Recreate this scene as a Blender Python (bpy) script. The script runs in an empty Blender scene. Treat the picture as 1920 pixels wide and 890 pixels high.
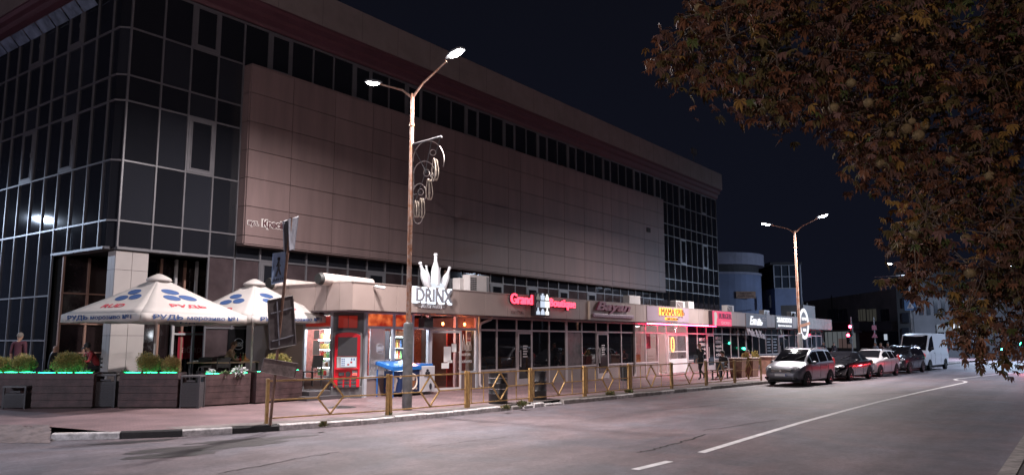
import bpy, bmesh, math, random
import numpy as np
from mathutils import Vector, Matrix
random.seed(7)
R_ = math.radians
sc = bpy.context.scene
col = sc.collection

# ---------------------------------------------------------------- camera
FPX, CAMH = 1442.0, 2.0
PITCH = math.atan2(193, FPX)
AZ = R_(36.6)
cam = bpy.data.cameras.new('camera'); cam.sensor_width = 36; cam.lens = FPX / 1920 * 36
cam.clip_start = 0.1; cam.clip_end = 2000
camo = bpy.data.objects.new('camera', cam); col.objects.link(camo)
camo.location = (0, 0, CAMH); camo.rotation_euler = (R_(90) + PITCH, 0, AZ - R_(90))
sc.camera = camo
F_ = np.array([math.cos(AZ), math.sin(AZ), 0]); RT_ = np.array([F_[1], -F_[0], 0])
UPZ = np.array([0, 0, 1.0])
FW_ = F_ * math.cos(PITCH) + UPZ * math.sin(PITCH); UP_ = -F_ * math.sin(PITCH) + UPZ * math.cos(PITCH)
def ray(x, y): return RT_ * (x - 960) / FPX + UP_ * (445 - y) / FPX + FW_
def gnd(x, y, z=0.0):
    d = ray(x, y); return np.array([0, 0, CAMH]) + d * ((z - CAMH) / d[2])
def ony(x, y, Y):
    d = ray(x, y); return np.array([0, 0, CAMH]) + d * (Y / d[1])
def onx(x, y, X):
    d = ray(x, y); return np.array([0, 0, CAMH]) + d * (X / d[0])
def atd(x, y, depth): return np.array([0, 0, CAMH]) + ray(x, y) * depth
def gx(px, Y): return float(ony(px, 640, Y)[0])

# ---------------------------------------------------------------- sky, view
w = bpy.data.worlds.new('World'); sc.world = w; w.use_nodes = True
nt = w.node_tree; nt.nodes.clear()
wo = nt.nodes.new('ShaderNodeOutputWorld'); bg = nt.nodes.new('ShaderNodeBackground')
tc = nt.nodes.new('ShaderNodeTexCoord'); sx = nt.nodes.new('ShaderNodeSeparateXYZ'); cr = nt.nodes.new('ShaderNodeValToRGB')
nt.links.new(tc.outputs['Generated'], sx.inputs[0]); nt.links.new(sx.outputs['Z'], cr.inputs[0])
cr.color_ramp.elements[0].position = 0.0; cr.color_ramp.elements[0].color = (0.0046, 0.0056, 0.0115, 1)
cr.color_ramp.elements[1].position = 0.55; cr.color_ramp.elements[1].color = (0.0034, 0.0036, 0.0062, 1)
nt.links.new(cr.outputs[0], bg.inputs['Color']); bg.inputs['Strength'].default_value = 1.0
nt.links.new(bg.outputs[0], wo.inputs[0])
sc.view_settings.view_transform = 'Standard'; sc.view_settings.look = 'None'
sc.view_settings.exposure = 0.15; sc.view_settings.gamma = 1.0
sc.render.engine = 'CYCLES'
sc.cycles.use_denoising = True
try: sc.cycles.denoiser = 'OPENIMAGEDENOISE'
except Exception: pass
sc.cycles.max_bounces = 8; sc.cycles.diffuse_bounces = 3; sc.cycles.glossy_bounces = 4
sc.cycles.transmission_bounces = 6; sc.cycles.transparent_max_bounces = 12
sc.cycles.sample_clamp_indirect = 4.0; sc.cycles.caustics_reflective = False; sc.cycles.caustics_refractive = False
LAMP_W = 1350.0          # street lamp luminaire, W
LAMP_COL = (1.0, 0.91, 0.90)
LAMP_BLUE = (0.62, 0.76, 1.0)

# ---------------------------------------------------------------- materials
MATS = {}
def mat(name, c, rough=0.6, metal=0.0, var=0.0, vs=4.0, bump=0.0, bs=60.0, emit=None, es=0.0, spec=0.5, c2=None, coat=0.0, alpha=1.0, stain=0.0, zs=1.0):
    if name in MATS: return MATS[name]
    m = bpy.data.materials.new(name); m.use_nodes = True
    n = m.node_tree; b = n.nodes['Principled BSDF']; L = n.links
    b.inputs['Base Color'].default_value = (*c, 1); b.inputs['Roughness'].default_value = rough
    b.inputs['Metallic'].default_value = metal; b.inputs['Specular IOR Level'].default_value = spec
    b.inputs['Coat Weight'].default_value = coat; b.inputs['Alpha'].default_value = alpha
    if emit: b.inputs['Emission Color'].default_value = (*emit, 1); b.inputs['Emission Strength'].default_value = es
    if var or bump or stain:
        co = n.nodes.new('ShaderNodeTexCoord')
    if var or stain:
        nz = n.nodes.new('ShaderNodeTexNoise'); nz.inputs['Scale'].default_value = vs; nz.inputs['Detail'].default_value = 6
        nz.inputs['Roughness'].default_value = 0.62
        if zs != 1.0:
            mp = n.nodes.new('ShaderNodeMapping'); mp.inputs['Scale'].default_value = (1, 1, zs); L.new(co.outputs['Object'], mp.inputs['Vector']); L.new(mp.outputs[0], nz.inputs['Vector'])
        else: L.new(co.outputs['Object'], nz.inputs['Vector'])
        rp = n.nodes.new('ShaderNodeValToRGB')
        a = c2 if c2 else tuple(v * (1 - var) for v in c); d = c if c2 else tuple(min(1, v * (1 + var)) for v in c)
        rp.color_ramp.elements[0].position = 0.34; rp.color_ramp.elements[0].color = (*a, 1)
        rp.color_ramp.elements[1].position = 0.66; rp.color_ramp.elements[1].color = (*d, 1)
        L.new(nz.outputs['Fac'], rp.inputs[0]); L.new(rp.outputs[0], b.inputs['Base Color'])
        mr = n.nodes.new('ShaderNodeMapRange'); mr.inputs['To Min'].default_value = max(0, rough - 0.1); mr.inputs['To Max'].default_value = min(1, rough + 0.1)
        L.new(nz.outputs['Fac'], mr.inputs['Value']); L.new(mr.outputs[0], b.inputs['Roughness'])
    if bump:
        n2 = n.nodes.new('ShaderNodeTexNoise'); n2.inputs['Scale'].default_value = bs; n2.inputs['Detail'].default_value = 3
        L.new(co.outputs['Object'], n2.inputs['Vector'])
        bp = n.nodes.new('ShaderNodeBump'); bp.inputs['Strength'].default_value = bump; bp.inputs['Distance'].default_value = 0.02
        L.new(n2.outputs['Fac'], bp.inputs['Height']); L.new(bp.outputs[0], b.inputs['Normal'])
    MATS[name] = m; return m
def island(m, amt):
    """each separate sheet of a mesh gets its own slight tone"""
    n = m.node_tree; b = n.nodes['Principled BSDF']; g = n.nodes.new('ShaderNodeNewGeometry'); mr = n.nodes.new('ShaderNodeMapRange')
    mr.inputs['To Min'].default_value = 1 - amt; mr.inputs['To Max'].default_value = 1 + amt * .6
    n.links.new(g.outputs['Random Per Island'], mr.inputs['Value']); mx = n.nodes.new('ShaderNodeMix'); mx.data_type = 'RGBA'; mx.blend_type = 'MULTIPLY'; mx.inputs[0].default_value = 1
    l = b.inputs['Base Color'].links
    if l: n.links.new(l[0].from_socket, mx.inputs[6])
    else: mx.inputs[6].default_value = b.inputs['Base Color'].default_value
    n.links.new(mr.outputs[0], mx.inputs[7]); n.links.new(mx.outputs[2], b.inputs['Base Color']); return m
def translucent(m, amt):
    n = m.node_tree; b = n.nodes['Principled BSDF']; o = [x for x in n.nodes if x.type == 'OUTPUT_MATERIAL'][0]
    t = n.nodes.new('ShaderNodeBsdfTranslucent'); mx = n.nodes.new('ShaderNodeMixShader'); mx.inputs[0].default_value = amt
    t.inputs['Color'].default_value = b.inputs['Base Color'].default_value
    n.links.new(b.outputs[0], mx.inputs[1]); n.links.new(t.outputs[0], mx.inputs[2]); n.links.new(mx.outputs[0], o.inputs['Surface']); return m
def emat(name, c, s): return mat(name, (0.02, 0.02, 0.02), 0.5, emit=c, es=s)
def glassmat(name, tint=(1, 1, 1), refl=0.12, rough=0.02):
    if name in MATS: return MATS[name]
    m = bpy.data.materials.new(name); m.use_nodes = True; n = m.node_tree; n.nodes.clear()
    o = n.nodes.new('ShaderNodeOutputMaterial'); t = n.nodes.new('ShaderNodeBsdfTransparent'); g = n.nodes.new('ShaderNodeBsdfGlossy')
    f = n.nodes.new('ShaderNodeLayerWeight'); f.inputs['Blend'].default_value = .5; mx = n.nodes.new('ShaderNodeMixShader')
    t.inputs[0].default_value = (*tint, 1); g.inputs['Roughness'].default_value = rough
    p_ = n.nodes.new('ShaderNodeMath'); p_.operation = 'POWER'; p_.inputs[1].default_value = 4
    a = n.nodes.new('ShaderNodeMath'); a.operation = 'MULTIPLY_ADD'; a.inputs[1].default_value = .6; a.inputs[2].default_value = refl * .5; a.use_clamp = True
    n.links.new(f.outputs['Facing'], p_.inputs[0]); n.links.new(p_.outputs[0], a.inputs[0]); n.links.new(a.outputs[0], mx.inputs[0])
    n.links.new(t.outputs[0], mx.inputs[1]); n.links.new(g.outputs[0], mx.inputs[2]); n.links.new(mx.outputs[0], o.inputs[0])
    MATS[name] = m; return m

# ---------------------------------------------------------------- mesh collector
class MB:
    def __init__(s): s.v = []; s.f = []; s.m = []; s.k = 0
    def mat(s, k): s.k = k; return s
    def add(s, vs, fs):
        o = len(s.v); s.v += [tuple(map(float, p)) for p in vs]
        for f in fs: s.f.append(tuple(i + o for i in f)); s.m.append(s.k)
        return s
    def box(s, a, b):
        x0, y0, z0 = a; x1, y1, z1 = b
        return s.add([(x0, y0, z0), (x1, y0, z0), (x1, y1, z0), (x0, y1, z0), (x0, y0, z1), (x1, y0, z1), (x1, y1, z1), (x0, y1, z1)],
                     [(0, 3, 2, 1), (4, 5, 6, 7), (0, 1, 5, 4), (1, 2, 6, 5), (2, 3, 7, 6), (3, 0, 4, 7)])
    def cbox(s, c, d): return s.box([c[i] - d[i] / 2 for i in range(3)], [c[i] + d[i] / 2 for i in range(3)])
    def bar(s, p, q, w, h=None, up=(0, 0, 1)):
        h = h or w; p = Vector(p); q = Vector(q); d = (q - p).normalized(); u = Vector(up)
        if abs(d.dot(u)) > 0.95: u = Vector((0, 1, 0)) if abs(d.y) < .9 else Vector((1, 0, 0))
        a = d.cross(u).normalized() * w / 2; b = a.cross(d).normalized() * h / 2
        vs = [p - a - b, p + a - b, p + a + b, p - a + b, q - a - b, q + a - b, q + a + b, q - a + b]
        return s.add(vs, [(0, 3, 2, 1), (4, 5, 6, 7), (0, 1, 5, 4), (1, 2, 6, 5), (2, 3, 7, 6), (3, 0, 4, 7)])
    def tube(s, pts, r, n=8, caps=True):
        pts = [Vector(p) for p in pts]; rs = r if isinstance(r, (list, tuple)) else [r] * len(pts)
        vs = []; prev = None
        for i, p in enumerate(pts):
            d = (pts[min(i + 1, len(pts) - 1)] - pts[max(i - 1, 0)]).normalized()
            if prev is None:
                a = d.cross(Vector((0, 0, 1)))
                if a.length < 0.05: a = d.cross(Vector((1, 0, 0)))
            else:
                a = prev - d * prev.dot(d)
                if a.length < 1e-4: a = d.cross(Vector((0.3, 1, 0.2)))
            a.normalize(); prev = a; b = d.cross(a)
            for k in range(n):
                t = 2 * math.pi * k / n; vs.append(p + (a * math.cos(t) + b * math.sin(t)) * rs[i])
        fs = []
        for i in range(len(pts) - 1):
            for k in range(n):
                fs.append((i * n + k, i * n + (k + 1) % n, (i + 1) * n + (k + 1) % n, (i + 1) * n + k))
        if caps: fs.append(tuple(range(n - 1, -1, -1))); fs.append(tuple((len(pts) - 1) * n + k for k in range(n)))
        return s.add(vs, fs)
    def lathe(s, prof, c=(0, 0, 0), n=20, M=None, caps=True):
        vs = []; fs = []
        for r, z in prof:
            for k in range(n):
                t = 2 * math.pi * k / n; p = Vector((r * math.cos(t), r * math.sin(t), z))
                if M is not None: p = M @ p
                vs.append((p.x + c[0], p.y + c[1], p.z + c[2]))
        for i in range(len(prof) - 1):
            for k in range(n): fs.append((i * n + k, i * n + (k + 1) % n, (i + 1) * n + (k + 1) % n, (i + 1) * n + k))
        if caps: fs.append(tuple(range(n - 1, -1, -1))); fs.append(tuple((len(prof) - 1) * n + k for k in range(n)))
        return s.add(vs, fs)
    def ball(s, c, r, n=12, m=8):
        r = r if isinstance(r, (list, tuple)) else (r, r, r); prof = []
        vs = [(c[0], c[1], c[2] - r[2])]; fs = []
        for i in range(1, m):
            a = -math.pi / 2 + math.pi * i / m
            for k in range(n):
                t = 2 * math.pi * k / n; vs.append((c[0] + r[0] * math.cos(a) * math.cos(t), c[1] + r[1] * math.cos(a) * math.sin(t), c[2] + r[2] * math.sin(a)))
        vs.append((c[0], c[1], c[2] + r[2])); e = len(vs) - 1
        for k in range(n): fs.append((0, 1 + (k + 1) % n, 1 + k)); fs.append((e, e - n + k, e - n + (k + 1) % n))
        for i in range(m - 2):
            for k in range(n): fs.append((1 + i * n + k, 1 + i * n + (k + 1) % n, 1 + (i + 1) * n + (k + 1) % n, 1 + (i + 1) * n + k))
        return s.add(vs, fs)
    def prism(s, poly, o, u, v, t):
        """extrude 2-d polygon (u,v axes at o) by vector t"""
        o = Vector(o); u = Vector(u); v = Vector(v); t = Vector(t); n = len(poly)
        vs = [o + u * a + v * b for a, b in poly] + [o + u * a + v * b + t for a, b in poly]
        fs = [tuple(range(n - 1, -1, -1)), tuple(range(n, 2 * n))] + [(i, (i + 1) % n, n + (i + 1) % n, n + i) for i in range(n)]
        return s.add(vs, fs)
    def quad(s, a, b, c, d): return s.add([a, b, c, d], [(0, 1, 2, 3)])
    def build(s, name, mats, parent=None, smooth=False, bevel=0.0, fix=True):
        me = bpy.data.meshes.new(name); me.from_pydata(s.v, [], s.f)
        mats = mats if isinstance(mats, (list, tuple)) else [mats]
        for m in mats: me.materials.append(m)
        if len(mats) > 1: me.polygons.foreach_set('material_index', s.m)
        if fix:
            bm = bmesh.new(); bm.from_mesh(me); bmesh.ops.recalc_face_normals(bm, faces=bm.faces); bm.to_mesh(me); bm.free()
        if smooth:
            me.polygons.foreach_set('use_smooth', [True] * len(me.polygons))
            if smooth is not True and hasattr(me, 'set_sharp_from_angle'): me.set_sharp_from_angle(angle=R_(smooth))
        me.update()
        o = bpy.data.objects.new(name, me); col.objects.link(o)
        if parent: o.parent = parent
        if bevel:
            b = o.modifiers.new('bevel', 'BEVEL'); b.width = bevel; b.segments = 2; b.limit_method = 'ANGLE'
        return o
def tag(o, label=None, cat=None, group=None, kind=None):
    if label: o['label'] = label
    if cat: o['category'] = cat
    if group: o['group'] = group
    if kind: o['kind'] = kind
    return o
def thing(name, label, cat, loc=(0, 0, 0), rz=0.0, group=None):
    o = bpy.data.objects.new(name, None); col.objects.link(o); o.empty_display_size = .2
    o.location = loc; o.rotation_euler = (0, 0, rz); return tag(o, label, cat, group)
def struct(o): o['kind'] = 'structure'; return o
def kids(o): return [c for c in bpy.data.objects if c.parent == o]
def dup(o, loc=None, rz=None, label=None, parent=None):
    c = o.copy(); col.objects.link(c)
    if parent: c.parent = parent
    if loc is not None: c.location = loc
    if rz is not None: c.rotation_euler = (0, 0, rz)
    if label: c['label'] = label
    for ch in kids(o): dup(ch, parent=c)
    return c

# ---------------------------------------------------------------- lettering
def textgeo(s, offset=0.0, extrude=0.01, shear=0.0, space=1.0):
    cu = bpy.data.curves.new('t', 'FONT'); cu.body = s; cu.extrude = extrude; cu.offset = offset; cu.shear = shear
    cu.space_character = space; cu.resolution_u = 3
    o = bpy.data.objects.new('t', cu); col.objects.link(o)
    dg = bpy.context.evaluated_depsgraph_get()
    me = bpy.data.meshes.new_from_object(o.evaluated_get(dg))
    v = [tuple(p.co) for p in me.vertices]; f = [tuple(p.vertices) for p in me.polygons]
    bpy.data.objects.remove(o); bpy.data.curves.remove(cu); bpy.data.meshes.remove(me)
    return v, f
def letters(mb, s, o, u, v, nrm, W=None, H=None, t=0.01, offset=0.0, shear=0.0, space=1.0, center=True, skewv=None):
    """write s into mb: o = lower-left (or bottom-centre) corner, u along, v up, nrm out; fitted to width W and cap height H"""
    vv, ff = textgeo(s, offset, 0.5, shear, space)
    if not vv: return
    a = np.array(vv); x0, x1 = a[:, 0].min(), a[:, 0].max(); y0, y1 = a[:, 1].min(), a[:, 1].max()
    sx_ = (W / (x1 - x0)) if W else None; sy_ = (H / (y1 - y0)) if H else None
    if sx_ is None: sx_ = sy_
    if sy_ is None: sy_ = sx_
    o = Vector(o); u = Vector(u); v = Vector(v); n = Vector(nrm)
    xo = (x0 + x1) / 2 if center else x0
    pts = [o + u * ((p[0] - xo) * sx_) + v * ((p[1] - y0) * sy_) + n * ((p[2] + .5) * t) for p in vv]
    mb.add(pts, ff)
# ================================================================ ground
def asphalt():
    m = bpy.data.materials.new('asphalt'); m.use_nodes = True; n = m.node_tree; L = n.links; b = n.nodes['Principled BSDF']
    co = n.nodes.new('ShaderNodeTexCoord')
    def nz(scale, det=4, rough=.6, dist=0):
        t = n.nodes.new('ShaderNodeTexNoise'); t.inputs['Scale'].default_value = scale; t.inputs['Detail'].default_value = det
        t.inputs['Roughness'].default_value = rough; t.inputs['Distortion'].default_value = dist; L.new(co.outputs['Object'], t.inputs['Vector']); return t
    big = nz(.22, 5, .55, .6); mid = nz(1.6, 5, .7); fine = nz(95, 2, .8); grit = nz(11, 6, .95); hue = nz(.35, 3, .6, 1.0)
    r = n.nodes.new('ShaderNodeValToRGB'); L.new(big.outputs['Fac'], r.inputs[0])
    e = r.color_ramp.elements; e[0].position = .36; e[0].color = (.108, .092, .097, 1); e[1].position = .62; e[1].color = (.150, .131, .138, 1)
    def mul(a, bsock, lo, hi):
        mr = n.nodes.new('ShaderNodeMapRange'); mr.inputs['From Min'].default_value = .3; mr.inputs['From Max'].default_value = .7
        mr.inputs['To Min'].default_value = lo; mr.inputs['To Max'].default_value = hi; L.new(bsock, mr.inputs['Value'])
        mx = n.nodes.new('ShaderNodeMix'); mx.data_type = 'RGBA'; mx.blend_type = 'MULTIPLY'; mx.inputs[0].default_value = 1
        L.new(a, mx.inputs[6]); L.new(mr.outputs[0], mx.inputs[7]); return mx.outputs[2]
    c = mul(r.outputs[0], mid.outputs['Fac'], .74, 1.22); c = mul(c, fine.outputs['Fac'], .45, 1.6); c = mul(c, grit.outputs['Fac'], .52, 1.5)
    # long worn streaks along the carriageway
    mp = n.nodes.new('ShaderNodeMapping'); mp.inputs['Scale'].default_value = (.035, .85, 1); mp.inputs['Rotation'].default_value = (0, 0, .03); L.new(co.outputs['Object'], mp.inputs['Vector'])
    st = n.nodes.new('ShaderNodeTexNoise'); st.inputs['Scale'].default_value = 1.0; st.inputs['Detail'].default_value = 4; L.new(mp.outputs[0], st.inputs['Vector'])
    c = mul(c, st.outputs['Fac'], .70, 1.25)
    hr = n.nodes.new('ShaderNodeValToRGB'); L.new(hue.outputs['Fac'], hr.inputs[0]); h = hr.color_ramp.elements
    h[0].position = .40; h[0].color = (1.07, .96, .98, 1); h[1].position = .60; h[1].color = (.93, .97, 1.06, 1)
    mh = n.nodes.new('ShaderNodeMix'); mh.data_type = 'RGBA'; mh.blend_type = 'MULTIPLY'; mh.inputs[0].default_value = 1; L.new(c, mh.inputs[6]); L.new(hr.outputs[0], mh.inputs[7]); c = mh.outputs[2]
    L.new(c, b.inputs['Base Color']); b.inputs['Roughness'].default_value = .62; b.inputs['Specular IOR Level'].default_value = .35
    bp = n.nodes.new('ShaderNodeBump'); bp.inputs['Strength'].default_value = .6; bp.inputs['Distance'].default_value = .012
    L.new(fine.outputs['Fac'], bp.inputs['Height']); L.new(bp.outputs[0], b.inputs['Normal'])
    return m
def pavers(name, c1, c2, mort, sw=.22, sh=.11, rot=0.0):
    m = bpy.data.materials.new(name); m.use_nodes = True; n = m.node_tree; L = n.links; b = n.nodes['Principled BSDF']
    co = n.nodes.new('ShaderNodeTexCoord'); mp = n.nodes.new('ShaderNodeMapping'); mp.inputs['Rotation'].default_value = (0, 0, rot)
    L.new(co.outputs['Object'], mp.inputs['Vector'])
    br = n.nodes.new('ShaderNodeTexBrick'); L.new(mp.outputs[0], br.inputs['Vector'])
    br.inputs['Scale'].default_value = 1; br.inputs['Brick Width'].default_value = sw; br.inputs['Row Height'].default_value = sh
    br.inputs['Mortar Size'].default_value = .007; br.inputs['Mortar Smooth'].default_value = .3
    br.inputs['Color1'].default_value = (*c1, 1); br.inputs['Color2'].default_value = (*c2, 1); br.inputs['Mortar'].default_value = (*mort, 1)
    nz = n.nodes.new('ShaderNodeTexNoise'); nz.inputs['Scale'].default_value = .8; nz.inputs['Detail'].default_value = 6; L.new(co.outputs['Object'], nz.inputs['Vector'])
    mr = n.nodes.new('ShaderNodeMapRange'); mr.inputs['From Min'].default_value = .3; mr.inputs['From Max'].default_value = .7
    mr.inputs['To Min'].default_value = .62; mr.inputs['To Max'].default_value = 1.25; L.new(nz.outputs['Fac'], mr.inputs['Value'])
    mx = n.nodes.new('ShaderNodeMix'); mx.data_type = 'RGBA'; mx.blend_type = 'MULTIPLY'; mx.inputs[0].default_value = 1
    L.new(br.outputs['Color'], mx.inputs[6]); L.new(mr.outputs[0], mx.inputs[7]); L.new(mx.outputs[2], b.inputs['Base Color'])
    b.inputs['Roughness'].default_value = .75
    bp = n.nodes.new('ShaderNodeBump'); bp.inputs['Strength'].default_value = .5; bp.inputs['Distance'].default_value = .01; bp.invert = True
    L.new(br.outputs['Fac'], bp.inputs['Height']); L.new(bp.outputs[0], b.inputs['Normal'])
    return m
PZ = .14
A_ = MB()
A_.quad((-400, -400, 0), (700, -400, 0), (700, 700, 0), (-400, 700, 0))
road = struct(A_.build('road', asphalt(), fix=False))
KERB = [(7.25, 17.01), (8.1, 16.2), (9.2, 15.45), (10.93, 14.72), (13.15, 14.05), (16.8, 13.72), (20.66, 13.5), (25.41, 13.12), (35.85, 12.22), (50, 11.3), (66, 10.3), (90, 8.2), (130, 4)]
def kpt(x): return float(np.interp(x, [k[0] for k in KERB], [k[1] for k in KERB]))
# pavement slab behind the kerb
P_ = MB()
g0 = gnd(0, 797, PZ); g1 = gnd(90, 799, PZ)
edge = [(-40, 46), (float(g0[0]) - 6, float(g0[1]) + 4.5), (float(g0[0]), float(g0[1])), (float(g1[0]), float(g1[1]))] + [(x, y + .15) for x, y in KERB[1:]]
n_ = len(edge)
P_.add([(x, y, PZ) for x, y in edge] + [(x, 80, PZ) for x, y in edge], [(i, i + 1, n_ + i + 1, n_ + i) for i in range(n_ - 1)])
pav = struct(P_.build('pavement', pavers('pink pavers', (.200, .125, .130), (.165, .105, .112), (.085, .06, .06), .22, .11, R_(8)), fix=False))
S_ = MB()
q = [(x, y + .15) for x, y in KERB[2:9]]
S_.add([(x, y, PZ + .004) for x, y in q] + [(x, y + .62, PZ + .004) for x, y in q], [(i, i + 1, len(q) + i + 1, len(q) + i) for i in range(len(q) - 1)])
struct(S_.build('pavement_border', pavers('grey pavers', (.185, .155, .150), (.150, .125, .122), (.08, .065, .062), .2, .2, R_(-4)), fix=False))
# crumbling ramp where the kerb ends
D_ = MB(); random.seed(3)
gx0 = gnd(-60, 830, 0); 
NX, NY = 26, 10
vv = []
for j in range(NY + 1):
    for i in range(NX + 1):
        px = -120 + (214) * i / NX; t = j / NY
        top = gnd(px, 796, PZ); bot = gnd(px, 829 + (i % 3) * .6, .006)
        p = top * (1 - t) + bot * t
        vv.append((p[0] + random.uniform(-.03, .03), p[1], max(.005, PZ * (1 - t) ** .8 + .012 + (random.uniform(-.022, .03) if 0 < j < NY else -.006))))
D_.add(vv, [(j * (NX + 1) + i, j * (NX + 1) + i + 1, (j + 1) * (NX + 1) + i + 1, (j + 1) * (NX + 1) + i) for j in range(NY) for i in range(NX)])
struct(D_.build('dirt_ramp', mat('crumbled concrete', (.135, .105, .105), .9, var=.35, vs=3, bump=.9, bs=14), smooth=40, fix=False))
# kerb stones
kw = mat('kerb white paint', (.52, .49, .49), .8, var=.38, vs=7, bump=.4, bs=30); kb = mat('kerb black paint', (.022, .02, .022), .7, var=.4, vs=6, bump=.4, bs=30)
kg = mat('kerb bare concrete', (.26, .235, .225), .85, var=.35, vs=5, bump=.5, bs=25)
KB_ = MB(); random.seed(11)
cum = [0]
for a, b in zip(KERB[:-1], KERB[1:]): cum.append(cum[-1] + math.hypot(b[0] - a[0], b[1] - a[1]))
def kat(s): return Vector((float(np.interp(s, cum, [k[0] for k in KERB])), float(np.interp(s, cum, [k[1] for k in KERB])), 0))
s_ = 0; i_ = 0
while s_ < 75:
    Lk = [1.30, 1.18, 1.02, 1.0][i_] if i_ < 4 else random.uniform(.95, 1.05)
    a = kat(s_ + .008); b = kat(s_ + Lk - .008); d = (b - a).normalized(); nn = Vector((-d.y, d.x, 0))
    x = a.x
    k = (0, 1, 0, 1)[i_] if i_ < 4 else (0 if x < 17.3 else (2 if random.random() < .55 or x > 30 else 0))
    dz = random.uniform(-.012, .008); broken = 17.4 < x < 20.2
    KB_.mat(k)
    parts = [(a, b)] if not broken else [(a, a + d * .42), (a + d * .5, b - d * .06)]
    for (p, q_) in parts:
        h = PZ + dz - (random.uniform(.0, .07) if broken else 0); o = nn * (random.uniform(-.03, .03) if broken else random.uniform(-.008, .008))
        c = .025
        poly = [(0, -.05), (0, h - c), (c, h), (.15, h), (.15, -.05)]
        KB_.prism(poly, p + o, nn, (0, 0, 1), q_ - p)
    s_ += Lk; i_ += 1
struct(KB_.build('kerb', [kw, kb, kg]))
# the other side of the street (under the photographer)
O_ = MB(); O_.box((-60, -14, 0.0), (12.5, 1.0, PZ)); O_.box((12.5, -14, 0), (140, .95, PZ))
struct(O_.build('near_pavement', mat('dark paving', (.07, .06, .06), .85, var=.3, vs=2, bump=.5, bs=40)))
O2 = MB()
for i in range(70):
    O2.box((-20 + i * 1.5, 1.0 if i * 1.5 - 20 < 12.5 else .96, -.02), (-20 + i * 1.5 + 1.485, 1.17, PZ + .012))
struct(O2.build('near_kerb', kg))
# markings
LM = MB()
def strip(mb, pts, wd, z):
    pts = [Vector((p[0], p[1], z)) for p in pts]; L_ = []; Rr = []
    for i, p in enumerate(pts):
        d = (pts[min(i + 1, len(pts) - 1)] - pts[max(0, i - 1)]).normalized(); nn = Vector((-d.y, d.x, 0)) * wd / 2; L_.append(p + nn); Rr.append(p - nn)
    n = len(pts); mb.add(L_ + Rr, [(i, i + 1, n + i + 1, n + i) for i in range(n - 1)][::-1])
strip(LM, [(13.47, 5.76), (16, 5.80), (19.74, 5.84), (24, 5.79), (28.17, 5.70), (34, 5.45), (41, 5.05), (43.2, 4.92), (44.3, 5.0), (44.9, 5.22), (45.3, 5.5), (46.2, 5.74), (47.2, 5.7), (50, 5.25), (56, 4.3), (64, 3.0)], .15, .006)
strip(LM, [(11.1, 5.85), (12.2, 5.78)], .15, .006)
for i in range(4): strip(LM, [(9.0 - i * 3.2, 5.92 + i * .12), (10.1 - i * 3.2 - .0, 5.88 + i * .12)], .15, .006)
def wornpaint():
    m = mat('road paint', (.62, .60, .61), .7, var=.2, vs=3, bump=.3, bs=60); return m
struct(LM.build('road_marking', wornpaint(), fix=False))
# patches and cracks in the asphalt
PT = MB(); random.seed(5)
def blob(c, rx, ry, rot, z, n=26, jag=.22):
    pts = []
    for k in range(n):
        t = 2 * math.pi * k / n; r = 1 + random.uniform(-jag, jag); x = rx * r * math.cos(t); y = ry * r * math.sin(t)
        pts.append((c[0] + x * math.cos(rot) - y * math.sin(rot), c[1] + x * math.sin(rot) + y * math.cos(rot), z))
    PT.add(pts, [tuple(range(n))])
for (px, py, rx, ry) in [(390, 838, 1.5, .38), (330, 852, .75, .34), (470, 824, 1.3, .25), (250, 828, .8, .2)]:
    g = gnd(px, py, 0); blob(g, rx, ry, R_(-18), .004)
struct(PT.build('asphalt_patch', mat('tar patch', (.040, .034, .036), .55, var=.25, vs=5, bump=.5, bs=70), fix=False))
CK = MB()
def crack(px, wd):
    P = [gnd(x, y, 0) for x, y in px]; pts = []
    for a, b in zip(P[:-1], P[1:]):
        for t in np.linspace(0, 1, 7)[:-1]:
            p = a * (1 - t) + b * t; pts.append((p[0] + random.uniform(-.08, .08), p[1] + random.uniform(-.05, .05)))
    strip(CK, pts, wd, .005)
crack([(1195, 848), (1235, 840), (1262, 832), (1300, 822), (1330, 812)], .045); crack([(1320, 806), (1370, 800), (1420, 792), (1462, 786)], .03)
crack([(405, 888), (470, 876), (540, 862), (600, 852), (640, 846)], .028); crack([(800, 838), (880, 826), (960, 818)], .02)
crack([(1210, 770), (1290, 764), (1360, 757)], .04); crack([(1580, 742), (1650, 738), (1730, 734)], .05)
struct(CK.build('asphalt_crack', mat('crack', (.018, .015, .016), .9), fix=False))
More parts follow.
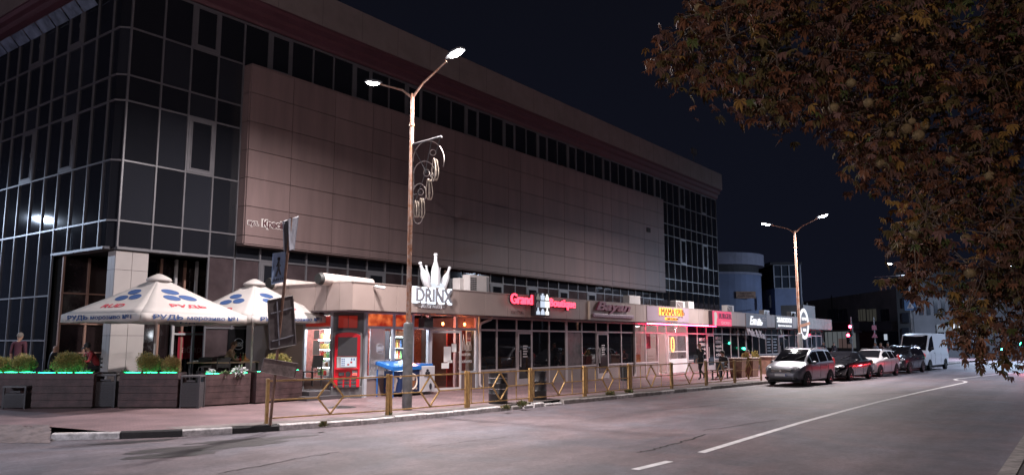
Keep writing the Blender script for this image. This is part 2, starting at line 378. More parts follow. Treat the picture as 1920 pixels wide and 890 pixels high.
# ================================================================ street lamps
m_rust = mat('rusty painted steel', (.42, .17, .085), .75, var=.5, vs=9, c2=(.55, .42, .36), bump=.3, bs=30)
m_galv = mat('grey painted steel', (.13, .13, .135), .55, var=.25, vs=6)
m_lum = mat('luminaire housing', (.33, .34, .36), .45, var=.1)
e_white = emat('led lens', (1.0, .98, .97), 70.0)
e_blue = emat('cold led lens', (.80, .90, 1.0), 60.0)
def street_lamp(label, base, zs, ztop, heads, power, colr, lens, group='street lamps along the road', sleeve=True, thick=.062, lean=(0, 0), spread=162, tilt_up=0.0):
    t = thing('street_lamp', label, 'street lamp', base, 0, group)
    m = MB(); tp = Vector((lean[0], lean[1], ztop))
    if sleeve:
        s = MB(); s.lathe([(.135, -.01), (.135, zs), (.12, zs + .03), (.08, zs + .06)], n=18); s.build('pole_sleeve', m_galv, t, smooth=40)
    m.tube([(0, 0, .0), (lean[0] * .5, lean[1] * .5, ztop * .5), tp], [thick * 1.2, thick * 1.1, thick * .85], n=12)
    m.lathe([(thick * 1.25, 0), (thick * 1.25, .05)], (lean[0] * .93, lean[1] * .93, ztop - .95), n=12)
    m.build('pole', m_rust if sleeve else m_galv, t, smooth=40)
    for (hx, hy, hz) in heads:
        h = Vector((hx - base[0], hy - base[1], hz - base[2])); d = (h - tp)
        a = MB(); e = tp + d * .80
        a.tube([tp - Vector((0, 0, .12)), tp + d * .25 + Vector((0, 0, .02)), e], [.036, .03, .026], n=8); a.build('arm', m_rust if sleeve else m_galv, t, smooth=40)
        dn = Vector((d.x, d.y, 0)).normalized(); tilt = Vector((dn.x, dn.y, .22)).normalized()
        b = MB(); M = Matrix.Translation(h)
        sd = Vector((-dn.y, dn.x, 0)); up = sd.cross(tilt) * -1
        if up.z < 0: up = -up
        def pt(l, s_, u_): return h + tilt * l + sd * s_ + up * u_
        sec = [(-.34, .05, .03), (-.22, .10, .05), (0, .15, .06), (.2, .14, .05), (.3, .08, .03)]
        vs = []
        for l, ws, hh in sec: vs += [pt(l, -ws, -.02), pt(l, ws, -.02), pt(l, ws * .8, hh), pt(l, -ws * .8, hh)]
        fs = []
        for i in range(4):
            for k in range(4): fs.append((i * 4 + k, i * 4 + (k + 1) % 4, i * 4 + 4 + (k + 1) % 4, i * 4 + 4 + k))
        fs += [(3, 2, 1, 0), (16, 17, 18, 19)]
        b.add(vs, fs); hd = b.build('lamp_head', m_lum, t, smooth=40)
        ln = MB(); vs = []; fs = []
        for j, (sc_, dz) in enumerate([(1, -.022), (.85, -.06), (.45, -.085)]):
            for k in range(16):
                an = 2 * math.pi * k / 16; vs.append(pt(.02 + .24 * sc_ * math.cos(an), .13 * sc_ * math.sin(an), dz))
        for j in range(2):
            for k in range(16): fs.append((j * 16 + k, j * 16 + (k + 1) % 16, j * 16 + 16 + (k + 1) % 16, j * 16 + 16 + k))
        fs.append(tuple(range(32, 48))); ln.add(vs, fs); ln.build('lens', lens, hd, smooth=True)
        la = bpy.data.lights.new('luminaire light', 'AREA'); la.shape = 'DISK'; la.size = .26; la.spread = R_(spread); la.energy = power; la.color = colr
        lo = bpy.data.objects.new('luminaire_light', la); col.objects.link(lo); lo.parent = t
        lo.location = pt(.02, 0, -.10); dirv = (-up + dn * tilt_up).normalized(); lo.rotation_euler = dirv.to_track_quat('-Z', 'Y').to_euler()
    return t
lamp1 = street_lamp('tall rusty twin-arm street lamp behind the yellow railing, holding a wire garland', (15.36, 14.95, PZ), 2.3, 8.84,
                    [(15.36, 13.35, 9.83), (15.36, 16.58, 9.66)], LAMP_W, LAMP_COL, e_white)
lamp2 = street_lamp('rusty twin-arm street lamp rising behind the silver minivan', (42.58, 12.4, PZ), 2.2, 7.8,
                    [(42.58, 10.9, 8.62), (42.58, 13.93, 8.46)], LAMP_W, LAMP_COL, e_blue)
lamp3 = street_lamp('slim grey single-arm street lamp beside the crossing sign and white van', (66.9, 10.9, PZ), 2.0, 7.5,
                    [(66.9, 12.25, 8.1)], LAMP_W * .6, LAMP_BLUE, e_blue, sleeve=False)
lamp5 = street_lamp('added rusty twin-arm street lamp, out of view before the side street corner', (-11.6, 20.5, PZ), 2.3, 8.84,
                    [(-11.6, 18.9, 9.83), (-11.6, 22.1, 9.66)], LAMP_W * 2, (.74, .83, 1.0), e_blue, spread=180)  # out of frame; added to light the terrace, kerb and side facade
lamp6 = street_lamp('added grey single-arm street lamp at the junction, screened by the chestnut leaves', (88, 3.4, PZ), 2.2, 8.4,
                    [(88, 5.6, 9.2)], LAMP_W * 5, LAMP_BLUE, e_blue, sleeve=False, spread=180, tilt_up=.3)  # added lamp behind the leaves, brightens the far buildings and road end
lamp7 = street_lamp('added grey fill lamp, unseen on the near pavement, standing behind the photographer', (-13.0, -6.5, PZ), 2.2, 10.4,
                    [(-11.6, -4.9, 11.2)], 3000.0, (1.0, .86, .86), e_white, sleeve=False, spread=180, tilt_up=.9)  # unseen fill, added to lift the facade, near road and tree
lamp8 = street_lamp('added grey single-arm street lamp, out of view further down the near pavement behind the leaves', (62, -3.6, PZ), 2.2, 8.4,
                    [(62, -1.2, 9.2)], LAMP_W * 1.2, LAMP_BLUE, e_blue, sleeve=False, spread=170)  # not in view; added to light the van, car sides and far road
# the lamp of the side street, seen mirrored in the glass of the building
hit = onx(84, 408, 11.94); dd = ray(84, 408); dd = np.array([-dd[0], dd[1], dd[2]]); tt = (8.3 - hit[2]) / dd[2]; pl = hit + dd * tt
lamp4 = street_lamp('grey street lamp of the side street, mirrored in the glass facade', (float(pl[0]) - 1.2, float(pl[1]), 0), 2.0, 7.6,
                    [(float(pl[0]), float(pl[1]), 8.3)], LAMP_W * 2.6, LAMP_BLUE, e_blue, sleeve=False, spread=180)
# wire garland hung on the first lamp
garl = thing('light_garland', 'leafy scrollwork light garland of bent wire hung from a rusty lamp pole', 'decoration', (15.36, 14.95, 0))
m_wire = mat('pale steel wire', (.62, .56, .52), .5, .2, var=.3, vs=12); m_bronze = mat('bronze wire', (.66, .56, .46), .5, .2, var=.3, vs=12)
G1 = MB()
# local plane: -Y is outwards (towards the road), z up
def gp(px, py):
    p = onx(px, py, 15.36); return (0.0, float(p[1]) - 14.95, float(p[2]))
fr = MB(); fr.tube([gp(770, 272), gp(828, 256)], .035, 8); fr.tube([gp(773, 282), gp(776, 330), gp(775, 395)], .02, 6); fr.tube([gp(773, 272), gp(801, 325)], .018, 6)
fr.tube([gp(826, 257), gp(818, 285)], .014, 6); fr.tube([gp(809, 265), gp(796, 330), gp(780, 375)], .016, 6); fr.tube([gp(775, 366), gp(790, 360)], .014, 6)
fr.build('bracket', m_galv, garl, smooth=40)
def arcp(cx, cy, rx, ry, a0, a1, n=18): return [gp(cx + rx * math.cos(R_(a)), cy - ry * math.sin(R_(a))) for a in np.linspace(a0, a1, n)]
def scroll(p, r):
    s = MB(); s.tube(p, r, 6); s.build('scroll', m_wire, garl, smooth=True)
scroll(arcp(804, 300, 29, 36, 185, -20), .014); scroll(arcp(796, 326, 20, 24, 180, -30), .014); scroll(arcp(787, 362, 12, 18, 180, -60), .014)
scroll(arcp(812, 286, 5.5, 5.5, 0, 700, 40), .013); scroll(arcp(800, 324, 5.5, 6.5, 0, 700, 40), .013); scroll(arcp(789, 360, 5, 6, 0, 700, 40), .013)
scroll([gp(808, 318), gp(818, 336), gp(812, 340), gp(803, 318)], .013); scroll(arcp(784, 408, 8, 11, 20, -200), .012)
for (cx, cy, w_, h_) in [(816, 318, 8, 20), (805, 355, 8, 19), (791, 390, 7, 18), (781, 392, 6, 15)]:
    b = MB()
    for k, ww in enumerate((1.0, .55, .15)):
        pts = []
        for a in np.linspace(0, 2 * math.pi, 26):
            yy = math.cos(a); xx = math.sin(a) * (0.55 + .45 * (-(yy) * .5 + .5)) * ww
            q = gp(cx + w_ * xx, cy - h_ * yy); pts.append((q[0] + (.05 if k == 1 else 0), q[1], q[2]))
        b.tube(pts, .013, 6, caps=False)
        if k: b.tube([(-p[0], p[1], p[2]) for p in pts], .012, 6, caps=False)
    b.build('bulb_loop', m_bronze, garl, smooth=True)
# ================================================================ the shopping centre
YB, XL = 25.0, 11.94
m_alu = mat('aluminium mullion', (.155, .15, .165), .42, .15, var=.08, vs=3)
m_glassd = mat('dark tinted glass', (.016, .017, .022), .045, spec=.55, bump=.035, bs=1.3)
m_glassp = mat('glass with painted rosy reflection', (.060, .044, .048), .06, spec=.6, var=.35, vs=.8)  # pink stands in for interior light and reflections in the lower panes
m_clad = island(mat('beige composite cassette', (.215, .150, .146), .52, var=.13, vs=2.0, spec=.4, zs=.12), .10)
m_ceilglow = mat('tinted glass with painted ceiling glow', (.026, .028, .036), .05, spec=.55, bump=.035, bs=1.3)  # paler base colour paints the faint glow of lit ceilings behind some panes
m_join = mat('joint shadow gap', (.05, .04, .04), .8)
m_parp = mat('rendered parapet', (.25, .208, .198), .7, var=.12, vs=1.2)
m_corn = mat('burgundy cornice', (.105, .042, .055), .5, var=.15, vs=1.5)
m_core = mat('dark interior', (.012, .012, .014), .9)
ctr = thing('shopping_centre', 'large dark glass shopping centre with a long blank beige panel across its front', 'building', (XL, YB, 0))
OX, OY = XL, YB
def loc(p): return (p[0] - OX, p[1] - OY, p[2])
class LMB(MB):            # collector in world coordinates for children of the centre
    def build(s, *a, **k):
        s.v = [loc(p) for p in s.v]; return MB.build(s, *a, **k)
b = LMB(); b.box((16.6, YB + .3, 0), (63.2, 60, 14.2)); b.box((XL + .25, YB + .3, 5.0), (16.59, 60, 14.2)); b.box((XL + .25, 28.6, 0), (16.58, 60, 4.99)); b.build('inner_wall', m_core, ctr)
ZR = [5.0, 5.87, 7.87, 9.90, 10.78, 12.42, 14.12]
XM = [12.22] + [13.32 + 1.07 * i for i in range(4)]
XM = [12.22, 13.36, 14.41, 15.48, 16.53]
XS = [16.53 + (63.3 - 16.53) / 43 * i for i in range(44)]
YM = [25.26, 25.73] + [26.83 + 1.095 * i for i in range(22)]
panes = []
def pane(kind, x0, x1, y0, y1, z0, z1): panes.append((kind, x0, x1, y0, y1, z0, z1))
for i in range(4):
    for j in range(6): pane('d', XM[i], XM[i + 1], YB, YB, ZR[j], ZR[j + 1])
pane_ch = []
for j in range(6): pane('d', XL, 12.22, 25.26, YB, ZR[j], ZR[j + 1])
for i in range(len(YM) - 1):
    for j in range(6): pane('d', XL, XL, YM[i], YM[i + 1], ZR[j], ZR[j + 1])
for i in range(43):
    pane('d', XS[i], XS[i + 1], YB, YB, 12.42, 14.12)
T1 = float(ony(569, 496, YB)[2])
for i in range(43):
    pane('d', XS[i], XS[i + 1], YB, YB, T1, 5.62); pane('p', XS[i], XS[i + 1], YB, YB, 3.2, T1)
for i in range(33, 43):
    for j in range(1, 5): pane('d', XS[i], XS[i + 1], YB, YB, ZR[j] if j > 1 else 5.62, ZR[j + 1])
for i in (-1, 0, 1):
    x0 = 15.48 if i < 0 else XS[i]; x1 = XS[i + 1] if i >= 0 else 16.53
    pane('p', x0, x1, YB, YB, .2, 3.2)
    if i < 0: pane('p', x0, x1, YB, YB, 3.2, T1); pane('d', x0, x1, YB, YB, T1, 5.0)
for i in range(4, len(YM) - 1):       # ground floor of the side street front
    for z0, z1 in ((.3, 2.0), (2.0, 3.55), (3.55, 5.0)): pane('d', XL, XL, YM[i], YM[i + 1], z0, z1)
random.seed(21)
def pane_geo(mb, p):
    k, x0, x1, y0, y1, z0, z1 = p
    n = Vector((y1 - y0, -(x1 - x0), 0)).normalized()
    if n.y > 0 or (abs(n.y) < .01 and n.x > 0): n = -n
    j = [random.uniform(-.004, .004) for _ in range(3)]
    a, b_, c, d = Vector((x0, y0, z0)), Vector((x1, y1, z0)), Vector((x1, y1, z1)), Vector((x0, y0, z1))
    off = -.03
    f = [a + n * (off + j[0]), b_ + n * (off + j[1]), c + n * (off + j[2]), d + n * (off + j[0] - j[1] + j[2])]
    g = [p_ - n * .02 for p_ in f]
    mb.add(f + g, [(0, 1, 2, 3), (7, 6, 5, 4), (0, 4, 5, 1), (1, 5, 6, 2), (2, 6, 7, 3), (3, 7, 4, 0)])
def pdist(p): return ((p[1] + p[2]) / 2) ** 2 + ((p[3] + p[4]) / 2) ** 2
def in_view(p):
    v = np.array([(p[1] + p[2]) / 2, (p[3] + p[4]) / 2, (p[5] + p[6]) / 2 - CAMH]); d_ = v @ FW_
    x = 960 + FPX * (v @ RT_) / d_; y = 445 - FPX * (v @ UP_) / d_
    return -30 < x < 1950 and -30 < y < 920
panes.sort(key=lambda p: (not in_view(p), pdist(p)))
rest = LMB()
for i, p in enumerate(panes):
    if i < 100:
        o = LMB(); pane_geo(o, p); o.build('glass_pane', (m_ceilglow if i % 9 == 4 or i % 13 == 7 else m_glassd) if p[0] == 'd' else m_glassp, ctr)
    else:
        rest.mat(0 if p[0] == 'd' else 1); pane_geo(rest, p)
tag(rest.build('glass_pane', [m_glassd, m_glassp], ctr), kind='stuff')
# mullion grids
def vbar(mb, x, y, z0, z1, nx, ny, w=.055, d=.07):
    # bar standing proud of the glass, normal (nx,ny)
    u = Vector((-ny, nx, 0)); n = Vector((nx, ny, 0)); c = Vector((x, y, 0))
    mb.prism([(-w / 2, -.05), (w / 2, -.05), (w / 2, d - .05), (-w / 2, d - .05)], c + Vector((0, 0, z0)), u, n, (0, 0, z1 - z0))
def hbar(mb, p, q, z, nx, ny, h=.055, d=.065):
    n = Vector((nx, ny, 0)); a = Vector((p[0], p[1], z)); b_ = Vector((q[0], q[1], z))
    mb.prism([(-.05, -h / 2), (d - .05, -h / 2), (d - .05, h / 2), (-.05, h / 2)], a, n, (0, 0, 1), b_ - a)
fr = LMB()
for x in XM: vbar(fr, x, YB, 5.0, 14.1, 0, -1)
for z in ZR[1:-1]: hbar(fr, (12.22, YB), (16.5, YB), z, 0, -1)
hbar(fr, (12.22, YB), (63.3, YB), 14.07, 0, -1, .08)
for i, x in enumerate(XS[1:]): vbar(fr, x, YB, 12.3, 14.1, 0, -1)
fr.build('curtain_wall_frame', m_alu, ctr)
fr = LMB(); ch = (-.66, -.75)
for z in ZR[1:-1]: hbar(fr, (XL, 25.26), (12.22, YB), z, *ch)
for y in YM[1:]: vbar(fr, XL, y, 5.0, 14.1, -1, 0)
for z in ZR[1:-1]: hbar(fr, (XL, 25.26), (XL, YM[-1]), z, -1, 0)
for y in YM[4:]: vbar(fr, XL, y, .2, 5.0, -1, 0)
for z in (.3, 2.0, 3.55): hbar(fr, (XL, YM[4]), (XL, YM[-1]), z, -1, 0)
fr.build('curtain_wall_frame', m_alu, ctr)
fr = LMB()
for i in range(33, 44):
    vbar(fr, XS[i], YB, 3.3, 12.3, 0, -1)
for z in (5.75, 6.6, 7.87, 9.9, 10.78, 12.42): hbar(fr, (XS[33], YB), (63.3, YB), z, 0, -1)
fr.build('curtain_wall_frame', m_alu, ctr)
fr = LMB()
for i in range(0, 44):
    vbar(fr, XS[i], YB, (.2 if i < 2 else 3.2), 5.62, 0, -1, .06)
vbar(fr, 15.48, YB, .2, 5.0, 0, -1, .06)
hbar(fr, (15.48, YB), (XS[33], YB), T1, 0, -1, .06)
hbar(fr, (15.48, YB), (18.8, YB), 2.45, 0, -1, .06)
fr.build('curtain_wall_frame', m_alu, ctr)
# floor edge above the open corner
fr = LMB(); fr.box((12.2, YB - .06, 4.93), (15.45, YB + .35, 5.02)); fr.prism([(0, 0), (.37, 0), (.37, .3), (0, .3)], (XL - .02, 25.23, 4.932), (.28, -.26, 0), (.26, .28, 0), (0, 0, .086)); fr.box((XL - .05, 25.30, 4.934), (XL + .4, YM[4], 5.018))
fr.build('floor_edge', m_alu, ctr)
# opening windows
def open_window(a, b_, z0, z1, n):
    o = LMB(); n = Vector((*n, 0)); a = Vector((*a, 0)); b_ = Vector((*b_, 0)); u = (b_ - a).normalized(); wd = (b_ - a).length
    def ring(i0, i1, d0, d1):
        for (s0, s1, t0, t1) in ((i0, i1, i0, (z1 - z0) - i0), (wd - i1, wd - i0, i0, (z1 - z0) - i0), (i1, wd - i1, i0, i1), (i1, wd - i1, (z1 - z0) - i1, (z1 - z0) - i0)):
            o.prism([(s0, t0), (s1, t0), (s1, t1), (s0, t1)], a + Vector((0, 0, z0)) + n * d0, u, (0, 0, 1), n * (d1 - d0))
    ring(.03, .13, -.02, .035); ring(.135, .17, -.02, .05)
    wf = o.build('opening_window', m_alu, ctr)
    g = LMB(); g.prism([(.17, .17), (wd - .17, .17), (wd - .17, z1 - z0 - .17), (.17, z1 - z0 - .17)], a + Vector((0, 0, z0)) + n * .002, u, (0, 0, 1), n * .012)
    g2 = g.build('pane', m_glassd, wf)
    h = LMB(); h.prism([(wd - .15, (z1 - z0) / 2 - .09), (wd - .12, (z1 - z0) / 2 - .09), (wd - .12, (z1 - z0) / 2 + .09), (wd - .15, (z1 - z0) / 2 + .09)], a + Vector((0, 0, z0)) + n * .05, u, (0, 0, 1), n * .03); h.build('handle', m_alu, wf)
open_window((14.41, YB), (15.48, YB), 12.42, 14.12, (0, -1)); open_window((14.41, YB), (15.48, YB), 7.87, 9.90, (0, -1))
for i in (1, 5, 8, 12, 15, 18, 21, 25, 29, 32, 36, 40): open_window((XS[i], YB), (XS[i + 1], YB), 12.42, 14.12, (0, -1))
for y0 in (27.925, 31.21): open_window((XL, y0 + 1.095), (XL, y0), 7.87, 9.90, (-1, 0)); open_window((XL, y0 + 1.095), (XL, y0), 12.42, 13.9, (-1, 0))
for i in (1, 6, 11, 14, 17, 20, 23): open_window((XS[i], YB), (XS[i + 1], YB), 3.3, T1 - .01, (0, -1))
for i in (36, 40): open_window((XS[i], YB), (XS[i + 1], YB), 7.87, 9.90, (0, -1))
# tilted vents under the eaves on the side street front
m_vent = mat('pale vent glass', (.20, .25, .34), .2, var=.4, vs=2)
for i in range(2, 16):
    o = LMB(); y0, y1 = YM[i] + .06, YM[i + 1] - .06
    o.add([(XL - .03, y0, 13.62), (XL - .03, y1, 13.62), (XL - .34, y1, 13.98), (XL - .34, y0, 13.98), (XL - .05, y0, 13.62), (XL - .05, y1, 13.62), (XL - .37, y1, 13.97), (XL - .37, y0, 13.97)],
          [(0, 1, 2, 3), (7, 6, 5, 4), (0, 4, 5, 1), (1, 5, 6, 2), (2, 6, 7, 3), (3, 7, 4, 0)])
    o.build('vent_flap', m_vent, ctr)
# parapet and cornice
YF, XF = 24.45, 11.42
b = LMB(); b.box((XF, YF, 14.92), (63.5, YF + .35, 16.28)); b.box((XF, YF + .352, 14.92), (XF + .35, 60, 16.278)); b.box((63.15, YF + .352, 14.92), (63.5, 60, 16.278)); b.box((XF + .352, YF + .352, 15.2), (63.148, 60, 15.3))
b.build('parapet', m_parp, ctr)
j = LMB()
for x in np.arange(13.2, 63, 2.18): j.box((x, YF - .004, 14.95), (x + .02, YF + .01, 16.26))
j.build('parapet_joint', mat('parapet joint', (.16, .13, .13), .9), ctr)
c = LMB()
prof = [(.02, 14.915), (.02, 14.84), (.17, 14.78), (.19, 14.56), (.36, 14.48), (.38, 14.24), (.50, 14.14), (.60, 14.14), (.60, 14.915)]
c.prism([(a_, z - 14) for a_, z in prof], (XF + .05, YF, 14), (0, 1, 0), (0, 0, 1), (63.45 - XF - .1, 0, 0))
px_ = [(a_ * .95, z - 14) for a_, z in prof]
c.prism(px_, (XF, YF + .61, 14), (1, 0, 0), (0, 0, 1), (0, 36, 0))
c.build('cornice', m_corn, ctr)
fl = LMB(); fl.box((58.2, 24.7, 16.28), (58.26, 24.76, 17.3)); fl.box((57.9, 24.6, 17.1), (58.7, 24.8, 17.55)); fl.build('roof_floodlight', m_galv, ctr)
# the blank panel of cassettes
JX = [16.56, 18.49, 20.62, 22.75, 23.86, 26.05, 28.24, 30.44, 32.65, 33.77, 36.03, 38.23, 40.51, 42.82, 43.94, 46.25, 48.6, 50.84, 51.83]
JZ = [5.52, 5.83, 6.92, 7.99, 9.05, 10.13, 11.24, 12.30]
pb = LMB(); pb.box((16.58, 24.56, 5.54), (51.8, YB + .1, 12.28)); pb.build('panel_backing', m_join, ctr)
pc = LMB()
for i in range(len(JX) - 1):
    for k in range(len(JZ) - 1): pc.box((JX[i] + .011, 24.5, JZ[k] + .011), (JX[i + 1] - .011, 24.565, JZ[k + 1] - .011))
for k in range(len(JZ) - 1): pc.box((16.535, 24.57, JZ[k] + .011), (16.585, 24.96, JZ[k + 1] - .011)); pc.box((51.795, 24.57, JZ[k] + .011), (51.845, 24.96, JZ[k + 1] - .011))
pc.box((16.55, 24.50, 12.302), (51.84, YB, 12.36)); pc.box((16.55, 24.50, 5.47), (51.84, YB, 5.508))
pc.build('cladding_panel', m_clad, ctr)
v = LMB(); vp = ony(1216, 431, 24.48); v.box((vp[0] - .28, 24.46, vp[2] - .16), (vp[0] + .28, 24.49, vp[2] + .16)); v.build('vent_grille', mat('dark vent', (.03, .025, .025), .8), ctr)
# street name on the panel
tm = LMB(); p0 = ony(463, 433, 24.49); p1 = ony(478, 435, 24.49); p2 = ony(480, 438, 24.49); p3 = ony(533, 442, 24.49)
tb = LMB()
letters(tb, 'вул.', (p0[0], 24.492, 6.16), (1, 0, 0), (0, 0, 1), (0, -1, 0), W=.50, t=.012, offset=.09, center=False)
letters(tb, 'Красіна, 1', (p0[0] + .60, 24.492, 6.13), (1, 0, 0), (0, 0, 1), (0, -1, 0), W=1.62, t=.012, offset=.10, center=False)
tb.build('street_name_outline', mat('white vinyl', (.72, .68, .66), .6), ctr)
letters(tm, 'вул.', (p0[0] + .03, 24.478, 6.178), (1, 0, 0), (0, 0, 1), (0, -1, 0), W=.44, t=.006, offset=.03, center=False)
letters(tm, 'Красіна, 1', (p0[0] + .66, 24.478, 6.155), (1, 0, 0), (0, 0, 1), (0, -1, 0), W=1.50, t=.006, offset=.035, center=False)
tm.build('street_name_lettering', mat('burgundy vinyl', (.09, .02, .03), .6), ctr)
# open corner: pillar, recess walls and glazing
m_pil = mat('pale pillar cassette', (.40, .36, .35), .5, var=.05, vs=1)
pl_ = LMB(); cx0, cx1, cy0, cy1 = 12.22, 13.32, 25.05, 25.55
zz = [.14, 1.0, 2.16, 3.3, 4.28, 4.9]
pl_.mat(1).box((cx0 + .02, cy0 + .02, .1), (cx1 - .02, cy1 - .02, 4.9)); pl_.mat(0)
for a_, b_ in zip(zz[:-1], zz[1:]):
    pl_.box((cx0 + .006, cy0, a_ + .006), ((cx0 + cx1) / 2 - .006, cy0 + .03, b_ - .006)); pl_.box(((cx0 + cx1) / 2 + .006, cy0, a_ + .006), (cx1 - .006, cy0 + .03, b_ - .006))
    for t0, t1 in ((cy0 + .034, (cy0 + cy1) / 2 - .006), ((cy0 + cy1) / 2 + .006, cy1)):
        pl_.box((cx0, t0, a_ + .006), (cx0 + .03, t1, b_ - .006)); pl_.box((cx1 - .03, t0, a_ + .006), (cx1, t1, b_ - .006))
pl_.build('corner_pillar', [m_pil, m_join], ctr)
rb = LMB(); m_brn = mat('brown painted frame', (.30, .17, .13), .55, var=.1)
for x in (12.0, 12.85, 13.6): rb.box((x, 28.22, .14), (x + .07, 28.3, 4.9))
for z in (1.55, 2.55, 3.6): rb.box((11.98, 28.2, z), (13.6, 28.28, z + .05))
rb.box((13.62, 26.36, .14), (13.7, 28.2, 4.9))
for x in (14.45, 15.35): rb.box((x, 26.3, .14), (x + .08, 26.38, 4.9))
rb.build('recess_frame', m_brn, ctr)
rg = LMB(); rg.box((12.0, 28.31, .14), (13.66, 28.34, 4.9)); rg.box((13.66, 26.42, .14), (16.55, 26.45, 4.9)); rg.box((13.66, 26.45, .14), (13.7, 28.31, 4.9))
rg.build('recess_glass', mat('recess glass', (.018, .012, .013), .08, var=.5, vs=.7), ctr)
rw = LMB()
for x in (14.95, 15.75, 16.5): rw.box((x, 26.2, .14), (x + .09, 26.29, 4.9))
for z in (2.2, 3.42): rw.box((14.95, 26.21, z), (16.55, 26.285, z + .07))
rw.build('recess_white_frame', mat('white frame', (.50, .48, .49), .5), ctr)
pp = LMB(); a_ = gx(333, 26.34); b_ = gx(379, 26.34); pp.box((a_, 26.31, 1.35), (b_, 26.335, 2.32)); pp.build('red_poster', mat('red poster', (.30, .012, .03), .5), ctr)
pt_ = LMB(); letters(pt_, 'абир', ((a_ + b_) / 2 + .05, 26.305, 1.50), (1, 0, 0), (0, 0, 1), (0, -1, 0), W=(b_ - a_) * .78, t=.006); pt_.build('poster_lettering', mat('faded red lettering', (.62, .36, .36), .6), ctr)
# burger door by the terrace
def burger(mb, o, s, t=.006):
    o = Vector(o)
    def arc(cx, cz, rx, rz, a0, a1, r=.012):
        mb.tube([o + Vector((s * (cx + rx * math.cos(R_(a))), 0, s * (cz + rz * math.sin(R_(a))))) for a in np.linspace(a0, a1, 14)], r, 5)
    arc(0, .18, .5, .42, 0, 180); mb.tube([o + Vector((-.5 * s, 0, .18 * s)), o + Vector((.5 * s, 0, .18 * s))], .012, 5)
    mb.tube([o + Vector((s * x, 0, s * (.06 + .05 * math.sin(x * 20)))) for x in np.linspace(-.5, .5, 20)], .012, 5)
    mb.tube([o + Vector((-.5 * s, 0, -.06 * s)), o + Vector((.5 * s, 0, -.06 * s))], .014, 5); mb.tube([o + Vector((-.5 * s, 0, -.16 * s)), o + Vector((.5 * s, 0, -.16 * s))], .012, 5)
    arc(0, -.22, .5, .28, 180, 360)
m_wv = mat('white window vinyl', (.62, .62, .64), .6)
bx = gx(446, YB) ; bd = LMB(); bd.box((bx - .42, YB - .03, .2), (bx + .42, YB - .015, 2.4)); bd.build('black_door', mat('black door glass', (.008, .008, .009), .15), ctr)
bi = LMB(); burger(bi, (bx, YB - .045, 1.86), .36); letters(bi, 'Бургери', (bx, YB - .05, 1.30), (1, 0, 0), (0, 0, 1), (0, -1, 0), W=.70, t=.006); bi.build('door_lettering', m_wv, ctr)
# ================================================================ the row of shops
YG, YFS = 19.4, 18.7
shop = thing('shop_row', 'single-storey row of small shops with a beige sheet-clad fascia', 'shops', (17.11, YG, 0))
OX, OY = 17.11, YG
m_fas = island(mat('beige fascia sheet', (.325, .255, .232), .5, var=.07, vs=.8), .08)
m_fas2 = mat('grey stone fascia', (.22, .20, .185), .75, var=.25, vs=2)
m_sof = mat('purple grey soffit', (.14, .105, .115), .6, var=.15, vs=1)
m_sfr = mat('shopfront aluminium', (.42, .36, .37), .45, .1, var=.08, vs=3)  # pink cast of the red signs' spill is mixed into this colour
m_ris = mat('brown riser panel', (.23, .17, .16), .6, var=.12, vs=1)
m_roof = mat('roof felt', (.14, .12, .115), .85, var=.25, vs=1.2)
m_dkg = mat('dark shop glass', (.008, .008, .010), .025, spec=.6, bump=.03, bs=1.6)
m_clear = glassmat('clear shop glass', (.93, .95, .95), .10)
XEND = 74.2
# fascia outline: runs back along the terrace, cuts the corner, then along the street
ZF0, ZF1 = 2.97, 3.85
joints = [16.68, 17.62, 18.64, 20.15, 21.9, 23.42, 24.9, 26.1, 27.7, 29.3, 30.4, 31.35, 35.9, 36.75, 37.9, 42.5, 44.0, 45.4, 48.8, 50.3, 51.9, 56.3, 57.3, 58.1, 62.5, 63.5, XEND]
f = LMB(); f2 = LMB()
for i, (a, b) in enumerate(zip(joints[:-1], joints[1:])):
    g = f if a < 63 else f2
    g.box((a + .008, YFS, ZF0), (b - .008, YFS + .04, ZF1))
f.prism([(0, 0), (.55, 0), (.55, ZF1 - ZF0), (0, ZF1 - ZF0)], (16.675, YFS + .006, ZF0), (-.117, .993, 0), (0, 0, 1), (.04, .005, 0))
f.prism([(.565, 0), (1.10, 0), (1.10, ZF1 - ZF0), (.565, ZF1 - ZF0)], (16.675, YFS + .006, ZF0), (-.117, .993, 0), (0, 0, 1), (.04, .005, 0))
for a, b in ((19.815, 20.4), (20.4, 21.8), (21.8, 23.3), (23.3, 24.85)): f.box((16.55, a + .008, ZF0), (16.59, b - .008, ZF1))
f.build('fascia', m_fas, shop); f2.build('fascia', m_fas2, shop)
r = LMB(); outl = [(16.60, 24.9), (16.60, 19.86), (16.725, YFS + .05), (XEND - .02, YFS + .05), (XEND - .02, 24.9)]
r.prism(outl, (0, 0, 3.38), (1, 0, 0), (0, 1, 0), (0, 0, .08)); r.box((XEND - .018, YFS + .042, ZF0), (XEND, 24.9, ZF1)); r.build('roof', m_roof, shop)
cp = LMB(); cp.box((16.66, YFS - .02, ZF1 + .002), (XEND, YFS + .14, ZF1 + .03)); cp.box((16.53, 19.82, ZF1 + .002), (16.69, 24.9, ZF1 + .03)); cp.prism([(0, 0), (1.10, 0), (1.10, .028), (0, .028)], (16.655, YFS + .145, ZF1 + .002), (-.117, .993, 0), (0, 0, 1), (.15, .018, 0)); cp.build('coping', m_fas, shop)
s = LMB(); s.prism([(16.61, 24.9), (16.61, 19.88), (16.735, YFS + .06), (XEND - .03, YFS + .06), (XEND - .03, YG + .2), (17.98, YG + .2), (17.3, 20.3), (17.3, 24.9)], (0, 0, 2.93), (1, 0, 0), (0, 1, 0), (0, 0, .035)); s.build('soffit', m_sof, shop)
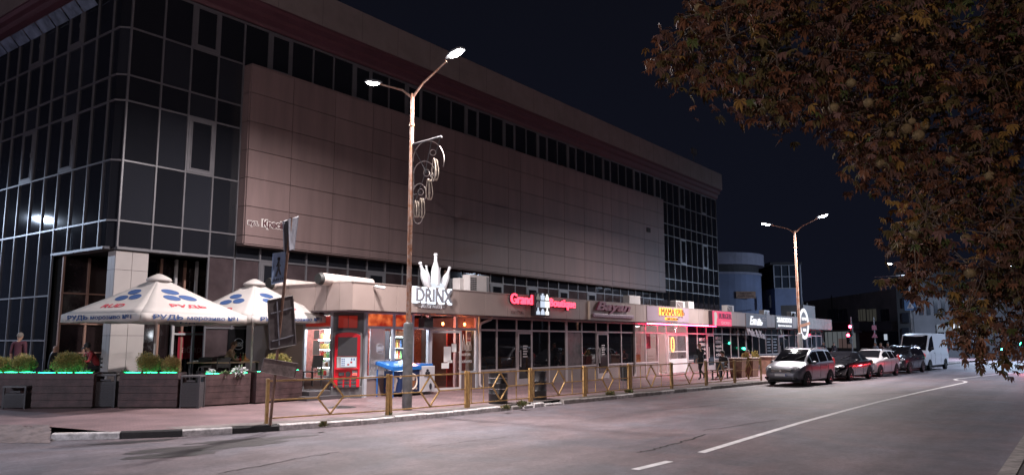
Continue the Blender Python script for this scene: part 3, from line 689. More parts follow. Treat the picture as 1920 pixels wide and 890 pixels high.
# walls between and behind
w = LMB()
w.box((24.0, 22.6, .1), (XEND, 22.8, 2.92)); 
for x in (23.92, 36.98, 43.85, XEND - .2): w.box((x, YG + .08, .1), (x + .12, 22.6, 2.92))
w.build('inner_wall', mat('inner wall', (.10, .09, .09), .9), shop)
m_brick = mat('dark red brick room', (.20, .06, .045), .8, var=.35, vs=9)
ww = LMB(); ww.box((17.22, 22.5, .1), (23.9, 22.6, 2.92)); ww.build('room_wall', m_brick, shop)
wf = LMB(); wf.box((17.2, YG + .05, .10), (23.9, 22.5, .15)); wf.box((37.1, YG + .05, .10), (43.84, 22.5, .15)); wf.build('room_floor', mat('shop floor tile', (.28, .24, .22), .35), shop)
wm = LMB(); wm.box((37.1, 22.45, .15), (43.84, 22.55, 2.92)); wm.box((37.1, YG + .1, .15), (37.15, 22.45, 2.92)); wm.box((43.78, YG + .1, .15), (43.83, 22.45, 2.92)); wm.build('room_wall', mat('pale pink wall', (.55, .45, .44), .7), shop)
# shopfronts: mullions, transoms, panes, risers
ZT, ZTR, ZS, ZB = 2.86, 2.42, .82, PZ
def front(xs, doors=(), zs=ZS, glass=m_dkg, frame=m_sfr, riser=m_ris, lower=True, upper=None):
    fr = LMB()
    for k, x in enumerate(xs):
        wd = .09 if k in (0, len(xs) - 1) else .07
        fr.box((x - wd / 2, YG - .05, ZB), (x + wd / 2, YG + .05, 2.93))
    for (z, h) in ((ZT + .035, .07), (ZTR, .07)): fr.box((xs[0] + .045, YG - .045, z - h / 2), (xs[-1] - .045, YG + .045, z + h / 2))
    for k in range(len(xs) - 1):
        a, b = xs[k] + .036, xs[k + 1] - .036
        g = LMB(); g.box((a, YG - .012, ZTR + .036), (b, YG + .008, ZT)); g.build('transom_pane', upper or glass, shop)
        if k in doors: continue
        fr.box((a, YG - .045, zs - .035), (b, YG + .045, zs + .035))
        j = random.uniform(-.006, .006)
        g = LMB(); y = YG - .012
        g.add([(a, y, zs + .036), (b, y + j, zs + .036), (b, y + j * .5, ZTR - .036), (a, y - j * .4, ZTR - .036)] + [(a, y + .02, zs + .036), (b, y + j + .02, zs + .036), (b, y + j * .5 + .02, ZTR - .036), (a, y - j * .4 + .02, ZTR - .036)],
              [(0, 1, 2, 3), (7, 6, 5, 4), (0, 4, 5, 1), (1, 5, 6, 2), (2, 6, 7, 3), (3, 7, 4, 0)])
        g.build('shop_window', glass, shop)
        q = LMB(); q.box((a, YG - .02, ZB), (b, YG + .03, zs - .036)); q.build('riser_panel', riser, shop)
    fr.build('shopfront_frame', frame, shop)
def door(x0, x1, ang=0, glass=m_dkg, frame=m_sfr, zsill=.30, handle_side=0, hinge=0, dy=0.0, white=False):
    """a hinged glazed door between x0 and x1; ang opens it outwards"""
    t = LMB(); L_ = x1 - x0 - .08; hx = x0 + .04 if hinge == 0 else x1 - .04; sgn = 1 if hinge == 0 else -1
    u = Vector((sgn * math.cos(R_(ang)), -math.sin(R_(ang)), 0)); n = Vector((-math.sin(R_(ang)) * sgn, -math.cos(R_(ang)), 0)); o = Vector((hx, YG - .03 + dy, ZB + .02)); H = ZTR - .04 - ZB - .03
    def P(a, b, c, d, z, th, mb): mb.prism([(a, b), (c, b), (c, d), (a, d)], o + n * z, u, (0, 0, 1), n * th)
    P(0, 0, .08, H, 0, .05, t); P(L_ - .08, 0, L_, H, 0, .05, t); P(.08, H - .09, L_ - .08, H, 0, .05, t); P(.08, 0, L_ - .08, zsill, 0, .05, t); P(.08, zsill + .38, L_ - .08, zsill + .43, 0, .05, t) if zsill > .5 else None
    d = t.build('shop_door', frame, shop)
    g = LMB(); P(.08, zsill, L_ - .08, H - .09, .015, .02, g); g.build('pane', glass, d)
    h = LMB(); hp = .13 if handle_side == 0 else L_ - .13
    a = o + u * hp + n * .10
    h.tube([a + Vector((0, 0, .75)), a + Vector((0, 0, 1.45))], .018, 8)
    for z in (.8, 1.4): h.tube([a + Vector((0, 0, z)), a + Vector((0, 0, z)) - n * .06], .012, 6)
    h.build('handle', mat('door handle steel', (.62, .60, .60), .3, .6), d)
    return d, o, u, n, L_, H
# -- corner shop front (lit)
m_bfr = mat('pale blue grey frame', (.46, .47, .52), .4, var=.06, vs=3)
def lit_front():
    fr = LMB(); xs = [17.90, 19.19, 20.12, 20.98, 22.50, 23.74]
    for k, x in enumerate(xs): fr.box((x - .055, YG - .055, ZB), (x + .055, YG + .055, 2.99))
    for z, h in ((2.95, .1), (2.44, .09)): fr.box((17.955, YG - .05, z - h / 2), (23.68, YG + .05, z + h / 2))
    for k in (0, 1, 2, 4): fr.box((xs[k] + .056, YG - .05, .74), (xs[k + 1] - .056, YG + .05, .84))
    # chamfered and terrace side
    for (x, y) in ((17.13, 20.16), (17.11, 21.55)): fr.box((x - .05, y - .05, ZB), (x + .05, y + .05, 2.93))
    for z in (.72, 2.42, 2.88): fr.box((17.06, 20.21, z - .045), (17.16, 21.5, z + .045))
    fr.build('shopfront_frame', m_bfr, shop)
    cw = LMB(); cw.prism([(0, 0), (1.03, 0), (1.03, 2.79), (0, 2.79)], (17.82, YG + .02, ZB), (-.713, .701, 0), (0, 0, 1), (.04, .04, 0)); cw.build('corner_wall', mat('dark grey corner panel', (.09, .085, .09), .6, var=.1), shop)
    for k in (0, 1, 2, 4):
        a, b = xs[k] + .056, xs[k + 1] - .056
        g = LMB(); g.box((a, YG - .01, .842), (b, YG + .006, 2.394)); g.build('shop_window', m_clear, shop)
        q = LMB(); q.box((a, YG - .02, ZB), (b, YG + .03, .738)); q.build('riser_panel', m_ris, shop)
    g = LMB(); g.box((17.105, 20.21, .766), (17.12, 21.5, 2.374)); g.build('shop_window', m_clear, shop)
    q = LMB(); q.box((17.1, 20.21, ZB), (17.14, 21.5, .674)); q.box((17.1, 21.6, ZB), (17.2, 24.9, 2.92)); q.build('riser_panel', m_fas, shop)
    # warm backlit banners in the top lights
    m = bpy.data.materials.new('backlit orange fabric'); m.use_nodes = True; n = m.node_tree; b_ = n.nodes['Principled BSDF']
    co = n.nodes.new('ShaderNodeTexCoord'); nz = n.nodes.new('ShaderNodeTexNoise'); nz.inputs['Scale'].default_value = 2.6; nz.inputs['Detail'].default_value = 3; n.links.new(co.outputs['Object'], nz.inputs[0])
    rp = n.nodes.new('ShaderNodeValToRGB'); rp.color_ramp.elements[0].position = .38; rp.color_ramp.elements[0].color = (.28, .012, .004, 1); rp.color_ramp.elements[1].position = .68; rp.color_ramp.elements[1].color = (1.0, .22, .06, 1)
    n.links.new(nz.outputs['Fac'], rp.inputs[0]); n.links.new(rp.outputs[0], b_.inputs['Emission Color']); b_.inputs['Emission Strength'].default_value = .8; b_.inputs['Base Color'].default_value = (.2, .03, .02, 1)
    for k in (0, 1):
        g = LMB(); g.box((xs[k] + .056, YG - .012, 2.486), (xs[k + 1] - .056, YG + .01, 2.898)); g.build('transom_pane', m, shop)
    for k in (2, 3, 4):
        g = LMB(); g.box((xs[k] + .056, YG - .012, 2.486), (xs[k + 1] - .056, YG + .01, 2.898)); g.build('transom_pane', glassmat('reddish glass', (.85, .55, .5), .08), shop)
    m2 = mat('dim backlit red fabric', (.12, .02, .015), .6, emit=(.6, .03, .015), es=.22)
    for (s0, s1) in ((.20, .49), (.51, .82)):
        g = LMB(); g.prism([(s0, 2.42), (s1, 2.42), (s1, 2.82), (s0, 2.82)], Vector((17.82, YG + .02, 0)) + Vector((-.012, -.012, 0)), (-.713, .701, 0), (0, 0, 1), (-.01, -.01, 0)); g.build('transom_pane', m2, shop)
    g = LMB(); g.box((17.10, 20.21, 2.47), (17.12, 21.5, 2.83)); g.build('transom_pane', m2, shop)
    return xs
xs0 = lit_front()
d_, o_, u_, n_v, L_, H_ = door(20.98, 22.50, 12, glassmat('door glass', (.75, .62, .60), .10), mat('white door frame', (.60, .57, .58), .4), .12, handle_side=1, hinge=0)
# notices on the door and window lettering
m_paper = mat('white notice paper', (.72, .70, .70), .8)
nb = LMB()
for (a, b, c, d) in ((.62, 1.05, .95, 1.62), (.98, 1.42, 1.2, 1.72), (.80, 1.02, 1.02, 1.12), (.52, .82, .86, 1.02)): nb.prism([(a, b), (c, b), (c, d), (a, d)], o_ + n_v * .04, u_, (0, 0, 1), n_v * .004)
nb.build('notice', m_paper, shop)
vl = LMB(); bcx = gx(712, YG); burger(vl, (bcx, YG - .02, 1.72), .30); letters(vl, 'Бургери', (bcx, YG - .022, 1.20), (1, 0, 0), (0, 0, 1), (0, -1, 0), W=.80, t=.006, offset=.01)
for k in range(7): vl.tube([(bcx - .42 + k * .14, YG - .02, .98), (bcx - .36 + k * .14, YG - .02, 1.12), (bcx - .30 + k * .14, YG - .02, 1.0)], .014, 5)
acx = gx(871, YG)
letters(vl, 'Алкоголь', (acx, YG - .022, 1.42), (1, 0, 0), (0, 0, 1), (0, -1, 0), W=.74, t=.006, offset=.012)
letters(vl, 'виробника', (acx, YG - .022, 1.12), (1, 0, 0), (0, 0, 1), (0, -1, 0), W=.84, t=.006, offset=.012)
for k, (hh, ww) in enumerate(((.62, .09), (.62, .09), (.34, .12), (.34, .12))):
    x = acx - .32 + k * .19; z0 = 1.62
    pts = [(x, YG - .02, z0), (x, YG - .02, z0 + hh * .55), (x + ww * .35, YG - .02, z0 + hh * .75), (x + ww * .35, YG - .02, z0 + hh), (x + ww * .65, YG - .02, z0 + hh), (x + ww * .65, YG - .02, z0 + hh * .75), (x + ww, YG - .02, z0 + hh * .55), (x + ww, YG - .02, z0), (x, YG - .02, z0)]
    vl.tube(pts, .008, 5)
vl.build('window_lettering', m_wv, shop)
ns = LMB(); nx_ = gx(878, YG); ns.mat(0).box((nx_ - .13, YG - .03, 1.94), (nx_ + .13, YG - .014, 2.36)); ns.mat(1)
ns.tube([(nx_ + .09 * math.cos(t), YG - .036, 2.2 + .09 * math.sin(t)) for t in np.linspace(0, 2 * math.pi, 20)], .013, 5); ns.bar((nx_ - .065, YG - .036, 2.265), (nx_ + .065, YG - .036, 2.135), .022, .008); ns.box((nx_ - .1, YG - .034, 1.98), (nx_ + .1, YG - .030, 2.05))
ns.build('no_smoking_notice', [mat('notice pink', (.62, .42, .36), .7), mat('notice red', (.50, .04, .03), .6)], shop)
# red panel behind the last pane
rp_ = LMB(); rp_.box((22.6, YG + .5, .2), (23.7, YG + .54, 2.42)); rp_.build('inner_screen', mat('deep red screen', (.26, .025, .02), .6), shop)
# -- the dark shops
front([23.94, 25.04, 26.40, 27.52, 28.87, 30.25], doors=(2,))
door(26.40, 27.52, 0, zsill=.25, handle_side=0)
front([30.34, 31.66, 33.0, 34.16, 35.54, 36.93], doors=(2,))
door(33.0, 34.16, 0, zsill=.25, handle_side=0)
front([37.05, 38.29, 39.77, 40.9, 42.25, 43.70], doors=(2, 3), glass=m_clear)
door(41.0, 43.60, 0, glass=glassmat('grill glass', (.8, .78, .78), .12), frame=mat('white door frame', (.60, .57, .58), .4), zsill=.80, handle_side=0)
front([43.80, 45.27, 46.68, 47.86, 49.32, 50.84, 52.21, 53.7], doors=(2,))
door(46.68, 47.86, 0, zsill=.3)
front([53.8, 55.0, 56.45, 57.92, 59.36, 60.83, 62.15, 63.51, 65.21], doors=(5,), zs=1.0)
door(60.83, 62.15, 0, zsill=.4)
front([65.3, 67.13, 68.36, 69.79, 71.27, 72.98], doors=(2,), zs=1.0)
door(68.36, 69.79, 0, zsill=.4)
# notices, posters and lettering on the dark shops
vp = LMB()
for cx in (26.95, 33.58):
    for k in range(5): vp.box((cx - .16, YG - .095, 1.30 + k * .11), (cx + .16 - .05 * (k % 2), YG - .088, 1.36 + k * .11))
vp.build('opening_hours', mat('pale hours vinyl', (.50, .46, .47), .7), shop)
pp = LMB(); pp.box((30.42, YG - .03, .88), (31.60, YG - .014, 2.36)); pp.build('window_poster', mat('grey window poster', (.16, .11, .11), .35, var=.75, vs=2.2, c2=(.04, .03, .03)), shop)
wp = LMB()
for (x, zz_) in ((45.55, (2.05, 1.75, 1.45, 1.2)), (48.2, (2.15, 1.9, 1.62, 1.36, 1.08))):
    for i, z in enumerate(zz_):
        letters(wp, ('меню', 'кава', 'чай', 'піца', 'сік')[i], (x, YG - .02, z - .08), (1, 0, 0), (0, 0, 1), (0, -1, 0), W=.95, H=.2, t=.006, center=False, offset=.02)
wp.build('window_lettering', mat('rosy window vinyl', (.50, .43, .44), .7), shop)
w2 = LMB()
for i in range(5):
    for x in (58.05, 59.5): w2.box((x + .15, YG - .03, 1.2 + i * .22), (x + 1.05 - .2 * (i % 2), YG - .02, 1.28 + i * .22))
w2.build('window_lettering', mat('grey window vinyl', (.24, .24, .26), .7), shop)
mb_ = LMB(); a_, b_ = gx(1221, YG), gx(1232, YG); mb_.box((a_, YG + .4, 1.55), (b_, YG + .43, 2.42)); mb_.build('menu_board', mat('red menu board', (.35, .03, .06), .5), shop)
# drainpipes
dp = LMB(); xp = 23.84
dp.tube([(xp + .55, YG - .28, 2.92), (xp + .5, YG - .28, 2.84), (xp + .08, YG - .12, 2.68), (xp, YG - .12, 2.58), (xp, YG - .12, .32), (xp + .02, YG - .2, .2)], .05, 10); dp.build('drainpipe', mat('pale pipe', (.42, .36, .36), .5, var=.1), shop, smooth=40)
dp = LMB(); dp.tube([(36.9, YG - .1, 2.9), (36.9, YG - .1, .3)], .05, 10); dp.build('drainpipe', MATS['pale pipe'], shop, smooth=40)
# entrance steps by the terrace
st = thing('entrance_step', 'dark two-tread step below the side window of the corner shop', 'steps', (16.6, 20.2, 0))
sb = MB(); sb.box((-.9, -.62, .12), (.75, .75, .26)); sb.build('tread', mat('dark step', (.06, .05, .055), .8, var=.2), st, bevel=.01); sb = MB(); sb.box((-.6, -.35, .262), (.75, .75, .40)); sb.build('tread', MATS['dark step'], st, bevel=.01)
# red tube under the fascia
rt = thing('neon_tube', 'glowing red light tube under the fascia above the grill door', 'neon light', (37.6, 18.9, 0))
tb = MB(); tb.tube([(0, 0, 2.905), (4.6, 0, 2.905), (9.6, 0, 2.905)], .018, 8); tb.build('tube', emat('red neon', (1.0, .03, .10), 85), rt, smooth=True)
tb = MB()
for x in (0.1, 2.4, 4.7, 7.1, 9.4): tb.box((x, -.02, 2.9), (x + .04, .02, 2.935))
tb.build('clip', m_galv, rt)
# interiors -----------------------------------------------------------------
def room_light(x, y, z, W, c, r=.15):
    la = bpy.data.lights.new('room light', 'POINT'); la.energy = W; la.color = c; la.shadow_soft_size = r
    o = bpy.data.objects.new('room_light', la); col.objects.link(o); o.location = (x, y, z); return o
def ceiling_lamp(label, x, y, z, W, c, es, group='ceiling lights inside the shops', sx=.6, sy=.3):
    t = thing('ceiling_light', label, 'ceiling light', (x, y, z), 0, group)
    b = MB(); b.box((-sx / 2, -sy / 2, -.02), (sx / 2, sy / 2, .06)); b.build('housing', m_lum, t)
    b = MB(); b.box((-sx / 2 + .03, -sy / 2 + .03, -.035), (sx / 2 - .03, sy / 2 - .03, -.022)); b.build('diffuser', emat('diffuser %s' % (c,), c, es), t)
    room_light(x, y, z - .15, W, c).parent = None
ceiling_lamp('flat white ceiling light inside the corner shop above the drinks fridge', 19.1, 20.7, 2.84, 380, (.86, .92, 1.0), 9)
ceiling_lamp('flat white ceiling light inside the corner shop behind its side window', 17.75, 21.3, 2.84, 180, (.9, .93, 1.0), 8)
ceiling_lamp('flat warm ceiling light inside the grill shop behind the open doorway', 40.3, 21.0, 2.84, 200, (1.0, .84, .80), 10)
ceiling_lamp('flat pinkish ceiling light inside the grill shop by its first window', 38.2, 21.2, 2.84, 150, (1.0, .82, .82), 8)
# hanging bulbs
e_bulb = emat('warm filament', (1.0, .50, .16), 28)
for i, px in enumerate((809, 830, 871)):
    x = gx(px, YG + .45); t = thing('pendant_bulb', ['warm bare bulb hanging beside the black speaker box', 'warm bare bulb hanging above the glass shop door', 'warm bare bulb hanging above the red window with white lettering'][i], 'light bulb', (x, YG + .45, 2.66), 0, 'pendant bulbs in the corner shop')
    b = MB(); b.ball((0, 0, -.02), (.05, .05, .065), 12, 8); b.build('bulb', e_bulb, t, smooth=True)
    b = MB(); b.tube([(0, 0, .04), (0, 0, .1), (0, 0, .26)], [.028, .02, .006], 8); b.build('cord', mat('black cord', (.02, .02, .02), .6), t)
    room_light(x, YG + .6, 2.45, 32, (1.0, .42, .16), .06)
room_light(21.6, YG + 1.1, 2.2, 60, (1.0, .35, .2), .2)
# fridge
def product_rows(parent, x0, x1, y, zlist, h, seed, names=('bottle',), cols=None, w=.07, axis='x'):
    rnd = random.Random(seed)
    for z in zlist:
        x = x0
        while x < x1 - w:
            c = rnd.choice(cols); k = MB(); hh = h * rnd.uniform(.75, 1.0); r = w * .42
            if axis == 'x': cx, cy = x + w / 2, y
            else: cx, cy = y, x + w / 2
            if names[0] == 'bottle': k.lathe([(r, z), (r, z + hh * .55), (r * .45, z + hh * .75), (r * .38, z + hh)], (cx, cy, 0), 8)
            else: k.box((cx - w * .44, cy - w * .44, z), (cx + w * .44, cy + w * .44, z + hh))
            o = k.build(names[0], c, parent, smooth=40 if names[0] == 'bottle' else False)
            x += w * rnd.uniform(1.0, 1.25)
pcols = [mat('product %d' % i, c, .3) for i, c in enumerate([(.5, .35, .1), (.12, .3, .1), (.5, .05, .04), (.7, .7, .7), (.1, .2, .45), (.6, .45, .2), (.25, .1, .04), (.7, .6, .55)])]
fx = gx(753, 20.4)
frg = thing('drinks_fridge', 'lit glass-door drinks fridge standing inside the corner shop', 'fridge', (fx, 20.6, .15))
b = MB(); b.box((-.42, 0, 0), (.42, .6, .25)); b.box((-.42, 0, 2.0), (.42, .6, 2.2)); b.box((-.42, 0, .25), (-.37, .6, 2.0)); b.box((.37, 0, .25), (.42, .6, 2.0)); b.box((-.37, .56, .25), (.37, .6, 2.0)); b.build('cabinet', mat('fridge black', (.03, .03, .035), .4), frg)
b = MB()
for z in (.3, .72, 1.14, 1.56): b.box((-.37, .05, z), (.37, .55, z + .02))
b.build('shelf', mat('fridge shelf', (.7, .7, .72), .4), frg)
b = MB(); b.box((-.36, .1, 1.97), (.36, .16, 1.99)); b.box((-.365, .02, .3), (-.345, .04, 1.95)); b.box((.345, .02, .3), (.365, .04, 1.95)); b.build('light_strip', emat('fridge light', (.85, .94, 1.0), 14), frg)
product_rows(frg, -.34, .34, .12, (.32, .74, 1.16, 1.58), .33, 3, cols=pcols, w=.085)
room_light(fx, 20.3, 1.5, 70, (.85, .93, 1.0), .2)
pn = LMB(); pa = gx(698, 20.2); pb_ = gx(716, 20.2); pn.box((pa, 20.3, .4), (pb_ + .25, 20.34, 2.5)); pn.build('menu_column', mat('white column board', (.62, .62, .64), .7), shop)
# shelves of bottles
sh = thing('bottle_shelf', 'tall red shelf of bottles inside the corner shop beside its door', 'shelf', (21.0, 21.2, .15))
b = MB()
for z in (.2, .62, 1.04, 1.46, 1.88): b.box((-.9, 0, z), (.9, .35, z + .025))
for x in (-.92, .9): b.box((x, 0, 0), (x + .03, .35, 2.2))
b.box((-.92, .35, 0), (.93, .38, 2.2)); b.build('rack', mat('red shelf', (.36, .07, .05), .5), sh)
product_rows(sh, -.86, .86, .1, (.225, .645, 1.065, 1.485), .32, 5, cols=pcols, w=.105)
cb = thing('counter', 'red shop counter behind the corner shop window', 'counter', (20.55, 20.35, .15)); b = MB(); b.box((-.28, 0, 0), (.3, .5, 1.15)); b.build('body', mat('counter red', (.35, .05, .035), .5), cb, bevel=.01); b = MB(); b.box((-.31, -.03, 1.152), (.33, .53, 1.19)); b.build('worktop', mat('worktop dark', (.05, .03, .03), .4), cb)
# display behind the terrace window
dsp = thing('display_case', 'white lit display shelf of goods behind the terrace side window', 'display case', (17.62, 20.3, .15))
b = MB()
for z in (.65, .95, 1.25, 1.55, 1.88): b.box((0, 0, z), (.3, 1.2, z + .02))
b.box((.3, 0, 0), (.33, 1.2, 2.3)); b.build('rack', mat('display white', (.62, .64, .68), .5), dsp)
b = MB()
for z in (.92, 1.22, 1.52, 1.85): b.box((.0, .03, z), (.02, 1.17, z + .02))
b.build('light_strip', emat('display light', (.88, .94, 1.0), 22), dsp)
room_light(17.38, 20.9, 2.25, 45, (.9, .93, 1.0), .15)
product_rows(dsp, .02, 1.2, .1, (.67, .97, 1.27, 1.57, 1.9), .2, 9, ('package',), cols=pcols, w=.14, axis='y')
ps = LMB(); ps.box((17.09, 20.75, 1.52), (17.1, 21.08, 2.0)); ps.box((17.09, 20.8, 2.06), (17.1, 21.05, 2.34)); ps.build('window_notice', m_paper, shop)
pl2 = LMB(); letters(pl2, 'хотдоги', (17.095, 20.8, 1.0), (0, -1, 0), (0, 0, 1), (-1, 0, 0), W=.7, t=.005, offset=.012); pl2.build('window_lettering', m_wv, shop)
# grill: counter and glowing badge
gc_ = thing('counter', 'orange wood counter inside the grill shop doorway', 'counter', (40.6, 21.2, .15)); b = MB(); b.box((-.9, 0, 0), (.6, .6, 1.05)); b.build('body', mat('orange wood', (.45, .20, .07), .5, var=.2, vs=4), gc_, bevel=.01); b = MB(); b.box((-.94, -.04, 1.052), (.64, .64, 1.09)); b.build('worktop', mat('pale worktop', (.5, .45, .42), .4), gc_)
# ================================================================ signs of the shops
XU, ZU, NU = (1, 0, 0), (0, 0, 1), (0, -1, 0)
# bottles sign on the corner shop
sg = thing('shop_sign', 'white halo-lit letter sign of the corner alcohol shop with drinks name', 'shop sign', (20.4, YFS, 3.5), 0, 'signs along the shop fascia')
def T(name, m, s, z, W, H, off=.05, t=.05, x=0, parent=None, shear=0, bold=.0, yo=0, space=1.0):
    b = MB(); letters(b, s, (x, -off - yo, z), XU, ZU, NU, W=W, H=H, t=t, offset=bold, shear=shear, space=space); return b.build(name, m, parent)
m_wpl = mat('white letter plastic', (.70, .72, .76), .4)
m_dlt = mat('grey letter face', (.24, .24, .27), .4)
hl = emat('cold halo light', (.78, .88, 1.0), 2.6)
T('halo', hl, 'DRINX', -.20, 2.08, .57, .012, .03, 0, sg, bold=.075)
T('lettering', m_dlt, 'DRINX', -.155, 1.92, .48, .10, .05, 0, sg, bold=.02)
T('small_lettering', m_wpl, '– ALCOMARKET –', -.36, 1.35, .13, .03, .02, -.05, sg, bold=.015)
bs = thing('bottle_sign', 'cluster of five white oversized bottles fanned out above the corner shop sign', 'bottle sculpture', (20.75, 18.88, 3.86))
def bottle(h, r, tilt, x, z, yy=0):
    b = MB(); M = Matrix.Translation((x, yy, z)) @ Matrix.Rotation(R_(tilt), 4, 'Y')
    pr = [(r * .92, 0), (r, .02), (r, h * .42), (r * .8, h * .56), (r * .45, h * .72), (r * .36, h * .80), (r * .36, h * .93), (r * .44, h * .935), (r * .44, h * .985), (r * .36, h)]
    b.lathe(pr, n=10, M=M); o = b.build('bottle', m_wpl, bs, smooth=30)
bottle(.98, .15, -27, -.36, .03, .02); bottle(1.17, .165, 0, 0.0, .12, 0); bottle(.93, .14, 27, .40, .02, .03); bottle(.72, .10, -10, -.22, .12, .14); bottle(.70, .10, 11, .26, .12, .14)
b = MB(); b.box((-.36, -.12, -.02), (.36, .14, .20)); b.build('base', emat('lit white base', (.85, .90, 1.0), .9), bs, bevel=.015)
# wine boutique
sg = thing('shop_sign', 'glowing red serif letters either side of a black box of bottle shapes', 'shop sign', (27.05, YFS, 3.5), 0, 'signs along the shop fascia')
er = emat('red letter face', (1.0, .045, .085), 3.6)
T('lettering', er, 'Grand', -.02, 1.5, .42, .10, .06, -1.36, sg, bold=.012); T('lettering', er, 'Boutique', -.15, 2.1, .46, .10, .06, 1.72, sg, bold=.012)
mdk = mat('dark red shade', (.04, .012, .018), .6)
T('lettering_back', mdk, 'Grand', -.035, 1.55, .44, .02, .07, -1.36, sg, bold=.05); T('lettering_back', mdk, 'Boutique', -.165, 2.15, .48, .02, .07, 1.72, sg, bold=.05)
mfd = mat('unlit letters', (.20, .13, .13), .6); T('small_lettering', mfd, 'CRYSTAL', -.42, .9, .13, .01, .01, -1.5, sg)
b = MB(); b.box((-.56, -.22, -.47), (.56, -.005, .50)); b.build('box', mat('black sign box', (.012, .012, .015), .3), sg, bevel=.01)
ew = emat('lit bottle shape', (.72, .82, 1.0), .8); ewd = emat('dim bottle shape', (.4, .38, .34), .3); ewb = emat('bright bottle shape', (1.0, .98, .92), 1.2)
shapes = {'cone': [(-.11, 0), (.11, 0), (.14, .06), (.03, .26), (-.03, .26), (-.14, .06)], 'wide': [(-.13, 0), (.13, 0), (.15, .2), (.05, .2), (.05, .28), (-.05, .28), (-.05, .2), (-.15, .2)], 'sq': [(-.16, 0), (.16, 0), (.16, .27), (-.16, .27)],
          'neck': [(-.12, 0), (.12, 0), (.13, .12), (.04, .18), (.03, .3), (-.03, .3), (-.04, .18), (-.13, .12)], 'tri': [(-.14, 0), (.14, 0), (.12, .14), (.03, .25), (-.03, .25), (-.12, .14)]}
lay = [('cone', ewd), ('wide', ew), ('cone', ewb), ('tri', mat('bottle grey', (.3, .3, .34), .5)), ('sq', ew), ('sq', ewb), ('neck', ew), ('tri', ew), ('neck', ewb)]
for k, (s, m_) in enumerate(lay):
    b = MB(); c, r_ = k % 3, 2 - k // 3
    b.prism(shapes[s], (-.34 + c * .34, -.225, -.42 + r_ * .31), XU, ZU, (0, -.02, 0)); b.build('bottle_shape', m_, sg)
# script sign with bar
sg = thing('shop_sign', 'unlit burgundy script lettering above a pale lilac bar on the fascia', 'shop sign', (33.5, YFS, 3.4), 0, 'signs along the shop fascia')
mbg = mat('burgundy letters', (.20, .05, .085), .45); b = MB(); b.box((-2.2, -.02, -.33), (2.25, -.002, .42)); b.build('board', m_fas, sg)
T('lettering', mbg, 'Bayan', -.10, 3.4, .56, .06, .10, -.1, sg, shear=.32, bold=.03)
b = MB(); b.box((-2.0, -.12, -.30), (2.0, -.022, -.12)); b.build('bar', mat('lilac bar', (.30, .20, .27), .5), sg, bevel=.03)
T('small_lettering', mat('pale lilac letters', (.50, .40, .47), .5), 'КОМИСІЙНЕ ВЗУТТЯ ТА ОДЯГ', -.27, 3.7, .11, .125, .01, 0, sg, bold=.012)
b = MB(); b.box((-2.36, -.09, -.42), (-2.29, -.003, .42)); b.build('side_strip', mat('pale strip', (.60, .50, .40), .5), sg)
# grill sign
sg = thing('shop_sign', 'mauve board with orange halo-lit grill lettering above the red tube', 'shop sign', (40.1, YFS, 3.4), 0, 'signs along the shop fascia')
b = MB(); b.box((-2.95, -.03, -.36), (2.4, -.002, .44)); b.build('board', mat('mauve board', (.34, .25, .30), .5), sg)
ho = emat('orange halo', (1.0, .34, .05), 3.4)
T('halo', ho, 'MAMA', -.02, 1.75, .42, .033, .03, -.62, sg, bold=.07); T('halo', ho, 'ГРІЛЬ', -.02, 1.28, .42, .033, .03, 1.0, sg, bold=.07); T('halo', ho, 'СМАК ТА ВОГОНЬ', -.27, 1.6, .15, .033, .02, 0, sg, bold=.05)
mdl = mat('dark brown letter face', (.07, .02, .012), .4)
T('lettering', mdl, 'MAMA', -.0, 1.66, .34, .11, .03, -.58, sg, bold=-.012); T('lettering', mdl, 'ГРІЛЬ', -.0, 1.1, .34, .11, .03, 1.04, sg, bold=-.012); T('small_lettering', mdl, 'СМАК ТА ВОГОНЬ', -.255, 1.5, .11, .09, .02, .03, sg)
# red box sign
sg = thing('shop_sign', 'glowing crimson box sign with a pale figure and dark lettering', 'shop sign', (47.1, YFS, 3.36), 0, 'signs along the shop fascia')
b = MB(); b.box((-1.6, -.24, -.47), (1.6, -.002, .49)); b.build('box', mat('sign box side', (.03, .02, .025), .4), sg)
b = MB(); b.box((-1.55, -.262, -.45), (1.58, -.242, .47)); b.build('face', emat('crimson lit face', (1.0, .03, .14), .75), sg)
T('lettering', mat('plum letters', (.12, .004, .03), .5), 'BURGER', 0, 2.1, .34, .265, .02, .48, sg, bold=.03)
T('small_lettering', mat('pale pink letters', (.7, .35, .42), .5), 'CHICKEN', -.36, 1.5, .2, .265, .012, .5, sg, bold=.01)
b = MB(); b.prism([(-.22, -.42), (.1, -.42), (.16, -.1), (.28, .1), (.2, .34), (0, .42), (-.22, .34), (-.18, .05)], (-1.12, -.266, 0), XU, ZU, (0, -.012, 0)); b.build('figure', emat('pale lit figure', (1.0, .8, .75), .55), sg)
# cafe board
sg = thing('shop_sign', 'slate grey board with big white hand-drawn lettering between beige panels', 'shop sign', (54.1, YFS, 3.36), 0, 'signs along the shop fascia')
b = MB(); b.box((-2.15, -.03, -.45), (2.15, -.002, .47)); b.build('board', mat('slate board', (.11, .10, .12), .5), sg)
wl = emat('white lit letters', (.95, .95, 1.0), 1.0)
T('lettering', wl, 'Em', -.28, 1.35, .62, .03, .03, -.75, sg, shear=.3, bold=.03); T('lettering', wl, 'ilь', -.30, 1.2, .5, .03, .03, .55, sg, shear=.3, bold=.03)
T('small_lettering', m_wpl, 'кафе', .2, .6, .1, .03, .02, 1.5, sg); T('small_lettering', m_wpl, 'бар', .02, .6, .1, .03, .02, 1.5, sg)
sg = thing('shop_sign', 'white slanting script letters hung under the fascia below the slate board', 'shop sign', (54.2, YFS + .1, 2.45), 0, 'signs along the shop fascia')
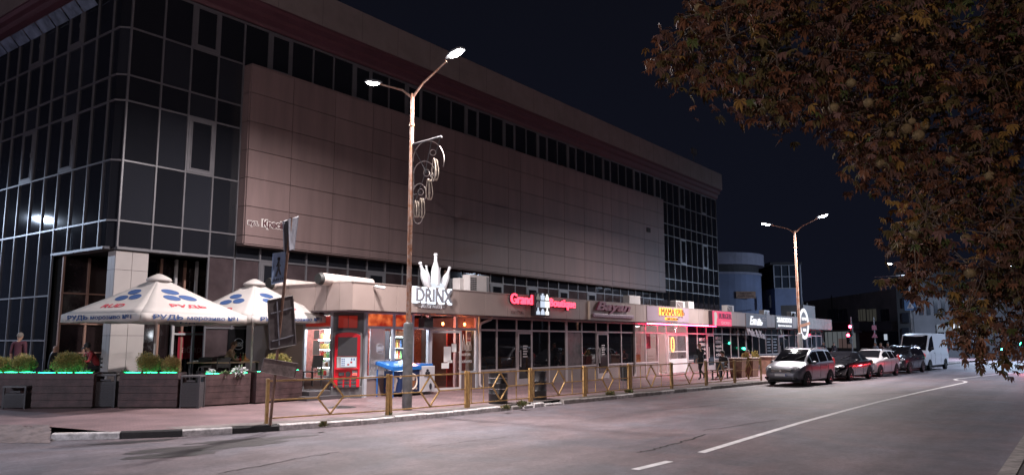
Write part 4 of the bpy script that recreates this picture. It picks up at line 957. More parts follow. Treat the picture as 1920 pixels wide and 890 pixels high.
b = MB(); letters(b, 'Mak & Ku', (0, 0, -.2), (.97, 0, -.08), (-.18, 0, 1), NU, W=3.9, H=.52, t=.04, offset=.03, shear=-.5); b.build('lettering', mat('rosy white letters', (.66, .56, .57), .5), sg)
b = MB(); b.box((-1.6, .02, .1), (-1.57, .05, .5)); b.box((1.3, .02, .1), (1.33, .05, .5)); b.build('hanger', m_galv, sg)
sg = thing('shop_sign', 'dark board with two lines of white lit lettering beside the round sign', 'shop sign', (60.3, YFS, 3.34), 0, 'signs along the shop fascia')
b = MB(); b.box((-2.1, -.03, -.44), (2.1, -.002, .47)); b.build('board', mat('charcoal board', (.045, .04, .045), .5), sg)
T('lettering', wl, 'знижки', .02, 3.6, .4, .03, .03, 0, sg, bold=.03); T('small_lettering', wl, 'фотосалон', -.33, 3.3, .22, .03, .02, .1, sg, bold=.03)
sg = thing('shop_sign', 'round white ring sign crossed by a slanting orange banner', 'shop sign', (65.25, YFS, 3.36), 0, 'signs along the shop fascia')
def ring(mb, r0, r1, y0, y1, n=32):
    vs = []; fs = []
    for k in range(n):
        t = 2 * math.pi * k / n; c, s = math.cos(t), math.sin(t); vs += [(r0 * c, y0, r0 * s), (r1 * c, y0, r1 * s), (r1 * c, y1, r1 * s), (r0 * c, y1, r0 * s)]
    for k in range(n):
        a, b2 = k * 4, ((k + 1) % n) * 4
        for q in range(4): fs.append((a + q, a + (q + 1) % 4, b2 + (q + 1) % 4, b2 + q))
    mb.add(vs, fs)
b = MB(); ring(b, 0.0, 1.25, -.06, -.003); b.build('disc', mat('dark disc', (.07, .06, .06), .5), sg)
b = MB(); ring(b, .47 * 2.1, .60 * 2.1, -.12, -.062); b.build('ring', wl, sg)
b = MB(); b.prism([(-1.5, -.12), (1.5, .18), (1.5, .42), (-1.5, .12)], (0, -.13, -.22), XU, ZU, (0, -.03, 0)); b.build('banner', mat('orange banner', (.55, .20, .07), .5), sg)
b = MB(); letters(b, 'смачна', (0, -.1, .28), XU, ZU, NU, W=1.3, H=.25, t=.02, offset=.02); letters(b, 'кава', (0, -.1, -.62), XU, ZU, NU, W=.9, H=.25, t=.02, offset=.02); b.build('lettering', wl, sg)
# orange badge inside the grill window
bg_ = thing('neon_badge', 'upright orange neon badge glowing in the grill window', 'neon sign', (gx(1259, YG - .05), YG - .12, 1.78))
b = MB(); b.tube([(.19 * (math.copysign(abs(math.cos(t)) ** .7, math.cos(t))), 0, .40 * math.copysign(abs(math.sin(t)) ** .9, math.sin(t))) for t in np.linspace(0, 2 * math.pi, 34)], .03, 6, caps=False); b.build('outline', emat('orange neon', (1.0, .42, .12), 3), bg_, smooth=True)
b = MB(); b.prism([(.15 * math.cos(t), .36 * math.sin(t)) for t in np.linspace(0, 2 * math.pi, 21)[:-1]], (0, .01, 0), XU, ZU, (0, .015, 0)); b.build('plate', emat('dim orange plate', (1.0, .55, .3), .5), bg_)
b = MB(); b.ball((0, -.01, .18), (.05, .02, .06)); b.ball((0, -.01, .02), (.07, .02, .05)); b.ball((0, -.01, -.17), (.05, .02, .07)); b.build('symbol', mat('brown symbol', (.15, .04, .02), .5), bg_, smooth=True)
# speaker box, camera, awning roll
sp = thing('loudspeaker', 'black loudspeaker box fixed under the fascia over the corner shop window', 'loudspeaker', (gx(798, 19.1), 19.1, 2.66)); b = MB(); b.box((-.22, -.16, -.20), (.22, .16, .16)); b.build('cabinet', mat('speaker black', (.012, .012, .013), .6), sp, bevel=.02); b = MB(); b.tube([(-.2, 0, .14), (-.24, 0, .26)], .02, 6); b.build('bracket', m_galv, sp)
cp_ = ony(708, 536, YFS - .2); cc = thing('security_camera', 'small white security camera on a bracket at the fascia edge', 'camera', (float(cp_[0]), YFS - .02, float(cp_[2])))
b = MB(); b.tube([(0, -.05, 0), (.22, -.3, -.06)], [.05, .055], 10); b.build('housing', mat('camera white', (.7, .68, .66), .4), cc, smooth=40); b = MB(); b.tube([(0, 0, -.02), (0, -.12, -.02)], .02, 6); b.build('bracket', m_galv, cc)
ap = ony(593, 520, 19.9); aq = ony(660, 526, 19.9)
aw = thing('awning_roll', 'rolled pale awning lying on the roof edge of the corner shop', 'awning', (float(ap[0]), 19.7, 3.97)); b = MB(); b.tube([(0, 0, 0), (2.3, .1, -.02)], [.20, .17], 12); b.build('roll', mat('pale awning fabric', (.58, .50, .46), .7, var=.15, vs=5), aw, smooth=40); b = MB(); b.tube([(-.10, 0, 0), (.03, 0, 0)], [.17, .21], 12); b.build('end_cap', mat('dark cap', (.03, .03, .03), .6), aw, smooth=40)
aw2 = dup(aw, loc=(16.4, 22.6, 3.97), label='rolled pale awning on the shop roof directly behind the second parasol top')
# air conditioning units on the roof
m_ac = mat('air conditioner white', (.62, .58, .57), .45, var=.06, vs=3); m_grl = mat('dark grille', (.05, .05, .055), .6); m_fan = mat('fan grille grey', (.22, .22, .23), .5)
def ac_unit(label, px0, px1, ptop, Y, ang=0, style='fan', h=None):
    a = ony(px0, ptop, Y); b_ = ony(px1, ptop, Y); wdt = float(b_[0] - a[0]) * .92; top = float((a[2] + b_[2]) / 2); z0 = 3.47; H = max(.5, top - z0)
    t = thing('ac_unit', label, 'air conditioner', ((float(a[0]) + float(b_[0])) / 2, Y + .2, z0), R_(ang), 'air conditioning units on the shop roof')
    wdt = min(wdt, 1.25); D = .38
    b = MB(); b.box((-wdt / 2, -D / 2, .1), (wdt / 2, D / 2, H)); b.build('casing', m_ac, t, bevel=.02)
    b = MB(); b.box((-wdt / 2 + .05, -D / 2, 0), (-wdt / 2 + .12, D / 2, .1)); b.box((wdt / 2 - .12, -D / 2, 0), (wdt / 2 - .05, D / 2, .1)); b.build('foot', m_galv, t)
    if style == 'fan':
        b = MB(); r = min(.30, (H - .2) * .45); cx = -wdt * .14; cz = .1 + (H - .1) / 2
        b.prism([(r * math.cos(t_), r * math.sin(t_)) for t_ in np.linspace(0, 2 * math.pi, 25)[:-1]], (cx, -D / 2 - .012, cz), XU, ZU, (0, .008, 0)); g = b.build('fan_grille', m_fan, t)
        b = MB()
        for rr in (.3, .6, .9): b.tube([(cx + r * rr * math.cos(t_), -D / 2 - .016, cz + r * rr * math.sin(t_)) for t_ in np.linspace(0, 2 * math.pi, 25)], .008, 4, caps=False)
        b.ball((cx, -D / 2 - .015, cz), .06, 10, 6); b.build('guard', m_ac, g)
        b = MB(); b.box((wdt * .30, -D / 2 - .012, H - .28), (wdt * .38, -D / 2 - .002, H - .16)); b.build('emblem', mat('red emblem', (.45, .04, .04), .5), t)
    elif style == 'slats':
        b = MB()
        for k in range(11):
            z = .2 + k * (H - .28) / 11
            for c in range(3): b.box((-wdt / 2 + .05 + c * .13, -D / 2 - .012, z), (-wdt / 2 + .16 + c * .13, -D / 2 - .002, z + .042))
        b.build('grille', m_grl, t); b = MB(); b.box((wdt / 2 - .2, -D / 2 - .012, .14), (wdt / 2 - .06, -D / 2 - .002, H - .04)); b.build('side_cover', m_fan, t)
    elif style == 'back':
        b = MB(); b.box((-wdt / 2 + .05, -D / 2 - .012, .15), (wdt / 2 - .3, -D / 2 - .002, H - .05)); b.build('coil_panel', mat('coil panel', (.20, .16, .15), .6, var=.2, vs=6), t); b = MB(); b.bar((-wdt / 2 + .05, -D / 2 - .02, H - .1), (wdt / 2 - .3, -D / 2 - .02, .3), .03); b.build('strut', m_ac, t)
    b = MB(); b.tube([(wdt / 2, 0, .35), (wdt / 2 + .1, 0, .33), (wdt / 2 + .14, 0, .05)], .035, 6); b.build('pipe', m_ac, t, smooth=True)
    return t
ac_unit('small white air conditioner beside the bottle sculpture on the shop roof', 862, 878, 521, 19.5, style='plain')
ac_unit('large white slatted air conditioner with a smaller one against its side', 878, 921, 516, 19.2, style='slats')
ac_unit('white air conditioner on the roof above the burgundy script sign', 1176, 1205, 554, 19.3, style='plain')
ac_unit('open-backed air conditioner with a diagonal strut behind the grill sign', 1262, 1290, 564, 19.3, style='back')
ac_unit('narrow white air conditioner behind the grill sign board', 1291, 1302, 565, 19.3, style='plain')
ac_unit('white air conditioner with a grey coil panel above the crimson sign', 1357, 1382, 572, 19.3, style='back')
ac_unit('white fan air conditioner with a red emblem above the slate board', 1425, 1450, 581, 19.3, style='fan')
ac_unit('white fan air conditioner on the roof beside the second lamp pole', 1476, 1500, 584, 19.3, style='fan')
# ================================================================ railing
m_yel = mat('yellow railing paint', (.50, .315, .115), .5, var=.28, vs=7, c2=(.30, .17, .07), bump=.2, bs=40)
def railing(a, b, label, diamond=True, bent=0.0, posts=(1, 1), extra=False):
    a = Vector((a[0], a[1], PZ)); b = Vector((b[0], b[1], PZ)); d = b - a; L = d.length; ang = math.atan2(d.y, d.x)
    t = thing('metal_railing', label, 'railing', a, ang, 'yellow railing sections along the kerb')
    for k, x in enumerate((0, L)):
        if not posts[k]: continue
        p = MB(); p.box((x - .035, -.035, 0), (x + .035, .035, 1.0 + (.02 if k else 0))); p.build('post', m_yel, t, bevel=.006)
    r = MB(); r.box((.036, -.018, .93), (L - .036, .018, .965)); r.build('top_rail', m_yel, t)
    c = L / 2; w = .34
    r = MB(); r.box((.036, -.014, .505), (c - w, .014, .535)); r.box((c + w, -.014, .505), (L - .036, .014, .535)); r.build('middle_rail', m_yel, t)
    r = MB(); r.box((.036, -.016, .10), (L - .036, .016, .13)); r.build('bottom_rail', m_yel, t)
    r = MB(); q = [(c, .925), (c + w, .52 + bent), (c, .13), (c - w, .52 - bent)]
    for i in range(4):
        p0, p1 = q[i], q[(i + 1) % 4]; r.bar((p0[0], 0, p0[1]), (p1[0], 0, p1[1]), .035, .035, up=(0, 1, 0))
    r.build('diamond', m_yel, t)
    if extra:
        for (x0_, x1_) in ((.10, .13), (c - .75, c - .73), (c + .72, c + .74)): r = MB(); r.box((x0_, -.01, .13), (x1_, .01, .93)); r.build('upright', m_yel, t)
FX = [10.97, 14.02, 16.80, 19.65, 22.50, 25.25, 28.25, 31.1, 33.75, 36.6]
RL = ['yellow railing section with a diamond, standing at the foot of the leaning sign post', 'yellow railing section crossed by the foot of the rusty lamp pole', 'yellow railing section in front of the oil drum with pale bands',
      'yellow railing section in front of the plain black drum', 'yellow railing section in front of the first glass shop door with hours', 'yellow railing section in front of the small leaning dustbin',
      'yellow railing section in front of the lit grill doorway', 'yellow railing section passed by the walking pedestrian', 'yellow railing section in front of the bench and tilted planks']
for i in range(9):
    x0, x1 = FX[i] + (.10 if i else 0), FX[i + 1]
    railing((x0, kpt(x0) + .36), (x1, kpt(x1) + .36), RL[i], bent=(0, 0, 0, .03, -.03, .05, .02, -.05, .03)[i], extra=i in (2, 3, 4, 5))
# ================================================================ leaning sign post
spx = (10.86, 14.78)
sp = thing('sign_post', 'leaning rusty post with the grey backs of several traffic plates', 'traffic signs', (spx[0], spx[1], PZ))
top = ony(546, 408, 14.55); tl = (float(top[0]) - spx[0], 14.55 - spx[1], float(top[2]) - PZ)
b = MB(); b.tube([(0, 0, 0), (tl[0] * .5, tl[1] * .5, tl[2] * .5), tl], [.034, .034, .032], 10); b.build('pole', mat('rust brown pole', (.16, .085, .06), .75, var=.4, vs=8), sp, smooth=40)
m_back = mat('dark plate back', (.085, .07, .072), .55, var=.35, vs=5); m_bk2 = mat('grey plate back', (.17, .17, .20), .5, var=.3, vs=6)
m_blue = mat('faded blue plate', (.20, .27, .42), .5, var=.2, vs=4); m_black = mat('black pictogram', (.02, .02, .03), .5)
def plate(corners, Y, thick, m, name='sign_plate', rim=None, dy=(0, 0, 0, 0)):
    v = []
    for (px, py), e in zip(corners, dy):
        p = ony(px, py, Y + e); v.append(Vector((float(p[0]) - spx[0], Y + e - spx[1], float(p[2]) - PZ)))
    n = (v[1] - v[0]).cross(v[3] - v[0]).normalized(); n = n if n.y < 0 else -n
    b = MB(); g = [p - n * thick for p in v]
    b.add(v + g, [(0, 1, 2, 3), (7, 6, 5, 4), (0, 4, 5, 1), (1, 5, 6, 2), (2, 6, 7, 3), (3, 7, 4, 0)]); o = b.build(name, m, sp)
    if rim:
        r = MB()
        for i in range(4): r.tube([v[i] + n * .006, v[(i + 1) % 4] + n * .006], rim, 6)
        r.build('rim', m, o)
    return v, n, o
plate([(531, 415), (559, 406), (551, 468), (533, 470)], 14.55, .02, m_bk2, rim=.012, dy=(0, .16, .16, 0))
plate([(541, 410), (559, 407), (552, 466), (543, 469)], 14.47, .015, m_bk2, dy=(0, .2, .2, 0))
v, n, o = plate([(512, 475), (535, 472), (533, 528), (509, 533)], 14.62, .012, m_blue, rim=.006)
# pedestrian pictogram
def pl(s, t_): return v[0] * (1 - s) * (1 - t_) + v[1] * s * (1 - t_) + v[3] * (1 - s) * t_ + v[2] * s * t_ + n * .008
pg = MB()
pg.prism([(.085 * math.cos(a), .085 * math.sin(a)) for a in np.linspace(0, 6.28, 13)[:-1]], pl(.47, .2), (v[1] - v[0]).normalized() * .5, (v[0] - v[3]).normalized() * .5, n * .004)
for (a, b_, r) in (((.47, .27), (.5, .5), .022), ((.5, .5), (.66, .74), .018), ((.48, .5), (.3, .76), .018), ((.47, .3), (.62, .45), .013), ((.46, .3), (.32, .45), .013)): pg.tube([pl(*a), pl(*b_)], r, 6)
for k in range(5): pg.tube([pl(.2 + k * .15, .84), pl(.14 + k * .17, .92)], .012, 5)
pg.build('pictogram', m_black, o)
v, n, o = plate([(502, 563), (548, 554), (554, 646), (506, 655)], 14.66, .02, m_back, rim=.012)
v2, n2, o2 = plate([(545, 556), (551, 560), (556, 645), (550, 648)], 14.72, .02, m_back, dy=(0, .05, .05, 0))
b = MB()
for (s0, t0, s1, t1) in ((.08, .28, .95, .24), (.08, .84, .95, .80), (.35, .05, .35, .95)):
    q = [v[0] * (1 - s) * (1 - t_) + v[1] * s * (1 - t_) + v[3] * (1 - s) * t_ + v[2] * s * t_ + n * .012 for s, t_ in ((s0, t0), (s1, t1))]; b.bar(q[0], q[1], .03, .02)
b.build('bracket', m_bk2, o)
plate([(495, 671), (558, 681), (552, 708), (489, 697)], 14.68, .015, mat('dusty brown plate', (.17, .13, .125), .6, var=.45, vs=7), rim=.008)
# ================================================================ terrace: planters, bins
m_wood = mat('dark stained planks', (.060, .033, .034), .6, var=.45, vs=3, bump=.3, bs=18); m_soil = mat('soil', (.03, .022, .018), .95)
led = emat('green led strip', (.02, 1.0, .38), 20)
def groundpt(px, py): p = gnd(px, py, PZ); return Vector((float(p[0]), float(p[1]), PZ))
def planter(pxa, pya, pxb, pyb, H, depth, label, led_on=True):
    a = groundpt(pxa, pya); b = groundpt(pxb, pyb); d = b - a; L = d.length
    t = thing('wooden_planter', label, 'planter', a, math.atan2(d.y, d.x), 'plank planters round the terrace')
    w = MB(); n = 5; h = (H - .04) / n
    for k in range(n):
        z0 = .04 + k * h
        for (x0, y0, x1, y1) in ((0, 0, L, .03), (0, depth - .03, L, depth), (0, .03, .03, depth - .03), (L - .03, .03, L, depth - .03)): w.box((x0, y0, z0 + .004), (x1, y1, z0 + h - .004))
    w.build('box', m_wood, t)
    w = MB(); w.box((.03, .03, .0), (L - .03, depth - .03, H - .10)); w.build('soil', m_soil, t)
    if led_on:
        for s0, s1, yy in ((.05, .33, .10), (.36, .60, .13), (.66, .95, .09)): e = MB(); e.tube([(L * s0, yy, H - .012), (L * (s0 + s1) / 2, yy + .015, H - .004), (L * s1, yy, H - .012)], .010, 6); e.build('led_strip', led, t, smooth=True)
    return t, L
pls = [planter(-40, 764, 62, 764, .98, .55, 'dark plank planter at the street end with two golden bushes and green light'), planter(57, 766, 172, 765, .98, .55, 'dark plank planter holding one broad golden bush above a green light strip'),
       planter(220, 765, 331, 765, .98, .55, 'dark plank planter holding a tall round bush beside a small brownish one'), planter(381, 762, 468, 757, .92, .55, 'purple brown plank planter with hanging white flowers'),
       planter(479, 757, 566, 750, .95, .55, 'dark plank planter standing behind the leaning sign post')]
def crate(pxa, pya, pxb, pyb, H, label):
    a = groundpt(pxa, pya); b = groundpt(pxb, pyb); d = b - a; L = d.length
    t = thing('litter_bin', label, 'litter bin', a, math.atan2(d.y, d.x), 'slatted bins between the planters')
    m = mat('grey black rattan', (.05, .045, .05), .6, var=.3, vs=30, bump=.5, bs=60)
    w = MB(); w.box((.02, .02, .03), (L - .02, .40, H - .2)); 
    for k in range(12): w.box((.0, -.002, .05 + k * (H - .28) / 12), (L, .02, .05 + (k + .7) * (H - .28) / 12))
    w.build('body', m, t); w = MB(); w.box((-.01, -.01, H - .05), (L + .01, .42, H)); w.build('lid', mat('bin lid', (.09, .085, .09), .5), t, bevel=.008)
    w = MB()
    for x in (.0, L - .05): 
        for y in (0, .37): w.box((x, y, 0), (x + .05, y + .05, H - .05))
    w.build('leg', m, t); w = MB(); w.box((L * .3, .0, H - .18), (L * .75, .02, H - .13)); w.build('handle', m, t)
crate(174, 764, 214, 764, .92, 'dark slatted litter bin between the broad bush planter and the two-bush planter'); crate(336, 765, 372, 765, .90, 'dark slatted litter bin beside the white flower planter'); crate(2, 766, 46, 766, .62, 'low grey slatted bin in front of the street-end planter')
# ---------------------------------------------------------------- shrubs
def leafblob(name, label, c, r, n, mats, seed, grp=None, cat='shrub', flat=.9, size=.05, up=.6, nm_part='foliage'):
    r *= .80
    rnd = random.Random(seed); t = thing(name, label, cat, c, 0, grp); b = MB()
    lob = [(Vector((rnd.uniform(-.45, .45), rnd.uniform(-.45, .45), rnd.uniform(-.2, .5))), rnd.uniform(.45, .75)) for _ in range(9)] + [(Vector((0, 0, .1)), .72)]
    if size >= .05 and name == 'thuja_bush': size *= .62; n = int(n * 2.1)
    for i in range(n):
        lc, lr = rnd.choice(lob); d = Vector((rnd.gauss(0, 1), rnd.gauss(0, 1), rnd.gauss(0, 1))).normalized()
        p = (lc + d * lr * rnd.uniform(.55, 1.08)); p = Vector((p.x * r, p.y * r, p.z * r * flat + r * flat * (.2 if name == 'weed' else .75)))
        if p.z < 0: continue
        ax = (d * 1.0 + Vector((0, 0, up)) + Vector((rnd.uniform(-.6, .6), rnd.uniform(-.6, .6), rnd.uniform(-.3, .3)))).normalized()
        sd = ax.cross(Vector((rnd.uniform(-1, 1), rnd.uniform(-1, 1), rnd.uniform(-1, 1)))).normalized(); L = size * rnd.uniform(.8, 1.9); w_ = L * rnd.uniform(.16, .30)
        b.k = rnd.randrange(len(mats)); b.add([p, p + ax * L * .5 + sd * w_, p + ax * L, p + ax * L * .5 - sd * w_], [(0, 1, 2, 3)])
    b.build(nm_part, mats, t, fix=False)
    if name == 'weed': return t
    s = MB(); s.tube([(0, 0, -.12), (.01, 0, r * .4), (0, .02, r * .9)], [.03, .022, .008], 6)
    for k in range(5):
        a = k * 1.3; s.tube([(0, 0, .02 + k * .04), (r * .5 * math.cos(a), r * .5 * math.sin(a), r * .7)], [.012, .005], 5)
    s.build('stem', mat('shrub stem', (.07, .045, .03), .8), t, smooth=True); return t
thj = [mat('thuja olive', (.27, .23, .07), .6), mat('thuja gold', (.40, .31, .10), .6), mat('thuja green', (.14, .16, .05), .6)]
thb = [mat('thuja bronze', (.28, .18, .065), .6), mat('thuja brown', (.19, .13, .05), .6), thj[0]]
def on(px, pyb, depth_off=.28, z=.98):
    g = gnd(px, pyb, PZ); d = np.array([g[0], g[1]]); u = d / np.linalg.norm(d); g2 = d + u * depth_off; return (float(g2[0]), float(g2[1]), PZ + z - .08)
G5 = 'golden bushes in the terrace planters'
leafblob('thuja_bush', 'golden green bush cut by the edge of the view in the street-end planter', on(-2, 764), .40, 2600, thj, 1, G5)
leafblob('thuja_bush', 'loose golden bush in front of the man in the purple shirt', on(38, 764, .3), .46, 3000, thj, 2, G5)
leafblob('thuja_bush', 'broad golden bush in front of the bald man in black', on(122, 765), .58, 4600, thj, 3, G5, flat=.75)
leafblob('thuja_bush', 'tall round green bush in the planter under the first parasol', on(274, 765), .42, 3400, thj, 4, G5, flat=1.0)
leafblob('thuja_bush', 'small bronze bush beside the tall round bush under the first parasol', on(317, 765), .32, 2400, thb, 5, G5, flat=1.1)
leafblob('thuja_bush', 'wide green bush behind the leaning sign post', on(522, 753, .28, .95), .50, 3600, thj, 6, G5, flat=.85)
# low plants lit by the strip, white flowers
gm = [mat('small leaf green', (.07, .12, .045), .6), mat('small leaf pale', (.14, .18, .09), .6)]
for (px, py, n, s, nm) in ((85, 765, 160, 8, 'low green plants along the green light beneath the broad bush'), (160, 765, 260, 7, 'small leafy sprig at the end of the broad bush planter'), (232, 765, 240, 9, 'small leafy sprig at the end of the two-bush planter')):
    leafblob('bedding_plant', nm, on(px, py, .2, .95), .14, n, gm, s, 'small bedding plants', 'plant', flat=.7, size=.05)
fl = [mat('petunia white', (.70, .68, .70), .7), mat('petunia grey white', (.55, .52, .56), .7), gm[0]]  # slightly greyer petals mixed in at random
leafblob('white_petunia', 'hanging white petunias at the front of the purple brown planter', on(447, 758, .06, .90), .27, 800, fl, 12, 'petunias in the purple brown planter', 'flowers', flat=.75, size=.055, up=-.2, nm_part='blossom')
leafblob('white_petunia', 'small pale petunia clump lit green beside the slatted bin', on(393, 761, .12, .92), .15, 300, fl, 13, 'petunias in the purple brown planter', 'flowers', flat=.8, size=.05, nm_part='blossom')
leafblob('bedding_plant', 'low leafy plants lit green between the two petunia clumps', on(420, 760, .15, .9), .18, 260, gm, 14, 'small bedding plants', 'plant', flat=.5)
# weeds by the kerb
for (px, py, r, n, s, nm) in ((985, 762, .28, 500, 20, 'dry weeds growing over the broken kerb by the black drums'), (1150, 742, .30, 500, 21, 'weeds on the kerb below the small leaning dustbin'), (1185, 738, .26, 400, 22, 'taller weeds at the kerb under the middle railing'), (612, 801, .12, 160, 23, 'small green tuft in a kerb joint near the sign post'), (735, 781, .10, 110, 24, 'small tuft at the railing foot by the lamp pole'), (955, 768, .2, 260, 25, 'low weeds at the foot of the banded oil drum')):
    g = gnd(px, py, .1); leafblob('weed', nm, (float(g[0]), float(g[1]) + .12, .12), r * .55, n // 2, [mat('dry weed', (.17, .13, .055), .8), mat('green weed', (.09, .11, .04), .8)], s, 'weeds along the kerb', 'weeds', flat=.5, size=.07, up=.9)
# ================================================================ parasols
def parasol(label, C, zedge, hd, zpk, rot, txt, tilt=0.0):
    """four-sided canopy; hd = half diagonal, rot = heading of one corner"""
    t = thing('parasol', label, 'parasol', (C[0], C[1], PZ), rot, 'advertising parasols on the terrace')
    K = [Vector((hd * math.cos(k * math.pi / 2), hd * math.sin(k * math.pi / 2), zedge - PZ + (tilt * (1 if k == 3 else (-1 if k == 1 else 0))))) for k in range(4)]
    A = Vector((0, 0, zpk - PZ)); m_c = mat('parasol canvas', (.66, .62, .60), .75, var=.05, vs=2, bump=.15, bs=6); m_in = m_c
    if 'canvas_done' not in MATS: translucent(m_c, .45); MATS['canvas_done'] = m_c
    b = MB(); NS = 8
    for k in range(4):
        p, q = K[k], K[(k + 1) % 4]; vs = []
        for i in range(NS + 1):
            s = i / NS
            for j in range(NS + 1):
                e = p.lerp(q, j / NS); u = A.lerp(e, .04 + .96 * s); u.z -= .05 * math.sin(math.pi * s) * (0.6 + .4 * math.sin(math.pi * j / NS)) ; u.z += .03 * math.sin(math.pi * j / NS) * s * 0; vs.append(u)
        fs = [(i * (NS + 1) + j, i * (NS + 1) + j + 1, (i + 1) * (NS + 1) + j + 1, (i + 1) * (NS + 1) + j) for i in range(NS) for j in range(NS)]
        b.add(vs, fs)
    can = b.build('canopy', m_c, t, smooth=True)
    sm = can.modifiers.new('thickness', 'SOLIDIFY'); sm.thickness = .008
    va = MB(); rnd = random.Random(3)
    for k in range(4):
        p, q = K[k], K[(k + 1) % 4]; o = ((p + q) / 2); o = Vector((o.x, o.y, 0)).normalized(); vs = []; N = 20
        for j in range(N + 1):
            e = p.lerp(q, j / N); wv = .007 * math.sin(j * 1.15 + k); dz = .22 + .012 * math.sin(j * .9 + k * 2)
            vs += [e + o * .006, e + o * (.02 + wv) - Vector((0, 0, dz))]
        va.add(vs, [(2 * j, 2 * j + 1, 2 * j + 3, 2 * j + 2) for j in range(N)])
    v = va.build('valance', m_c, t, smooth=True); sm = v.modifiers.new('thickness', 'SOLIDIFY'); sm.thickness = .006
    # vent flap on top
    b = MB(); b.lathe([(.36, -.13), (.33, -.06), (.16, .03), (.05, .075), (.0, .08)], A, 16); b.build('vent_cap', m_c, t, smooth=True)
    m_pw = mat('white parasol pole', (.58, .54, .52), .45)
    b = MB(); b.tube([(0, 0, 0), (0, 0, A.z - .05)], .035, 10); b.build('pole', m_pw, t, smooth=True)
    for k in range(4): b = MB(); b.tube([A - Vector((0, 0, .08)), K[k] - Vector((0, 0, .02))], .014, 6); b.tube([(0, 0, A.z - .75), A.lerp(K[k], .5) - Vector((0, 0, .04))], .012, 6); b.build('rib', m_pw, t)
    b = MB(); b.box((-.35, -.35, .402), (.35, .35, .49)); b.build('base', mat('concrete base', (.2, .19, .18), .8), t, bevel=.01)
    # printing on the panels
    m_nv = mat('navy print', (.035, .075, .20), .6); m_rd = mat('red print', (.46, .035, .06), .6)
    for k in txt:
        p, q = K[k], K[(k + 1) % 4]; u = (q - p).normalized(); mid = (p + q) / 2; up = (A - mid); slope = up.length; upn = up.normalized(); n = u.cross(upn).normalized()
        if n.z < 0: n = -n
        if u.cross(upn).dot(n) < 0: pass
        def S(f): return mid + upn * (slope * f) + n * (-.045 * math.sin(math.pi * (1 - f)) + .004)
        L = (q - p).length; e = MB()
        def oval(cu, cv, ra, rb, ang):
            c0 = Vector((0, 0, 0)); poly = []
            for a in np.linspace(0, 2 * math.pi, 27)[:-1]:
                x, y = ra * math.cos(a), rb * math.sin(a); poly.append((cu + x * math.cos(ang) - y * math.sin(ang), cv + x * math.sin(ang) + y * math.cos(ang)))
            e.prism(poly, S(.33), u, upn, n * .006)
        s = L / 3.7
        oval(-.12 * s, .60 * s, .29 * s, .150 * s, -.12); oval(-.27 * s, .24 * s, .28 * s, .150 * s, -.12); oval(.31 * s, .28 * s, .29 * s, .150 * s, -.22)
        e.build('logo_ovals', m_nv, can)
        e = MB(); letters(e, 'РУДЬ' if k == txt[0] else 'RUD', S(.17) + n * .002, u, upn, n, W=(1.25 if k == txt[0] else 1.0) * s, H=.20 * s, t=.005, offset=.02); e.build('red_lettering', m_rd, can)
        o = Vector((mid.x, mid.y, 0)).normalized(); e = MB()
        letters(e, 'РУДЬ', mid + o * .030 + u * (-L * .27) - Vector((0, 0, .185)), u, (0, 0, 1), o, W=.98 * s, H=.155, t=.003, offset=.025)
        letters(e, 'морозиво №1', mid + o * .030 + u * (L * .15) - Vector((0, 0, .185)), u, (0, 0, 1), o, W=1.85 * s, H=.145, t=.004, offset=.012)
        e.build('valance_lettering', m_nv, v)
    return t
va1 = math.atan2(-22.75, -12.38)      # towards the camera
parasol('white parasol nearer the corner pillar, with blue ovals and red lettering on both panels', (11.80, 21.54), 2.72, 2.46, 3.84, va1 - R_(9), (0, 3))
parasol('white parasol beside the shop wall, partly hidden by the leaning sign post', (15.25, 21.88), 2.74, 2.38, 3.93, math.atan2(-21.88, -15.25) + R_(-1), (0, 3), tilt=-.06)
TZ = PZ + .40
fp = [groundpt(px, py) for px, py in ((-70, 764), (62, 764), (172, 764), (331, 764), (468, 757), (545, 751))]
fp = [(p + Vector((p.x, p.y, 0)).normalized() * .62) for p in fp]; dk = MB()
dk.prism([(p.x, p.y) for p in fp] + [(15.65, 22.0), (15.65, 24.88), (11.86, 24.88), (11.86, 34), (4, 34)], (0, 0, PZ - .02), XU, (0, 1, 0), (0, 0, .42))
deck_t = thing('terrace_deck', 'low dark timber deck that carries the terrace tables behind the planters', 'deck', (0, 0, 0)); dk.build('boards', mat('dark deck boards', (.07, .05, .045), .7, var=.3, vs=3), deck_t)
